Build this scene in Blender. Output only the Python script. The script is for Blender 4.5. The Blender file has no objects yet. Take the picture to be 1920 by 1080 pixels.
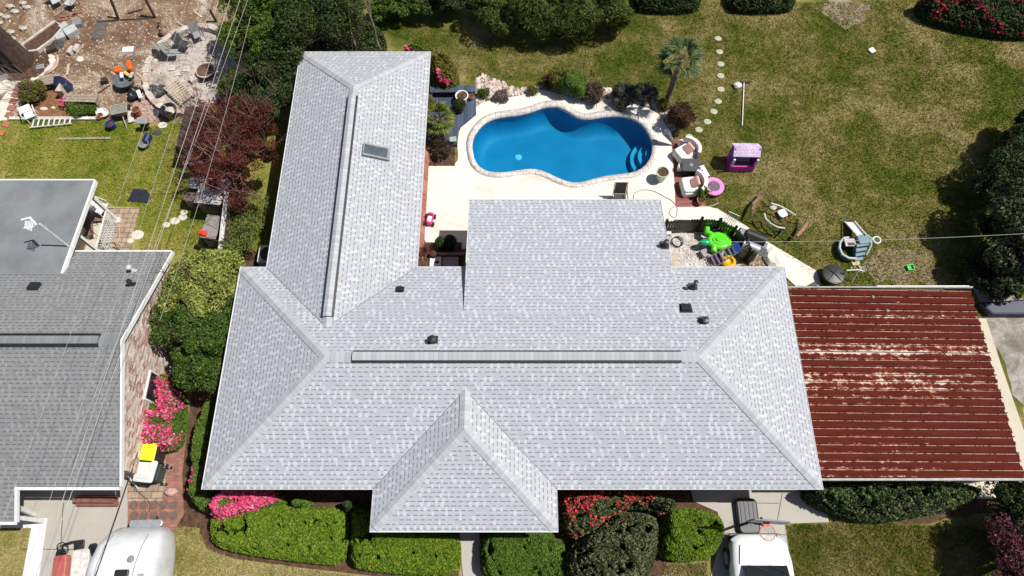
import bpy, math, random
import numpy as np
from mathutils import Vector, Matrix
random.seed(7); rng = np.random.default_rng(7)
S = bpy.context.scene
COL = S.collection
R = math.radians
# ---------------------------------------------------------------- camera
H, PITCH, F = 24.0, R(66.6), 1280.0
cd = bpy.data.cameras.new('camera'); cam = bpy.data.objects.new('camera', cd); COL.objects.link(cam)
cd.sensor_width = 36; cd.lens = 24; cd.clip_end = 2000
cam.location = (0, 0, H); cam.rotation_euler = (R(90)-PITCH, 0, 0)
S.camera = cam
# ---------------------------------------------------------------- sky and sun
SUN_EL, SUN_AZ = R(60), R(86)          # azimuth from +Y towards +X
w = bpy.data.worlds.new('World'); S.world = w; w.use_nodes = True
nt = w.node_tree; bg = nt.nodes['Background']
sky = nt.nodes.new('ShaderNodeTexSky'); sky.sky_type = 'NISHITA'; sky.sun_disc = False
sky.sun_elevation = SUN_EL; sky.sun_rotation = SUN_AZ
nt.links.new(sky.outputs[0], bg.inputs[0]); bg.inputs[1].default_value = 0.068
sl = bpy.data.lights.new('sun', 'SUN'); sl.energy = 5.0; sl.angle = R(0.5); sl.color = (1, .965, .90)
so = bpy.data.objects.new('sun', sl); COL.objects.link(so)
sd = Vector((math.sin(SUN_AZ)*math.cos(SUN_EL), math.cos(SUN_AZ)*math.cos(SUN_EL), math.sin(SUN_EL)))
so.rotation_euler = sd.to_track_quat('Z', 'Y').to_euler(); so.location = (20, 0, 40)
S.view_settings.view_transform = 'Standard'; S.view_settings.look = 'None'
S.view_settings.exposure = 0.12; S.view_settings.gamma = 1
S.render.resolution_x = 1024; S.render.resolution_y = 576

# ---------------------------------------------------------------- helpers
sp_, cp_ = math.sin(PITCH), math.cos(PITCH)
def G(px, py, z=0.0):
    "point of the place at height z seen at this point of the survey photo"
    v = (py-540)/F; d = (H-z)/(sp_+v*cp_)
    return Vector(((px-960)/F*d, (cp_-v*sp_)*d, z))
def GP(pts, z=0.0): return [tuple(G(x, y, z)[:2]) for x, y in pts]

MATS = {}
def nn(t, k, **kw):
    n = t.nodes.new(k)
    for a, b in kw.items(): setattr(n, a, b)
    return n
def ramp(t, stops, fac=None, interp='LINEAR'):
    n = t.nodes.new('ShaderNodeValToRGB'); n.color_ramp.interpolation = interp
    e = n.color_ramp.elements
    while len(e) < len(stops): e.new(.5)
    for q, (p, c) in zip(e, stops):
        q.position = p; q.color = (*c, 1) if len(c) == 3 else c
    if fac is not None: t.links.new(fac, n.inputs[0])
    return n
def newmat(name):
    m = bpy.data.materials.new(name); m.use_nodes = True
    t = m.node_tree; b = t.nodes['Principled BSDF']; return m, t, b
def noise(t, scale, detail=4, rough=.6, vec=None, dist=0):
    n = nn(t, 'ShaderNodeTexNoise'); n.inputs['Scale'].default_value = scale
    n.inputs['Detail'].default_value = detail; n.inputs['Roughness'].default_value = rough
    n.inputs['Distortion'].default_value = dist
    if vec is not None: t.links.new(vec, n.inputs['Vector'])
    return n
def math_(t, op, a, b=None, c=None):
    n = nn(t, 'ShaderNodeMath', operation=op)
    for i, q in enumerate((a, b, c)):
        if q is None: continue
        if isinstance(q, (int, float)): n.inputs[i].default_value = q
        else: t.links.new(q, n.inputs[i])
    return n.outputs[0]
def mixc(t, f, a, b, blend='MIX'):
    n = nn(t, 'ShaderNodeMix', data_type='RGBA', blend_type=blend)
    for i, q in ((0, f), (6, a), (7, b)):
        if isinstance(q, (int, float)): n.inputs[i].default_value = q
        elif isinstance(q, tuple): n.inputs[i].default_value = (*q, 1)
        else: t.links.new(q, n.inputs[i])
    return n.outputs[2]
def pos(t): return nn(t, 'ShaderNodeNewGeometry').outputs['Position']
def bump(t, b, h, s=.3, d=.02):
    n = nn(t, 'ShaderNodeBump'); n.inputs['Strength'].default_value = s; n.inputs['Distance'].default_value = d
    t.links.new(h, n.inputs['Height']); t.links.new(n.outputs[0], b.inputs['Normal'])
def M(name, c1, c2=None, scale=6, rough=.6, metal=0, bs=.15, spec=.5, detail=5):
    "surface with a noise-varied colour"
    if name in MATS: return MATS[name]
    m, t, b = newmat(name)
    if c2 is None: c2 = tuple(x*.72 for x in c1)
    tc = nn(t, 'ShaderNodeTexCoord').outputs['Object']
    n = noise(t, scale, detail, .65, tc)
    r = ramp(t, [(.32, c2), (.62, c1)], n.outputs[0])
    t.links.new(r.outputs[0], b.inputs['Base Color'])
    b.inputs['Roughness'].default_value = rough; b.inputs['Metallic'].default_value = metal
    b.inputs['Specular IOR Level'].default_value = spec
    if bs: bump(t, b, n.outputs[0], bs, .01)
    MATS[name] = m; return m
def LEAF(name, c1, c2, c3, clump=2.2, transl=.22):
    if name in MATS: return MATS[name]
    m, t, b = newmat(name)
    g = nn(t, 'ShaderNodeNewGeometry')
    n = noise(t, clump, 3, .6, g.outputs['Position'])
    f = math_(t, 'ADD', math_(t, 'MULTIPLY', g.outputs['Random Per Island'], .75), math_(t, 'MULTIPLY', n.outputs[0], .36))
    r = ramp(t, [(.15, c1), (.5, c2), (.88, c3)], f)
    t.links.new(r.outputs[0], b.inputs['Base Color'])
    b.inputs['Roughness'].default_value = .55; b.inputs['Specular IOR Level'].default_value = .2
    tr = nn(t, 'ShaderNodeBsdfTranslucent'); t.links.new(r.outputs[0], tr.inputs[0])
    mx = nn(t, 'ShaderNodeMixShader'); mx.inputs[0].default_value = transl
    t.links.new(b.outputs[0], mx.inputs[1]); t.links.new(tr.outputs[0], mx.inputs[2])
    t.links.new(mx.outputs[0], t.nodes['Material Output'].inputs[0])
    MATS[name] = m; return m

class MB:
    def __init__(s): s.v = []; s.f = []
    def add(s, vs, fs):
        o = len(s.v); s.v += [tuple(p) for p in vs]; s.f += [tuple(i+o for i in f) for f in fs]; return s
    def box(s, c, d, rz=0, taper=1.0, rx=0, ry=0):
        x, y, z = d[0]/2, d[1]/2, d[2]/2
        m = Matrix.Rotation(rz, 3, 'Z') @ Matrix.Rotation(ry, 3, 'Y') @ Matrix.Rotation(rx, 3, 'X')
        vs = []
        for sz in (-1, 1):
            k = taper if sz < 0 else 1
            for sx, sy in ((-1, -1), (1, -1), (1, 1), (-1, 1)):
                vs.append(Vector(c) + m @ Vector((sx*x*k, sy*y*k, sz*z)))
        return s.add(vs, [(3, 2, 1, 0), (4, 5, 6, 7), (0, 1, 5, 4), (1, 2, 6, 5), (2, 3, 7, 6), (3, 0, 4, 7)])
    def cyl(s, a, b, r0, r1=None, n=10, cap=True):
        a, b = Vector(a), Vector(b); r1 = r0 if r1 is None else r1
        d = (b-a).normalized(); u = d.orthogonal().normalized(); w_ = d.cross(u)
        vs = [p + (u*math.cos(2*math.pi*i/n)+w_*math.sin(2*math.pi*i/n))*r for p, r in ((a, r0), (b, r1)) for i in range(n)]
        fs = [(i, (i+1) % n, n+(i+1) % n, n+i) for i in range(n)]
        if cap: fs += [tuple(range(n-1, -1, -1)), tuple(range(n, 2*n))]
        return s.add(vs, fs)
    def tube(s, pts, r, n=6, closed=False):
        pts = [Vector(p) for p in pts]; k = len(pts); vs = []; fs = []
        rr = r if isinstance(r, (list, tuple)) else [r]*k
        up = None
        for i, p in enumerate(pts):
            a = pts[i-1] if (i > 0 or closed) else p; b = pts[(i+1) % k] if (i < k-1 or closed) else p
            d = (b-a).normalized()
            if up is None: up = d.orthogonal().normalized()
            u = (up-d*up.dot(d)).normalized(); up = u; w_ = d.cross(u)
            vs += [p+(u*math.cos(2*math.pi*j/n)+w_*math.sin(2*math.pi*j/n))*rr[i] for j in range(n)]
        for i in range(k if closed else k-1):
            i2 = (i+1) % k
            for j in range(n):
                fs.append((i*n+j, i*n+(j+1) % n, i2*n+(j+1) % n, i2*n+j))
        if not closed: fs += [tuple(range(n-1, -1, -1)), tuple((k-1)*n+j for j in range(n))]
        return s.add(vs, fs)
    def ring(s, c, R_, r, n=24, m=6, rx=0, ry=0, sy=1):
        mt = Matrix.Rotation(ry, 3, 'Y') @ Matrix.Rotation(rx, 3, 'X')
        return s.tube([Vector(c)+mt @ Vector((math.cos(2*math.pi*i/n)*R_, math.sin(2*math.pi*i/n)*R_*sy, 0)) for i in range(n)], r, m, True)
    def lathe(s, c, prof, n=18, sy=1, cap=True):
        vs = []; fs = []
        for r, z in prof:
            vs += [(c[0]+r*math.cos(2*math.pi*i/n), c[1]+sy*r*math.sin(2*math.pi*i/n), c[2]+z) for i in range(n)]
        for j in range(len(prof)-1):
            for i in range(n): fs.append((j*n+i, j*n+(i+1) % n, (j+1)*n+(i+1) % n, (j+1)*n+i))
        if cap and prof[0][0] > 1e-4: fs.append(tuple(range(n-1, -1, -1)))
        if cap and prof[-1][0] > 1e-4: fs.append(tuple((len(prof)-1)*n+i for i in range(n)))
        return s.add(vs, fs)
    def ball(s, c, r, n=12, m=8, lump=0):
        r = (r, r, r) if isinstance(r, (int, float)) else r
        prof = []; vs = []; fs = []
        for j in range(m+1):
            a = math.pi*j/m
            for i in range(n):
                b = 2*math.pi*i/n
                k = 1+lump*math.sin(3*b+j)*math.sin(2*a+1)
                vs.append((c[0]+r[0]*k*math.sin(a)*math.cos(b), c[1]+r[1]*k*math.sin(a)*math.sin(b), c[2]+r[2]*k*math.cos(a)))
        for j in range(m):
            for i in range(n): fs.append((j*n+i, (j+1)*n+i, (j+1)*n+(i+1) % n, j*n+(i+1) % n))
        return s.add(vs, fs)
    def prism(s, poly, z0, z1):
        n = len(poly)
        if sum(poly[i][0]*poly[(i+1) % n][1]-poly[(i+1) % n][0]*poly[i][1] for i in range(n)) < 0: poly = poly[::-1]
        vs = [(x, y, z0) for x, y in poly]+[(x, y, z1) for x, y in poly]
        fs = [tuple(range(n-1, -1, -1)), tuple(range(n, 2*n))]+[(i, (i+1) % n, n+(i+1) % n, n+i) for i in range(n)]
        return s.add(vs, fs)
    def sheet(s, poly, z):
        n = len(poly)
        if sum(poly[i][0]*poly[(i+1) % n][1]-poly[(i+1) % n][0]*poly[i][1] for i in range(n)) < 0: poly = poly[::-1]
        return s.add([(x, y, z) for x, y in poly], [tuple(range(n))])
    def slab(s, corners, th):
        "a board given by its four top corners"
        c = [Vector(p) for p in corners]; nrm = (c[1]-c[0]).cross(c[2]-c[1]).normalized()
        if nrm.z < 0: c = c[::-1]; nrm = -nrm
        vs = [p-nrm*th for p in c]+c
        return s.add(vs, [(3, 2, 1, 0), (4, 5, 6, 7), (0, 1, 5, 4), (1, 2, 6, 5), (2, 3, 7, 6), (3, 0, 4, 7)])
    def rbox(s, c, d, r=.05, rz=0, seg=3):
        "box with rounded plan corners"
        pl = []
        for qx, qy, a0 in ((1, 1, 0), (-1, 1, 90), (-1, -1, 180), (1, -1, 270)):
            for i in range(seg+1):
                a = R(a0+90*i/seg); pl.append((qx*(d[0]/2-r)+r*math.cos(a), qy*(d[1]/2-r)+r*math.sin(a)))
        cs, sn = math.cos(rz), math.sin(rz)
        pl = [(c[0]+x*cs-y*sn, c[1]+x*sn+y*cs) for x, y in pl]
        return s.prism(pl, c[2]-d[2]/2, c[2]+d[2]/2)

def tag(o, label=None, cat=None, group=None, kind=None):
    if label: o['label'] = label
    if cat: o['category'] = cat
    if group: o['group'] = group
    if kind: o['kind'] = kind
    return o
def thing(name, label, cat, loc=(0, 0, 0), rz=0, group=None):
    o = bpy.data.objects.new(name, None); COL.objects.link(o); o.empty_display_size = .2
    o.location = loc; o.rotation_euler = (0, 0, rz); return tag(o, label, cat, group)
def part(name, mb, mat, parent=None, smooth=False, bevel=0, loc=None, rz=0, uv=False):
    me = bpy.data.meshes.new(name); me.from_pydata(mb.v, [], mb.f); me.update()
    if mat: me.materials.append(mat)
    if uv: slope_uv(me)
    if smooth:
        me.polygons.foreach_set('use_smooth', [True]*len(me.polygons)); me.set_sharp_from_angle(angle=R(38))
    o = bpy.data.objects.new(name, me); COL.objects.link(o); o.parent = parent
    if loc is not None: o.location = loc
    if rz: o.rotation_euler = (0, 0, rz)
    if bevel:
        b = o.modifiers.new('bevel', 'BEVEL'); b.width = bevel; b.segments = 2; b.limit_method = 'ANGLE'; b.angle_limit = R(40)
    return o
def one(name, label, cat, mb, mat, group=None, **kw):
    return tag(part(name, mb, mat, None, **kw), label, cat, group)
def struct(name, mb, mat, **kw): return tag(part(name, mb, mat, None, **kw), kind='structure')
def slope_uv(me):
    uvl = me.uv_layers.new(name='UVMap')
    for p in me.polygons:
        n = p.normal; u = Vector((0, 0, 1)).cross(n)
        u = Vector((1, 0, 0)) if u.length < 1e-3 else u.normalized()
        v = n.cross(u)
        for li in p.loop_indices:
            co = me.vertices[me.loops[li].vertex_index].co; uvl.data[li].uv = (co.dot(u), co.dot(v))

def inpoly(P, poly):
    x, y = P[:, 0], P[:, 1]; r = np.zeros(len(P), bool); n = len(poly)
    for i in range(n):
        x1, y1 = poly[i]; x2, y2 = poly[(i+1) % n]
        if y1 == y2: continue
        c = ((y1 > y) != (y2 > y)) & (x < (x2-x1)*(y-y1)/(y2-y1)+x1); r ^= c
    return r
def edgedist(P, poly):
    d = np.full(len(P), 1e9); n = len(poly)
    for i in range(n):
        a = np.array(poly[i]); b = np.array(poly[(i+1) % n]); ab = b-a
        t = np.clip(((P[:, :2]-a)@ab)/max(ab@ab, 1e-9), 0, 1)
        d = np.minimum(d, np.linalg.norm(P[:, :2]-(a+t[:, None]*ab), axis=1))
    return d
def inpts(poly, n):
    pl = np.array(poly); lo, hi = pl.min(0), pl.max(0); out = []; c = 0
    while c < n:
        q = lo+(hi-lo)*rng.random((n*2, 2)); q = q[inpoly(q, poly)]; out.append(q); c += len(q)
    return np.concatenate(out)[:n]
_k = rng.normal(0, 1, (14, 3)); _ph = rng.random(14)*6.28
def lumps(P, s=1.0):
    q = P[:, :3] if P.shape[1] >= 3 else np.c_[P, np.zeros(len(P))]
    a = np.zeros(len(P))
    for k, ph in zip(_k, _ph): a += np.sin(q@(k*s)+ph)
    return a/5.0
def leaf_mb(P, N, size, aspect=.5, jit=.9, fold=.15):
    "one small pointed face per point"
    n = len(P)
    N = N+rng.normal(0, jit, (n, 3)); N /= np.linalg.norm(N, axis=1)[:, None]+1e-9
    T = np.cross(N, rng.normal(0, 1, (n, 3))); T /= np.linalg.norm(T, axis=1)[:, None]+1e-9
    B = np.cross(N, T); s = size*(.6+.8*rng.random(n))[:, None]
    v = np.stack([P-T*s*.5, P-B*s*aspect*.5+N*s*fold, P+T*s*.5, P+B*s*aspect*.5+N*s*fold], 1).reshape(-1, 3)
    f = np.arange(4*n).reshape(-1, 4)
    m = MB(); m.v = v.tolist(); m.f = f.tolist(); return m
def merge(a, b):
    o = len(a.v); a.v += b.v; a.f += [tuple(i+o for i in f) for f in b.f]; return a
def blob_pts(blobs, n, lo=.72, lump=.22, ls=1.6):
    "points near the lumpy surface of a set of ellipsoids"
    bl = [tuple(b[:3])+((b[3],)*3 if len(b) == 4 else tuple(b[3:6])) for b in blobs]
    wts = np.array([b[3]*b[4]+b[5]*b[3] for b in bl]); wts /= wts.sum(); Ps, Ns = [], []
    for b, wt in zip(bl, wts):
        k = max(8, int(n*wt)); d = rng.normal(0, 1, (k, 3)); d /= np.linalg.norm(d, axis=1)[:, None]
        d[:, 2] = np.where(d[:, 2] < -.35, -d[:, 2], d[:, 2])
        c = np.array(b[:3]); r = np.array(b[3:6])
        rad = (lo+(1-lo)*rng.random(k)**.6)*(1+lump*lumps(c+d*r, ls))
        p = c+d*r*rad[:, None]; p[:, 2] = np.maximum(p[:, 2], .03); Ps.append(p); Ns.append(d)
    return np.concatenate(Ps), np.concatenate(Ns)
def foliage(blobs, n, leaf, aspect=.5, lump=.22, core=.6, lo=.72, ls=1.6, jit=.8):
    P, N = blob_pts(blobs, n, lo, lump, ls); m = leaf_mb(P, N, leaf, aspect, jit)
    if core:
        for b in blobs:
            r = (b[3],)*3 if len(b) == 4 else b[3:6]
            m.ball(b[:3], tuple(q*core for q in r), 9, 6, .12)
    return m
def hedge_mb(poly, h, n, leaf, edge=.45, aspect=.55, lump=.1, ls=3, jit=.7, core=True):
    P = inpts(poly, n); d = edgedist(P, poly)
    e = 1-np.clip(d/edge, 0, 1); z = h*np.sqrt(np.clip(1-e**2*.97, 0, 1))
    P3 = np.c_[P, z]; lv = lumps(P3, ls); lf2 = lumps(P3+5, ls*4.2)
    P3[:, 2] += (lump*lv+lump*.55*lf2)*np.minimum(1, d/edge*2+.2)-rng.random(len(P))**2*.2
    deep = np.clip((-lf2-.5)*2, 0, 1)*np.clip((-lv+.3)*2, 0, 1); P3[:, 2] -= deep*h*.42
    kp = rng.random(len(P)) > deep*.6; P3 = P3[kp]; P = P[kp]
    # sides
    pl = np.array(poly); nx = np.roll(pl, -1, 0); L = np.linalg.norm(nx-pl, axis=1); k = int(n*.3)
    i = rng.choice(len(pl), k, p=L/L.sum()); t = rng.random(k)[:, None]; q = pl[i]*(1-t)+nx[i]*t
    ctr = pl.mean(0); q = q+(ctr-q)/np.linalg.norm(ctr-q, axis=1)[:, None]*(.12*rng.random((k, 1)))
    S3 = np.c_[q, rng.random(k)*h*.45]; P3 = np.concatenate([P3, S3])
    P3[:, 2] = np.maximum(P3[:, 2], .03)
    N = np.concatenate([np.tile([0, 0, 1.], (len(P), 1)), np.c_[q-ctr, np.zeros(k)]/3])
    m = leaf_mb(P3, N, leaf, aspect, jit)
    return m, P3
def flowers_mb(P3, n, size, thr=.1, ls=2.0, up=.05):
    f = P3[lumps(P3, ls*2.6) > thr]
    if len(f) < 5: f = P3
    q = f[rng.integers(0, len(f), n)]+rng.normal(0, .03, (n, 3)); q[:, 2] += up
    return leaf_mb(q, np.tile([0, 0, 1.], (n, 1)), size, .9, .8)
def branch(mb, p, d, L, r, depth, spread=.6, up=.15, seg=3, k=(2, 3)):
    pts = [Vector(p)]; d = Vector(d).normalized(); rr = [r]
    for i in range(seg):
        d = (d+Vector((random.gauss(0, .18), random.gauss(0, .18), random.gauss(0, .12)+up*.3))).normalized()
        pts.append(pts[-1]+d*L/seg); rr.append(max(.003, r*(1-.5*(i+1)/seg)))
    mb.tube(pts, rr, 5 if depth > 1 else 3)
    if depth > 0:
        for _ in range(random.randint(*k)):
            a = random.uniform(.4, 1); q = pts[-1].lerp(pts[1], 1-a)
            nd = (d+Vector((random.gauss(0, spread), random.gauss(0, spread), random.gauss(0, spread*.5)+up))).normalized()
            branch(mb, q, nd, L*random.uniform(.6, .85), r*.5, depth-1, spread, up, seg, k)
    return mb
def rocks_mb(poly, n, s0, s1, z=0, zs=.6):
    m = MB(); P = inpts(poly, n)
    for x, y in P:
        s = random.uniform(s0, s1); a = random.uniform(0, 6.28); k = 5
        vs = [(x+math.cos(a+6.28*i/k)*s*random.uniform(.7, 1.2), y+math.sin(a+6.28*i/k)*s*random.uniform(.7, 1.2), z) for i in range(k)]
        vs += [(x+(v[0]-x)*.6, y+(v[1]-y)*.6, z+s*zs*random.uniform(.7, 1.1)) for v in vs]
        m.add(vs, [(i, (i+1) % k, k+(i+1) % k, k+i) for i in range(k)]+[tuple(range(k, 2*k))])
    return m
def jag(poly, a=.12, step=.35):
    out = []; n = len(poly)
    for i in range(n):
        p, q = Vector(poly[i]), Vector(poly[(i+1) % n]); k = max(1, int((q-p).length/step))
        for j in range(k):
            t = p.lerp(q, j/k); out.append((t.x+random.uniform(-a, a), t.y+random.uniform(-a, a)))
    return out
def smoothpoly(pts, it=2):
    for _ in range(it):
        o = []; n = len(pts)
        for i in range(n):
            p, q = pts[i], pts[(i+1) % n]
            o += [(p[0]*.75+q[0]*.25, p[1]*.75+q[1]*.25), (p[0]*.25+q[0]*.75, p[1]*.25+q[1]*.75)]
        pts = o
    return pts
def offset(poly, d):
    n = len(poly); out = []
    A = sum(poly[i][0]*poly[(i+1) % n][1]-poly[(i+1) % n][0]*poly[i][1] for i in range(n)); sg = 1 if A > 0 else -1
    for i in range(n):
        a, b = Vector(poly[i-1]), Vector(poly[(i+1) % n]); t = (b-a).normalized()
        out.append((poly[i][0]+t.y*d*sg, poly[i][1]-t.x*d*sg))
    return out

# ---------------------------------------------------------------- materials
def lawn_color(t, p):
    "patchy lawn: green and straw areas, greener on the neighbour's side"
    n1 = noise(t, .30, 5, .65, p, .6); n2 = noise(t, 1.6, 4, .7, p); n3 = noise(t, 9, 4, .75, p)
    f = math_(t, 'ADD', math_(t, 'MULTIPLY', n1.outputs[0], .62), math_(t, 'ADD', math_(t, 'MULTIPLY', n2.outputs[0], .34), math_(t, 'MULTIPLY', n3.outputs[0], .16)))
    sx = nn(t, 'ShaderNodeSeparateXYZ'); t.links.new(p, sx.inputs[0])
    side = nn(t, 'ShaderNodeMapRange'); side.inputs['From Min'].default_value = -10.5; side.inputs['From Max'].default_value = -8.5
    t.links.new(sx.outputs[0], side.inputs[0])
    back = nn(t, 'ShaderNodeMapRange'); back.inputs['From Min'].default_value = 3; back.inputs['From Max'].default_value = 6
    t.links.new(sx.outputs[1], back.inputs[0])
    a = ramp(t, [(.40, (.048, .080, .009)), (.50, (.092, .112, .017)), (.57, (.168, .152, .042)), (.67, (.30, .245, .11))], f)
    b = ramp(t, [(.38, (.080, .120, .010)), (.48, (.140, .185, .018)), (.58, (.25, .25, .05)), (.70, (.36, .31, .11))], f)
    c = ramp(t, [(.36, (.100, .115, .020)), (.5, (.22, .20, .06)), (.62, (.34, .29, .13)), (.8, (.42, .35, .20))], f)
    l = mixc(t, back.outputs[0], c.outputs[0], b.outputs[0])
    s2 = nn(t, 'ShaderNodeMapRange'); s2.inputs['From Min'].default_value = 2; s2.inputs['From Max'].default_value = 6
    t.links.new(sx.outputs[0], s2.inputs[0])
    front = nn(t, 'ShaderNodeMapRange'); front.inputs['From Min'].default_value = 5; front.inputs['From Max'].default_value = 3
    t.links.new(sx.outputs[1], front.inputs[0])
    isl = math_(t, 'MULTIPLY', front.outputs[0], math_(t, 'SUBTRACT', 1.0, s2.outputs[0]))
    r_ = mixc(t, isl, a.outputs[0], c.outputs[0])
    return mixc(t, side.outputs[0], l, r_), f, n3
def m_ground():
    m, t, b = newmat('lawn'); p = pos(t); col, f, n3 = lawn_color(t, p)
    n4 = noise(t, 60, 3, .8, p); n5 = noise(t, 22, 2, .8, p)
    d = ramp(t, [(.30, (.5,)*3), (.50, (1,)*3), (.72, (1.45, 1.42, 1.3))], math_(t, 'ADD', math_(t, 'MULTIPLY', n4.outputs[0], .5), math_(t, 'MULTIPLY', n5.outputs[0], .5)))
    t.links.new(mixc(t, 1.0, col, d.outputs[0], 'MULTIPLY'), b.inputs['Base Color'])
    b.inputs['Roughness'].default_value = .95; b.inputs['Specular IOR Level'].default_value = .1
    bump(t, b, n5.outputs[0], .8, .06); return m
def m_blade():
    m, t, b = newmat('grass_blade'); p = pos(t); col, f, n3 = lawn_color(t, p)
    g = nn(t, 'ShaderNodeNewGeometry')
    d = ramp(t, [(0, (.78, .82, .74)), (.5, (1.1, 1.1, 1.05)), (1, (1.45, 1.42, 1.35))], g.outputs['Random Per Island'])
    t.links.new(mixc(t, 1.0, col, d.outputs[0], 'MULTIPLY'), b.inputs['Base Color'])
    b.inputs['Roughness'].default_value = .9; b.inputs['Specular IOR Level'].default_value = .0; return m
def m_shingle(name, base, light, dark, course=.135, tab=.205, line=.42):
    m, t, b = newmat(name)
    uv = nn(t, 'ShaderNodeUVMap'); sx = nn(t, 'ShaderNodeSeparateXYZ'); t.links.new(uv.outputs[0], sx.inputs[0])
    vr = math_(t, 'DIVIDE', sx.outputs[1], course); row = math_(t, 'FLOOR', vr); fv = math_(t, 'FRACT', vr)
    wn = nn(t, 'ShaderNodeTexWhiteNoise', noise_dimensions='1D'); t.links.new(row, wn.inputs['W'])
    ur = math_(t, 'ADD', math_(t, 'DIVIDE', sx.outputs[0], tab), math_(t, 'MULTIPLY', wn.outputs[0], 7.3))
    colm = math_(t, 'FLOOR', ur); fu = math_(t, 'FRACT', ur)
    cx = nn(t, 'ShaderNodeCombineXYZ'); t.links.new(colm, cx.inputs[0]); t.links.new(row, cx.inputs[1])
    w2 = nn(t, 'ShaderNodeTexWhiteNoise', noise_dimensions='2D'); t.links.new(cx.outputs[0], w2.inputs['Vector'])
    c1 = ramp(t, [(0, dark), (.35, base), (1, base)], w2.outputs[0])
    # laminated shingles: shadow painted as a dark line under each raised tab, paler tabs in some of the gaps
    sc = nn(t, 'ShaderNodeSeparateColor'); t.links.new(w2.outputs['Color'], sc.inputs[0])
    wd = math_(t, 'ADD', .42, math_(t, 'MULTIPLY', sc.outputs[1], .34))
    tooth = math_(t, 'MULTIPLY', math_(t, 'LESS_THAN', fu, wd), math_(t, 'GREATER_THAN', sc.outputs[0], .08))
    ln = math_(t, 'MULTIPLY', tooth, math_(t, 'LESS_THAN', fv, .25))
    ln = math_(t, 'MAXIMUM', ln, math_(t, 'MULTIPLY', math_(t, 'LESS_THAN', fv, .10), .25))
    lt = math_(t, 'MULTIPLY', math_(t, 'SUBTRACT', 1.0, math_(t, 'LESS_THAN', fu, wd)), math_(t, 'GREATER_THAN', sc.outputs[2], .62))
    p = pos(t); big = noise(t, .5, 5, .7, p); fine = noise(t, 90, 2, .8, p); st = noise(t, 2.2, 5, .7, p, 1.2)
    um = nn(t, 'ShaderNodeMapping'); t.links.new(uv.outputs[0], um.inputs[0]); um.inputs['Scale'].default_value = (2.4, .22, 1); stk = noise(t, 1.0, 5, .7, um.outputs[0], .4)
    k = ramp(t, [(.28, (.90, .905, .91)), (.5, (.99,)*3), (.72, (1.06, 1.06, 1.05))], math_(t, 'ADD', math_(t, 'MULTIPLY', big.outputs[0], .36), math_(t, 'ADD', math_(t, 'MULTIPLY', fine.outputs[0], .22), math_(t, 'ADD', math_(t, 'MULTIPLY', st.outputs[0], .16), math_(t, 'MULTIPLY', stk.outputs[0], .26)))))
    c2 = mixc(t, 1.0, mixc(t, lt, c1.outputs[0], light), k.outputs[0], 'MULTIPLY')
    dk = mixc(t, 1.0, c2, (line, line, line*1.02), 'MULTIPLY')
    t.links.new(mixc(t, math_(t, 'MULTIPLY', ln, .85), c2, dk), b.inputs['Base Color'])
    b.inputs['Roughness'].default_value = .9; b.inputs['Specular IOR Level'].default_value = .2
    bump(t, b, math_(t, 'SUBTRACT', math_(t, 'MULTIPLY', tooth, .5), fv), .35, .012); return m
def m_cap(name, c):
    m, t, b = newmat(name); uv = nn(t, 'ShaderNodeUVMap'); sx = nn(t, 'ShaderNodeSeparateXYZ'); t.links.new(uv.outputs[0], sx.inputs[0])
    ur = math_(t, 'DIVIDE', sx.outputs[0], .145); fu = math_(t, 'FRACT', ur)
    wn = nn(t, 'ShaderNodeTexWhiteNoise', noise_dimensions='1D'); t.links.new(math_(t, 'FLOOR', ur), wn.inputs['W'])
    r = ramp(t, [(0, tuple(x*.88 for x in c)), (1, tuple(x*1.08 for x in c))], wn.outputs[0])
    t.links.new(mixc(t, math_(t, 'MULTIPLY', math_(t, 'LESS_THAN', fu, .12), .4), r.outputs[0], tuple(x*.5 for x in c)), b.inputs['Base Color'])
    b.inputs['Roughness'].default_value = .9; return m
def m_brick(name, c1, c2, mortar, bw=.2, bh=.067, extra=None, ax='auto', rough=.9):
    "bricks laid in metres along the wall"
    m, t, b = newmat(name); g = nn(t, 'ShaderNodeNewGeometry')
    sx = nn(t, 'ShaderNodeSeparateXYZ'); t.links.new(g.outputs['Position'], sx.inputs[0])
    cx = nn(t, 'ShaderNodeCombineXYZ')
    if ax == 'flat':
        t.links.new(sx.outputs[0], cx.inputs[0]); t.links.new(sx.outputs[1], cx.inputs[1])
    else:
        t.links.new(math_(t, 'ADD', sx.outputs[0], sx.outputs[1]), cx.inputs[0]); t.links.new(sx.outputs[2], cx.inputs[1])
    br = nn(t, 'ShaderNodeTexBrick'); t.links.new(cx.outputs[0], br.inputs['Vector'])
    br.inputs['Color1'].default_value = (*c1, 1); br.inputs['Color2'].default_value = (*c2, 1); br.inputs['Mortar'].default_value = (*mortar, 1)
    br.inputs['Scale'].default_value = 1; br.inputs['Brick Width'].default_value = bw; br.inputs['Row Height'].default_value = bh
    br.inputs['Mortar Size'].default_value = min(bw, bh)*.08; br.inputs['Bias'].default_value = -.1
    n = noise(t, 3, 5, .7, g.outputs['Position']); k = ramp(t, [(.3, (.65,)*3), (.7, (1.15,)*3)], n.outputs[0])
    t.links.new(mixc(t, 1.0, br.outputs[0], k.outputs[0], 'MULTIPLY'), b.inputs['Base Color'])
    b.inputs['Roughness'].default_value = rough; bump(t, b, br.outputs['Fac'], -.3, .01); return m
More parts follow.
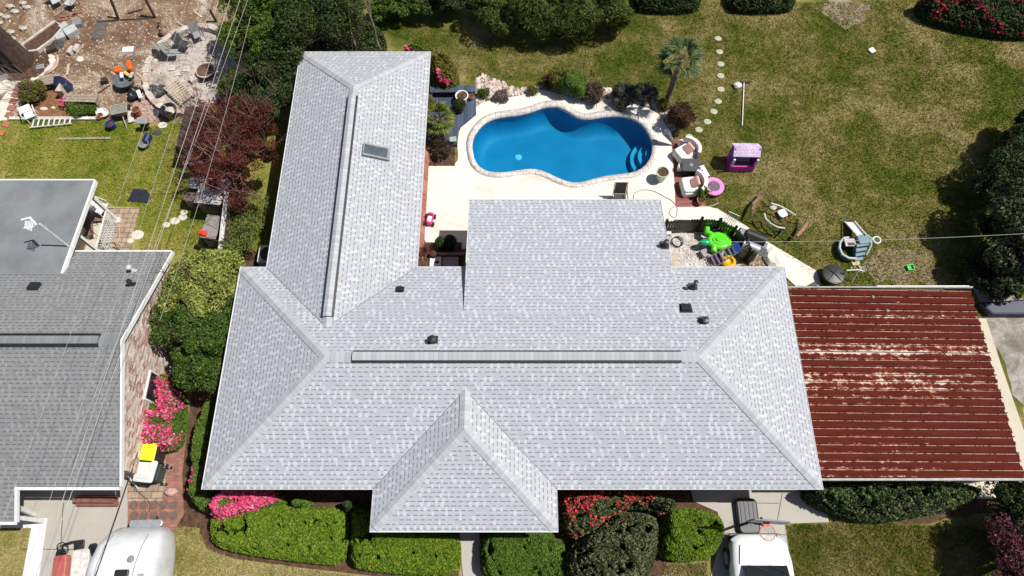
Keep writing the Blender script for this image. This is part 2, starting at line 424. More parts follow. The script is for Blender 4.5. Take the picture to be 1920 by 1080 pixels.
def m_concrete(name, c, stain, crack=True, sc=.9):
    m, t, b = newmat(name); p = pos(t)
    n = noise(t, sc, 7, .7, p, .5); n2 = noise(t, 30, 4, .7, p); n3 = noise(t, .35, 3, .6, p)
    r = ramp(t, [(.28, stain), (.45, tuple(x*.92 for x in c)), (.62, c)], math_(t, 'ADD', math_(t, 'MULTIPLY', n.outputs[0], .6), math_(t, 'MULTIPLY', n3.outputs[0], .4)))
    k = ramp(t, [(.3, (.85,)*3), (.7, (1.06,)*3)], n2.outputs[0]); col = mixc(t, 1.0, r.outputs[0], k.outputs[0], 'MULTIPLY')
    if crack:
        v = nn(t, 'ShaderNodeTexVoronoi', feature='DISTANCE_TO_EDGE'); v.inputs['Scale'].default_value = .35
        wv = noise(t, 3, 3, .6, p); q = mixc(t, .12, p, wv.outputs['Color']); t.links.new(q, v.inputs['Vector'])
        col = mixc(t, math_(t, 'MULTIPLY', math_(t, 'LESS_THAN', v.outputs['Distance'], .006), .55), col, tuple(x*.3 for x in stain))
    t.links.new(col, b.inputs['Base Color']); b.inputs['Roughness'].default_value = .85
    b.inputs['Specular IOR Level'].default_value = .3; bump(t, b, n2.outputs[0], .2, .004); return m
def m_mix(name, cols, scale, detail=6, bumps=.5, dist=.5, fine=25):
    "ground mixes: several earth colours"
    m, t, b = newmat(name); p = pos(t); n = noise(t, scale, detail, .72, p, dist); n2 = noise(t, fine, 4, .8, p)
    f = math_(t, 'ADD', math_(t, 'MULTIPLY', n.outputs[0], .7), math_(t, 'MULTIPLY', n2.outputs[0], .3))
    k = len(cols); r = ramp(t, [(.34+.32*i/(k-1), c) for i, c in enumerate(cols)], f)
    t.links.new(r.outputs[0], b.inputs['Base Color']); b.inputs['Roughness'].default_value = .95
    b.inputs['Specular IOR Level'].default_value = .15; bump(t, b, n2.outputs[0], bumps, .04); return m
def m_planks(name, c1, c2, width=.14, axis=0, rough=.7):
    m, t, b = newmat(name); tc = nn(t, 'ShaderNodeTexCoord').outputs['Object']; sx = nn(t, 'ShaderNodeSeparateXYZ'); t.links.new(tc, sx.inputs[0])
    r_ = math_(t, 'DIVIDE', sx.outputs[axis], width); wn = nn(t, 'ShaderNodeTexWhiteNoise', noise_dimensions='1D'); t.links.new(math_(t, 'FLOOR', r_), wn.inputs['W'])
    n = noise(t, 14, 4, .7, tc); f = math_(t, 'ADD', math_(t, 'MULTIPLY', wn.outputs[0], .6), math_(t, 'MULTIPLY', n.outputs[0], .4))
    r = ramp(t, [(.2, c2), (.8, c1)], f)
    t.links.new(mixc(t, math_(t, 'MULTIPLY', math_(t, 'LESS_THAN', math_(t, 'FRACT', r_), .09), .8), r.outputs[0], tuple(x*.15 for x in c2)), b.inputs['Base Color'])
    b.inputs['Roughness'].default_value = rough; return m
def m_rustroof():
    m, t, b = newmat('rusted_red_metal'); p = pos(t); sx = nn(t, 'ShaderNodeSeparateXYZ'); t.links.new(p, sx.inputs[0])
    mp = nn(t, 'ShaderNodeMapping'); t.links.new(p, mp.inputs[0]); mp.inputs['Scale'].default_value = (.9, 5, 1)
    n = noise(t, 1.5, 6, .75, mp.outputs[0], .4)
    base = ramp(t, [(.3, (.058, .0075, .004)), (.5, (.084, .0115, .006)), (.75, (.115, .020, .010))], n.outputs[0])
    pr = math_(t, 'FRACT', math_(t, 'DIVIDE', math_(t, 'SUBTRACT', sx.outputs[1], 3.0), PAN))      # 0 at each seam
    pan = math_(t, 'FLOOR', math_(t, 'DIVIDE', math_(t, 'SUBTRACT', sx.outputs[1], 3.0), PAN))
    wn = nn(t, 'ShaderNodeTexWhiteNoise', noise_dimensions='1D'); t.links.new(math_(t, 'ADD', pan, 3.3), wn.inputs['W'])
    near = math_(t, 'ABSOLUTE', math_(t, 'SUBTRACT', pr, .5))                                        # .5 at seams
    mp2 = nn(t, 'ShaderNodeMapping'); t.links.new(p, mp2.inputs[0]); mp2.inputs['Scale'].default_value = (3.2, 6, 1)
    n2 = noise(t, 1.6, 7, .85, mp2.outputs[0], .3); n3 = noise(t, .28, 3, .6, p)
    sc = math_(t, 'ADD', math_(t, 'ADD', n2.outputs[0], math_(t, 'MULTIPLY', near, .40)), math_(t, 'ADD', math_(t, 'MULTIPLY', n3.outputs[0], .35), math_(t, 'MULTIPLY', math_(t, 'POWER', wn.outputs[0], 3.0), .05)))
    lf = nn(t, 'ShaderNodeMapRange'); t.links.new(sx.outputs[0], lf.inputs[0]); lf.inputs['From Min'].default_value = 16; lf.inputs['From Max'].default_value = 9.5
    lf.inputs['To Min'].default_value = -.035; lf.inputs['To Max'].default_value = .03
    yn = nn(t, 'ShaderNodeMapRange'); t.links.new(sx.outputs[1], yn.inputs[0]); yn.inputs['From Min'].default_value = 3; yn.inputs['From Max'].default_value = 9.4
    V_ = lambda v: (v, v, v)
    band = ramp(t, [(0, V_(.12)), (.33, V_(.22)), (.38, V_(.62)), (.455, V_(.78)), (.50, V_(.85)), (.56, V_(.4)), (.60, V_(.35)), (.63, V_(1)), (.665, V_(1)), (.685, V_(.3)), (.80, V_(.2)), (.845, V_(.8)), (.87, V_(.1))], yn.outputs[0])
    vx = nn(t, 'ShaderNodeCombineXYZ'); t.links.new(math_(t, 'MULTIPLY', sx.outputs[0], 2.3), vx.inputs[0]); t.links.new(math_(t, 'MULTIPLY', pan, 3.7), vx.inputs[1])
    blk = noise(t, 1.0, 3, .8, vx.outputs[0])
    sc = math_(t, 'ADD', math_(t, 'ADD', sc, lf.outputs[0]), math_(t, 'ADD', math_(t, 'MULTIPLY', math_(t, 'SUBTRACT', band.outputs[0], .15), .20), math_(t, 'MULTIPLY', math_(t, 'SUBTRACT', blk.outputs[0], .47), .5)))
    rust = ramp(t, [(.42, (0, 0, 0)), (.50, (1, 1, 1))], math_(t, 'SUBTRACT', sc, .5)); bare = ramp(t, [(.50, (0, 0, 0)), (.53, (1, 1, 1))], math_(t, 'MULTIPLY', math_(t, 'SUBTRACT', sc, .5), 1.0))
    c = mixc(t, math_(t, 'MULTIPLY', rust.outputs[0], .7), base.outputs[0], (.34, .075, .018)); c = mixc(t, bare.outputs[0], c, (.60, .52, .46)); ed = math_(t, 'MULTIPLY', math_(t, 'MULTIPLY', math_(t, 'GREATER_THAN', pr, .86), math_(t, 'LESS_THAN', pr, .955)), math_(t, 'GREATER_THAN', n2.outputs[0], .47)); c = mixc(t, math_(t, 'MULTIPLY', ed, .62), c, (.55, .36, .29)); c = mixc(t, math_(t, 'MULTIPLY', math_(t, 'GREATER_THAN', near, .462), .8), c, (.02, .006, .004))  # last mix: standing seam's shadow painted in as a dark line
    t.links.new(c, b.inputs['Base Color']); b.inputs['Roughness'].default_value = .7; b.inputs['Specular IOR Level'].default_value = .06; bump(t, b, n2.outputs[0], .1, .01); return m
PAN = .2535
def m_water():
    m, t, b = newmat('pool_water'); t.nodes.remove(b); p = pos(t)
    n = noise(t, 3.2, 4, .6, p, .6); bp = nn(t, 'ShaderNodeBump'); bp.inputs['Strength'].default_value = .35; bp.inputs['Distance'].default_value = .05
    t.links.new(n.outputs[0], bp.inputs['Height'])
    tr = nn(t, 'ShaderNodeBsdfTransparent'); tr.inputs[0].default_value = (.42, .80, .93, 1)
    gl = nn(t, 'ShaderNodeBsdfGlossy'); gl.inputs['Roughness'].default_value = .05; t.links.new(bp.outputs[0], gl.inputs['Normal'])
    fr = nn(t, 'ShaderNodeFresnel'); fr.inputs[0].default_value = 1.33; t.links.new(bp.outputs[0], fr.inputs['Normal'])
    mx = nn(t, 'ShaderNodeMixShader'); t.links.new(fr.outputs[0], mx.inputs[0]); t.links.new(tr.outputs[0], mx.inputs[1]); t.links.new(gl.outputs[0], mx.inputs[2])
    t.links.new(mx.outputs[0], t.nodes['Material Output'].inputs[0]); return m

mG = m_ground(); mBlade = m_blade()
mRoof = m_shingle('light_grey_shingles', (.405, .419, .448), (.490, .506, .540), (.375, .388, .416))
mCap = m_cap('ridge_shingles', (.41, .418, .435))
mRoofN = m_shingle('dark_grey_shingles', (.225, .226, .231), (.255, .256, .26), (.195, .196, .20), line=.45)
mCapN = m_cap('dark_ridge_shingles', (.22, .23, .235))
mBrick = m_brick('house_brick', (.30, .10, .07), (.42, .19, .13), (.5, .45, .4))
mBrickN = m_brick('mottled_brick', (.80, .70, .60), (.26, .065, .045), (.62, .55, .48), .2, .09)
mPaver = m_brick('red_paver', (.36, .16, .11), (.25, .11, .085), (.2, .13, .1), .2, .1, ax='flat')
mTanPaver = m_brick('tan_paver', (.42, .31, .22), (.33, .24, .17), (.17, .13, .1), .40, .22, ax='flat')
mDeck = m_concrete('pale_pool_deck', (.76, .71, .63), (.48, .385, .295), crack=False, sc=.8)
mConc = m_concrete('grey_concrete', (.44, .41, .36), (.24, .21, .18), crack=False)
mConcP = m_concrete('pale_concrete', (.55, .50, .42), (.38, .34, .27), crack=False)
mWhite = M('white_paint', (.80, .80, .79), (.68, .68, .66), 9, .45, bs=.05)
mWhiteDirty = M('weathered_white', (.72, .71, .68), (.42, .40, .36), 5, .6)
mBlack = M('black_plastic', (.022, .022, .024), (.012, .012, .013), 8, .45)
mDark = M('dark_grey', (.06, .062, .066), (.035, .036, .04), 8, .6)
mGrey = M('grey_plastic', (.26, .27, .28), (.18, .19, .2), 7, .6)
mAlu = M('aluminium', (.62, .63, .64), (.45, .46, .48), 12, .35, .6)
mWood = M('weathered_wood', (.36, .29, .22), (.20, .15, .11), 9, .85)
mWoodP = M('pale_wood', (.52, .44, .34), (.36, .29, .21), 7, .85)
mRedWood = m_planks('red_deck_boards', (.30, .085, .07), (.20, .05, .045), .16, 1)
mBlueDeck = m_planks('blue_deck_boards', (.060, .090, .140), (.030, .048, .080), .14, 0)
mTerra = M('terracotta', (.48, .17, .09), (.34, .11, .06), 6, .8)
mStone = M('pale_stone', (.60, .54, .47), (.36, .31, .27), 5, .9, bs=.5)
mStoneR = M('reddish_stone', (.50, .36, .30), (.32, .20, .16), 5, .9, bs=.5)
mGravel = m_mix('gravel_ground', [(.12, .10, .09), (.34, .30, .27), (.55, .51, .47), (.2, .18, .16)], 12, 6, .8, .2, 60)
mSoil = m_mix('leafy_soil', [(.05, .028, .015), (.11, .062, .033), (.175, .105, .062), (.28, .20, .135), (.56, .50, .42), (.68, .64, .57)], .40, 9, .9, .8, 14)
mMulch = m_mix('brown_mulch', [(.035, .020, .014), (.10, .055, .035), (.17, .10, .065)], 6, 5, .8)
mBark = M('bark', (.075, .045, .032), (.022, .014, .012), 7, .95, bs=1.0)
mTwig = M('grey_twig', (.20, .16, .13), (.10, .075, .06), 9, .9)
mTwigR = M('red_twig', (.20, .105, .09), (.10, .045, .04), 9, .9)
mTwigP = M('pale_stem', (.42, .36, .28), (.26, .21, .16), 9, .9)
mGlass = M('dark_glass', (.02, .025, .03), (.015, .018, .02), 2, .08, bs=0, spec=.8)
mPoolShell = M('blue_pool_finish', (.006, .255, .415), (.004, .215, .36), 1.1, .6, bs=.1)
mPoolStep = M('light_blue_step', (.05, .42, .60), (.03, .32, .48), 3, .6, bs=.05)
mCoping = m_brick('coping_brick', (.60, .55, .51), (.72, .68, .64), (.48, .43, .40), .24, .30, ax='flat')
L_bright = LEAF('leaf_bright', (.045, .10, .008), (.115, .20, .014), (.26, .34, .03))
L_mid = LEAF('leaf_mid', (.03, .07, .010), (.075, .14, .018), (.17, .25, .04))
L_dark = LEAF('leaf_dark', (.014, .03, .010), (.035, .062, .018), (.11, .15, .05))
L_glossy = LEAF('leaf_glossy', (.010, .020, .006), (.034, .056, .016), (.20, .25, .10))
L_varieg = LEAF('leaf_variegated', (.06, .11, .012), (.22, .28, .04), (.48, .48, .16))
L_red = LEAF('leaf_red', (.05, .010, .010), (.13, .026, .022), (.24, .06, .04))
L_olive = LEAF('leaf_olive', (.06, .06, .012), (.13, .13, .022), (.24, .20, .04))
L_conifer = LEAF('leaf_conifer', (.014, .03, .007), (.042, .068, .012), (.14, .165, .028))
L_greygreen = LEAF('leaf_greygreen', (.03, .036, .026), (.06, .068, .05), (.12, .13, .10))
L_brown = LEAF('leaf_brown', (.05, .025, .015), (.10, .05, .03), (.17, .10, .05))
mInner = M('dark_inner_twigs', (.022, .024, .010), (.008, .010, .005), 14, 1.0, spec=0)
F_pink = LEAF('pink_flower', (.58, .03, .13), (.80, .08, .24), (.88, .28, .42), transl=.3)
F_red = LEAF('red_flower', (.40, .01, .03), (.65, .04, .06), (.75, .14, .14), transl=.3)

# ================================================================ THE GROUND
g = MB(); g.v = []
nx = 40
rect_out = [(-320, -320), (320, -320), (320, 320), (-320, 320)]
POOLPX = [(885,275),(888,258),(895,246),(906,233),(924,223),(950,218),(973,216),(994,211),(1014,203),(1032,200),(1049,203),(1064,211),(1078,220),(1093,224),(1110,223),(1131,219),(1154,218),(1178,221),(1198,230),(1215,249),(1223,272),(1221,295),(1207,316),(1186,326),(1160,329),(1131,333),(1108,339),(1087,345),(1067,344),(1046,336),(1026,326),(1008,320),(991,319),(968,322),(944,326),(921,325),(903,319),(890,304)]
pool = smoothpoly(GP(POOLPX, -.05), 1)
hole = offset(pool, .18)
def holed(mb, outer, hole, z, cut):
    "two polygons round a hole, cut by the vertical line x = cut"
    hl = list(hole)
    it = max(range(len(hl)), key=lambda i: hl[i][1]-abs(hl[i][0]-cut)*5); ib = min(range(len(hl)), key=lambda i: hl[i][1]+abs(hl[i][0]-cut)*5)
    n = len(hl)
    def walk(a, b):
        o = [a]
        while o[-1] != b: o.append((o[-1]+1) % n)
        return [hl[i] for i in o]
    s1, s2 = walk(it, ib), walk(ib, it)
    if sum(p[0] for p in s1)/len(s1) > sum(p[0] for p in s2)/len(s2): left, right = s2[::-1], s1
    else: left, right = s1, s2[::-1]
    # left: top->bottom on the left ; right: top->bottom on the right
    no = len(outer); jt = max(range(no), key=lambda i: outer[i][1]-abs(outer[i][0]-cut)*5); jb = min(range(no), key=lambda i: outer[i][1]+abs(outer[i][0]-cut)*5)
    def wo(a, b):
        o = [a]
        while o[-1] != b: o.append((o[-1]+1) % no)
        return [outer[i] for i in o]
    o1, o2 = wo(jt, jb), wo(jb, jt)[::-1]
    if sum(p[0] for p in o1)/len(o1) > sum(p[0] for p in o2)/len(o2): oR, oL = o1, o2
    else: oL, oR = o1, o2
    mb.sheet(oL+left[::-1], z); mb.sheet(oR+right[::-1], z)
cutx = sum(p[0] for p in pool)/len(pool)
ground = MB(); holed(ground, [(-320, -320), (cutx, -320), (320, -320), (320, 320), (cutx, 320), (-320, 320)], hole, 0, cutx)
struct('ground', ground, mG)

# neighbour's bare sandy back yard
soil = GP([(-60,228),(20,226),(100,222),(180,220),(215,222),(245,232),(290,232),(338,226),(345,205),(430,205),(445,120),(440,20),(445,-60),(-60,-60)])
struct('bare_soil', MB().sheet(jag(soil, .1), .004), mSoil)
# mulch along the sides of the main house and behind hedges
struct('side_mulch', MB().sheet(jag(GP([(455,470),(460,505),(350,720),(300,960),(345,1000),(385,985),(420,940),(720,985),(720,700),(500,470)]), .08), .004), mMulch)
struct('front_mulch', MB().sheet(GP([(378,970),(372,1010),(392,1032),(440,1048),(560,1064),(700,1080),(860,1085),(862,960),(700,930),(420,930)]), .008), mMulch)
struct('right_mulch', MB().sheet(jag(GP([(895,960),(893,1085),(1245,1085),(1250,1056),(1330,1052),(1345,960),(1300,920),(1050,915)]), .04), .004), mMulch)
struct('carport_mulch', MB().sheet(jag(GP([(1520,900),(1552,962),(1700,985),(1850,960),(1940,975),(1940,890)]), .08), .004), mMulch)
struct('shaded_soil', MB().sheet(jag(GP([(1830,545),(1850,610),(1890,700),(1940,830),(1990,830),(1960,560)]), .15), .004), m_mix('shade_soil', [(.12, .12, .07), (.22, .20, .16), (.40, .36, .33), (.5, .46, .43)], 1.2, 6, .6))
struct('worn_soil', MB().sheet(jag(GP([(1640,470),(1680,455),(1740,480),(1790,520),(1780,535),(1700,533),(1650,530),(1620,505)]), .22, .3), .004),
       m_mix('worn_lawn', [(.11, .10, .035), (.20, .16, .08), (.30, .23, .15), (.18, .16, .06)], 1.5, 7, .7))
struct('bare_patch', MB().sheet(jag(GP([(1540,10),(1575,-10),(1625,5),(1618,45),(1590,55),(1560,40)]), .18, .3), .004), m_mix('sandy_lawn', [(.16, .13, .06), (.30, .24, .16), (.42, .35, .27)], 1.5, 7, .7))

# pool deck and patio, one pale sheet round the pool
DECK = [(857,272),(862,242),(873,222),(890,202),(913,189),(950,184),(985,178),(1005,169),(1025,169),(1054,179),(1086,187),(1110,186),(1142,185),(1173,193),(1204,199),(1232,211),(1250,236),(1262,256),(1262,290),(1268,420),(1250,440),(1010,440),(870,470),(785,470),(780,300),(800,311),(850,311),(860,300)]
deckp = smoothpoly(GP(DECK), 1)
dk = MB(); holed(dk, deckp, hole, .03, cutx)
n_ = len(deckp)
dk.add([(x, y, .03) for x, y in deckp]+[(x, y, 0) for x, y in deckp], [(i, (i+1) % n_, n_+(i+1) % n_, n_+i) for i in range(n_)])
struct('pool_deck', dk, mDeck)
struct('garden_path', MB().prism(GP([(1252,387),(1322,387),(1345,392),(1400,425),(1440,455),(1530,508),(1542,545),(1500,545),(1452,500),(1395,440),(1340,414),(1252,412)]), 0, .034), mDeck)
struct('drain_strip', MB().box((-3.62, 14.4, .04), (.34, 5.6, .08)), mBrick)

# driveways and walks
struct('driveway', MB().prism(GP([(1290,900),(1470,900),(1548,960),(1554,979),(1470,982),(1488,1090),(1330,1090),(1352,1000),(1345,960),(1300,940)]), 0, .03), mConc)
jt = MB()
for a, b in (((1466,925),(1456,982)), ((1345,942),(1460,944)), ((1352,1000),(1480,1003)), ((120,942),(110,1110)), ((40,1030),(235,1030))):
    A, B = G(*a), G(*b); d = (B-A).normalized(); q = Vector((-d.y, d.x, 0))*.012
    jt.add([A-q+Vector((0,0,.034)), A+q+Vector((0,0,.034)), B+q+Vector((0,0,.034)), B-q+Vector((0,0,.034))], [(0,1,2,3)])
struct('driveway_joints', jt, M('joint_dirt', (.06,.05,.04)))
struct('front_walk', MB().prism(GP([(858,930),(862,1000),(866,1060),(872,1110),(912,1110),(905,1060),(898,1000),(902,930)]), 0, .03), mConc)
struct('neighbour_driveway', MB().prism(GP([(-40,900),(240,890),(240,975),(232,1120),(60,1120),(90,975),(-40,968)]), 0, .03), mConc)
struct('white_walk', MB().prism(GP([(-40,972),(90,972),(70,1110),(38,1110),(60,990),(-40,990)]), 0, .036), M('white_walk_paint', (.72, .72, .71), (.58, .58, .57), 3, .7))
struct('paved_strip', MB().prism(GP([(236,890),(238,975),(232,1110),(306,1110),(318,1010),(345,965),(342,890),(362,715),(335,712),(308,835),(240,838)]), 0, .024), mPaver)
struct('tan_slabs', MB().prism(GP([(240,905),(310,838),(312,900),(306,940),(240,940)]), 0, .034), mTanPaver)
pv = MB()
for j in range(2):
    for i in range(5):
        c = G(252+i*18.5, 947+j*20, 0); k = .155
        pv.prism([(c.x+k*math.cos(R(60*q+22)), c.y+k*math.sin(R(60*q+22))) for q in range(6)], .02, .042)
tag(part('hexagon_pavers', pv, M('dark_paver', (.17, .11, .09), (.11, .075, .065), 8, .9)), kind='structure')
struct('neighbour_patio', MB().prism(GP([(120,400),(200,388),(262,390),(242,480),(120,480)]), 0, .03), mTanPaver)
struct('patio_slab', MB().prism(GP([(110,440),(190,418),(216,424),(205,490),(100,490)]), .0, .038), mConcP)
struct('carport_floor', MB().prism(GP([(1480,560),(1848,598),(1878,690),(1944,880),(1960,935),(1560,935)]), 0, .03), m_concrete('carport_slab', (.60, .54, .42), (.42, .36, .26), crack=False))
struct('gravel_bed', MB().sheet(jag(GP([(1250,430),(1400,436),(1460,508),(1250,508)]), .04), .004), mGravel)
tag(part('gravel', rocks_mb(GP([(1256,432),(1330,436),(1345,470),(1340,500),(1256,503)]), 1500, .02, .05), M('white_gravel', (.72, .69, .66), (.4, .37, .35), 3, .9)), kind='stuff')
struct('courtyard_bed', MB().sheet(GP([(785,455),(866,455),(866,510),(785,510)]), .036), mMulch)
POOLBED = GP([(892,146),(905,140),(935,150),(960,163),(1000,165),(1030,158),(1100,160),(1140,165),(1228,186),(1254,203),(1268,235),(1264,250),(1254,238),(1236,210),(1206,197),(1174,191),(1142,183),(1110,184),(1086,185),(1054,177),(1025,167),(1005,167),(985,176),(950,182),(913,187),(890,200)])
struct('rock_bed', MB().sheet(jag(POOLBED, .05), .003), m_mix('rock_bed_soil', [(.09, .06, .04), (.26, .19, .14), (.42, .33, .27)], 5, 6, .8))
tag(part('rocks', rocks_mb(POOLBED, 750, .04, .11), M('pinkish_rock', (.66, .56, .50), (.42, .31, .26), 2.5, .9)), kind='stuff')
struct('deck_bed', MB().sheet(GP([(792,262),(853,262),(853,312),(795,312)]), .034), mMulch)

# ================================================================ POOL
pt = thing('swimming_pool', 'freeform blue swimming pool with a pale brick rim', 'pool')
cop = MB(); outer = offset(pool, .25)
n_ = len(pool)
cop.add([(x, y, .055) for x, y in pool]+[(x, y, .055) for x, y in outer]+[(x, y, .0) for x, y in outer]+[(x, y, -.12) for x, y in pool],
        [(i, (i+1) % n_, n_+(i+1) % n_, n_+i) for i in range(n_)]+[(n_+i, n_+(i+1) % n_, 2*n_+(i+1) % n_, 2*n_+i) for i in range(n_)]+[(3*n_+i, 3*n_+(i+1) % n_, (i+1) % n_, i) for i in range(n_)])
part('coping', cop, mCoping, pt)
sh = MB(); rings = [(.02,-.05),(.02,-.32)]+[(.02-.55*(1-math.cos(R(9*q))), -.32-.70*math.sin(R(9*q))) for q in range(1, 11)]; sm = pool
lv = []
for o_, z_ in rings:
    q = offset(pool, o_)
    lv.append([(x, y, z_) for x, y in q])
sh.add([p for l in lv for p in l], [((i+1) % n_+k*n_, i+k*n_, i+(k+1)*n_, (i+1) % n_+(k+1)*n_) for k in range(len(lv)-1) for i in range(n_)]+[tuple(range((len(lv)-1)*n_, len(lv)*n_))])
part('basin', sh, mPoolShell, pt); pt.children[-1].data.polygons.foreach_set('use_smooth', [True]*len(pt.children[-1].data.polygons))
sc_ = G(1226, 292, -.4)
for k, (r_, z_) in enumerate(((.95, -.75), (.66, -.5), (.38, -.28))):
    a0, a1 = 118, 262; pl = [(sc_.x+r_*math.cos(R(a)), sc_.y+r_*1.05*math.sin(R(a))) for a in range(a0, a1, 8)]+[(sc_.x+.05, sc_.y-.3), (sc_.x+.05, sc_.y+.3)]
    q = [p for p in pl]
    part('step', MB().prism(q, -1.2, z_), mPoolStep, pt)
part('pool_light', MB().lathe((*G(972, 295, -1.02)[:2], -1.03), [(.16, 0), (.14, .03), (0, .04)]), M('pale_fitting', (.35, .8, .85)), pt)
struct('water', MB().sheet(offset(pool, .015), -.10), m_water())

# ================================================================ MAIN HOUSE
house = thing('house', 'large house with light grey shingle hip roof and a long back wing', 'house', (0, 6, 0))
def hl(m): m.v = [(x, y-6, z) for x, y, z in m.v]; return m
P4 = .4; ze = 2.6
xl, xr, yf, yb = -9.4, 9.42, 2.62, 10.06
hd = (yb-yf)/2; zr = ze+P4*hd; RL = (xl+hd, yf+hd, zr); RR = (xr-hd, yf+hd, zr)
wl, wr, wb = -8.5, -3.28, 19.6; wh = (wr-wl)/2; wm = (wl+wr)/2; zw = ze+P4*wh; Wf = (wm, yb-wh, zw); Wb = (wm, wb-wh, zw)
fl, fr_, ff = -4.21, 1.37, 1.4; fh = (fr_-fl)/2; fm = (fl+fr_)/2; zf = ze+P4*fh; V = (fm, yf+fh, zf); Ff = (fm, ff+fh, zf)
bl_, br_, bb, b0 = -1.57, 5.45, 12.94, 8.06
rf = MB()
def poly(m, pts):
    m.add(pts, [tuple(range(len(pts)))])
poly(rf, [(xl, yf, ze), (fl, yf, ze), V, (fr_, yf, ze), (xr, yf, ze), RR, RL])
poly(rf, [(xr, yf, ze), (xr, yb, ze), RR])
poly(rf, [(xl, yb, ze), (xl, yf, ze), RL])
poly(rf, [(xr, yb, ze), (wr, yb, ze), Wf, (wl, yb, ze), (xl, yb, ze), RL, RR])
poly(rf, [(fl, ff, ze), (fr_, ff, ze), Ff]); poly(rf, [(fl, yf, ze), (fl, ff, ze), Ff, V]); poly(rf, [(fr_, ff, ze), (fr_, yf, ze), V, Ff])
poly(rf, [(wr, wb, ze), (wl, wb, ze), Wb]); poly(rf, [(wl, wb, ze), (wl, yb, ze), Wf, Wb]); poly(rf, [(wr, yb, ze), (wr, wb, ze), Wb, Wf])
zb0 = ze+P4*(yb-b0); zb1 = 2.27
poly(rf, [(br_, bb, zb1), (bl_, bb, zb1), (bl_, b0, zb0), (br_, b0, zb0)])
roof = part('roof', hl(rf), mRoof, house, uv=True)
fa = MB()
OUT = [(xl, yf), (fl, yf), (fl, ff), (fr_, ff), (fr_, yf), (xr, yf), (xr, yb), (wr, yb), (wr, wb), (wl, wb), (wl, yb), (xl, yb)]
def strip(m, outl, z1, z0, t=.02):
    k = len(outl)
    for i in range(k):
        a, b = outl[i], outl[(i+1) % k]; m.add([(*a, z0), (*b, z0), (*b, z1), (*a, z1)], [(0, 1, 2, 3)])
    m.sheet(outl, z0); m.f[-1] = m.f[-1][::-1]
strip(fa, OUT, ze-.002, ze-.16)
part('fascia', hl(fa), mWhite, house)
bf = MB(); bf.slab([(bl_+.01, bb-.01, zb1-.012), (br_-.01, bb-.01, zb1-.012), (br_-.01, b0+.3, zb0-.012-.3*.2315), (bl_+.01, b0+.3, zb0-.012-.3*.2315)], .15)
part('fascia', hl(bf), mWhite, house)
# drip edge: thin pale metal line
de = MB(); de.tube([(x, y, ze+.004) for x, y in OUT], .018, 4, True); de.tube([(bl_, yb, zb0-2*.2315), (bl_, bb, zb1), (br_, bb, zb1), (br_, yb, zb0-2*.2315)], .018, 4)
part('drip_edge', hl(de), M('drip_metal', (.66, .67, .69), (.6, .6, .62)), roof)
wa = MB(); i5 = .5
wa.prism([(xl+i5, yf+i5), (fl+i5, yf+i5), (fl+i5, ff+i5), (fr_-i5, ff+i5), (fr_-i5, yf+i5), (xr-i5, yf+i5), (xr-i5, yb-i5), (wr-.45, yb-i5), (wr-.45, wb-i5), (wl+i5, wb-i5), (wl+i5, yb-i5), (xl+i5, yb-i5)], 0, ze-.17)
wa.prism([(bl_+.4, yb-.6), (br_-.4, yb-.6), (br_-.4, bb-.5), (bl_+.4, bb-.5)], 0, 2.12)
part('wall', hl(wa), mBrick, house)
def cap(m, a, b, k, w=.16, lift=.025, th=.012):
    a, b = Vector(a), Vector(b); d = (b-a); s = Vector((-d.y, d.x, 0)).normalized()*w
    dn = Vector((0, 0, -w*k)); up = Vector((0, 0, lift))
    vs = []
    for p in (a, b): vs += [p+s+dn+up, p+up*1.4, p-s+dn+up]
    vs += [v-up for v in vs]
    m.add(vs, [(0, 1, 4, 3), (1, 2, 5, 4), (0, 3, 9, 6), (5, 2, 8, 11), (0, 6, 7, 1), (1, 7, 8, 2), (3, 4, 10, 9), (4, 5, 11, 10)])
def cap_uv(o, segs):
    me = o.data; uvl = me.uv_layers.new(name='UVMap') if not me.uv_layers else me.uv_layers[0]
    per = 12
    for p in me.polygons:
        for li in p.loop_indices:
            vi = me.loops[li].vertex_index; k, j = divmod(vi, per); a, b = segs[k]
            uvl.data[li].uv = ((Vector(b)-Vector(a)).length if (j % 6) >= 3 else 0, j % 3)
def caps(segs, parent, mat, k2=.4, w=.16):
    m = MB()
    for a, b in segs:
        hip = abs(a[2]-b[2]) > .01
        if hip: a = tuple(Vector(a)+(Vector(b)-Vector(a)).normalized()*.16)
        cap(m, a, b, k2*.7071 if hip else k2, w)
    o = part('ridge_cap', hl(m) if parent is roof else m, mat, parent); cap_uv(o, segs); return o
caps([((xl, yf, ze), RL), ((xl, yb, ze), RL), ((xr, yf, ze), RR), ((xr, yb, ze), RR), (RL, RR), (Wf, Wb), ((wl, wb, ze), Wb), ((wr, wb, ze), Wb),
      ((fl, ff, ze), Ff), ((fr_, ff, ze), Ff), (Ff, V)], roof, mCap)
for a, b in (((fl, yf, ze), V), ((fr_, yf, ze), V), ((wl, yb, ze), Wf), ((wr, yb, ze), Wf)):
    a, b = Vector(a), Vector(b); s = Vector((-(b-a).y, (b-a).x, 0)).normalized()*.011; u = Vector((0, 0, .012)); va = MB()
    va.add([a-s+u, a+s+u, b+s+u, b-s+u], [(0, 1, 2, 3)])
    part('valley_line', hl(va), M('valley_dark', (.22, .225, .235)), roof)
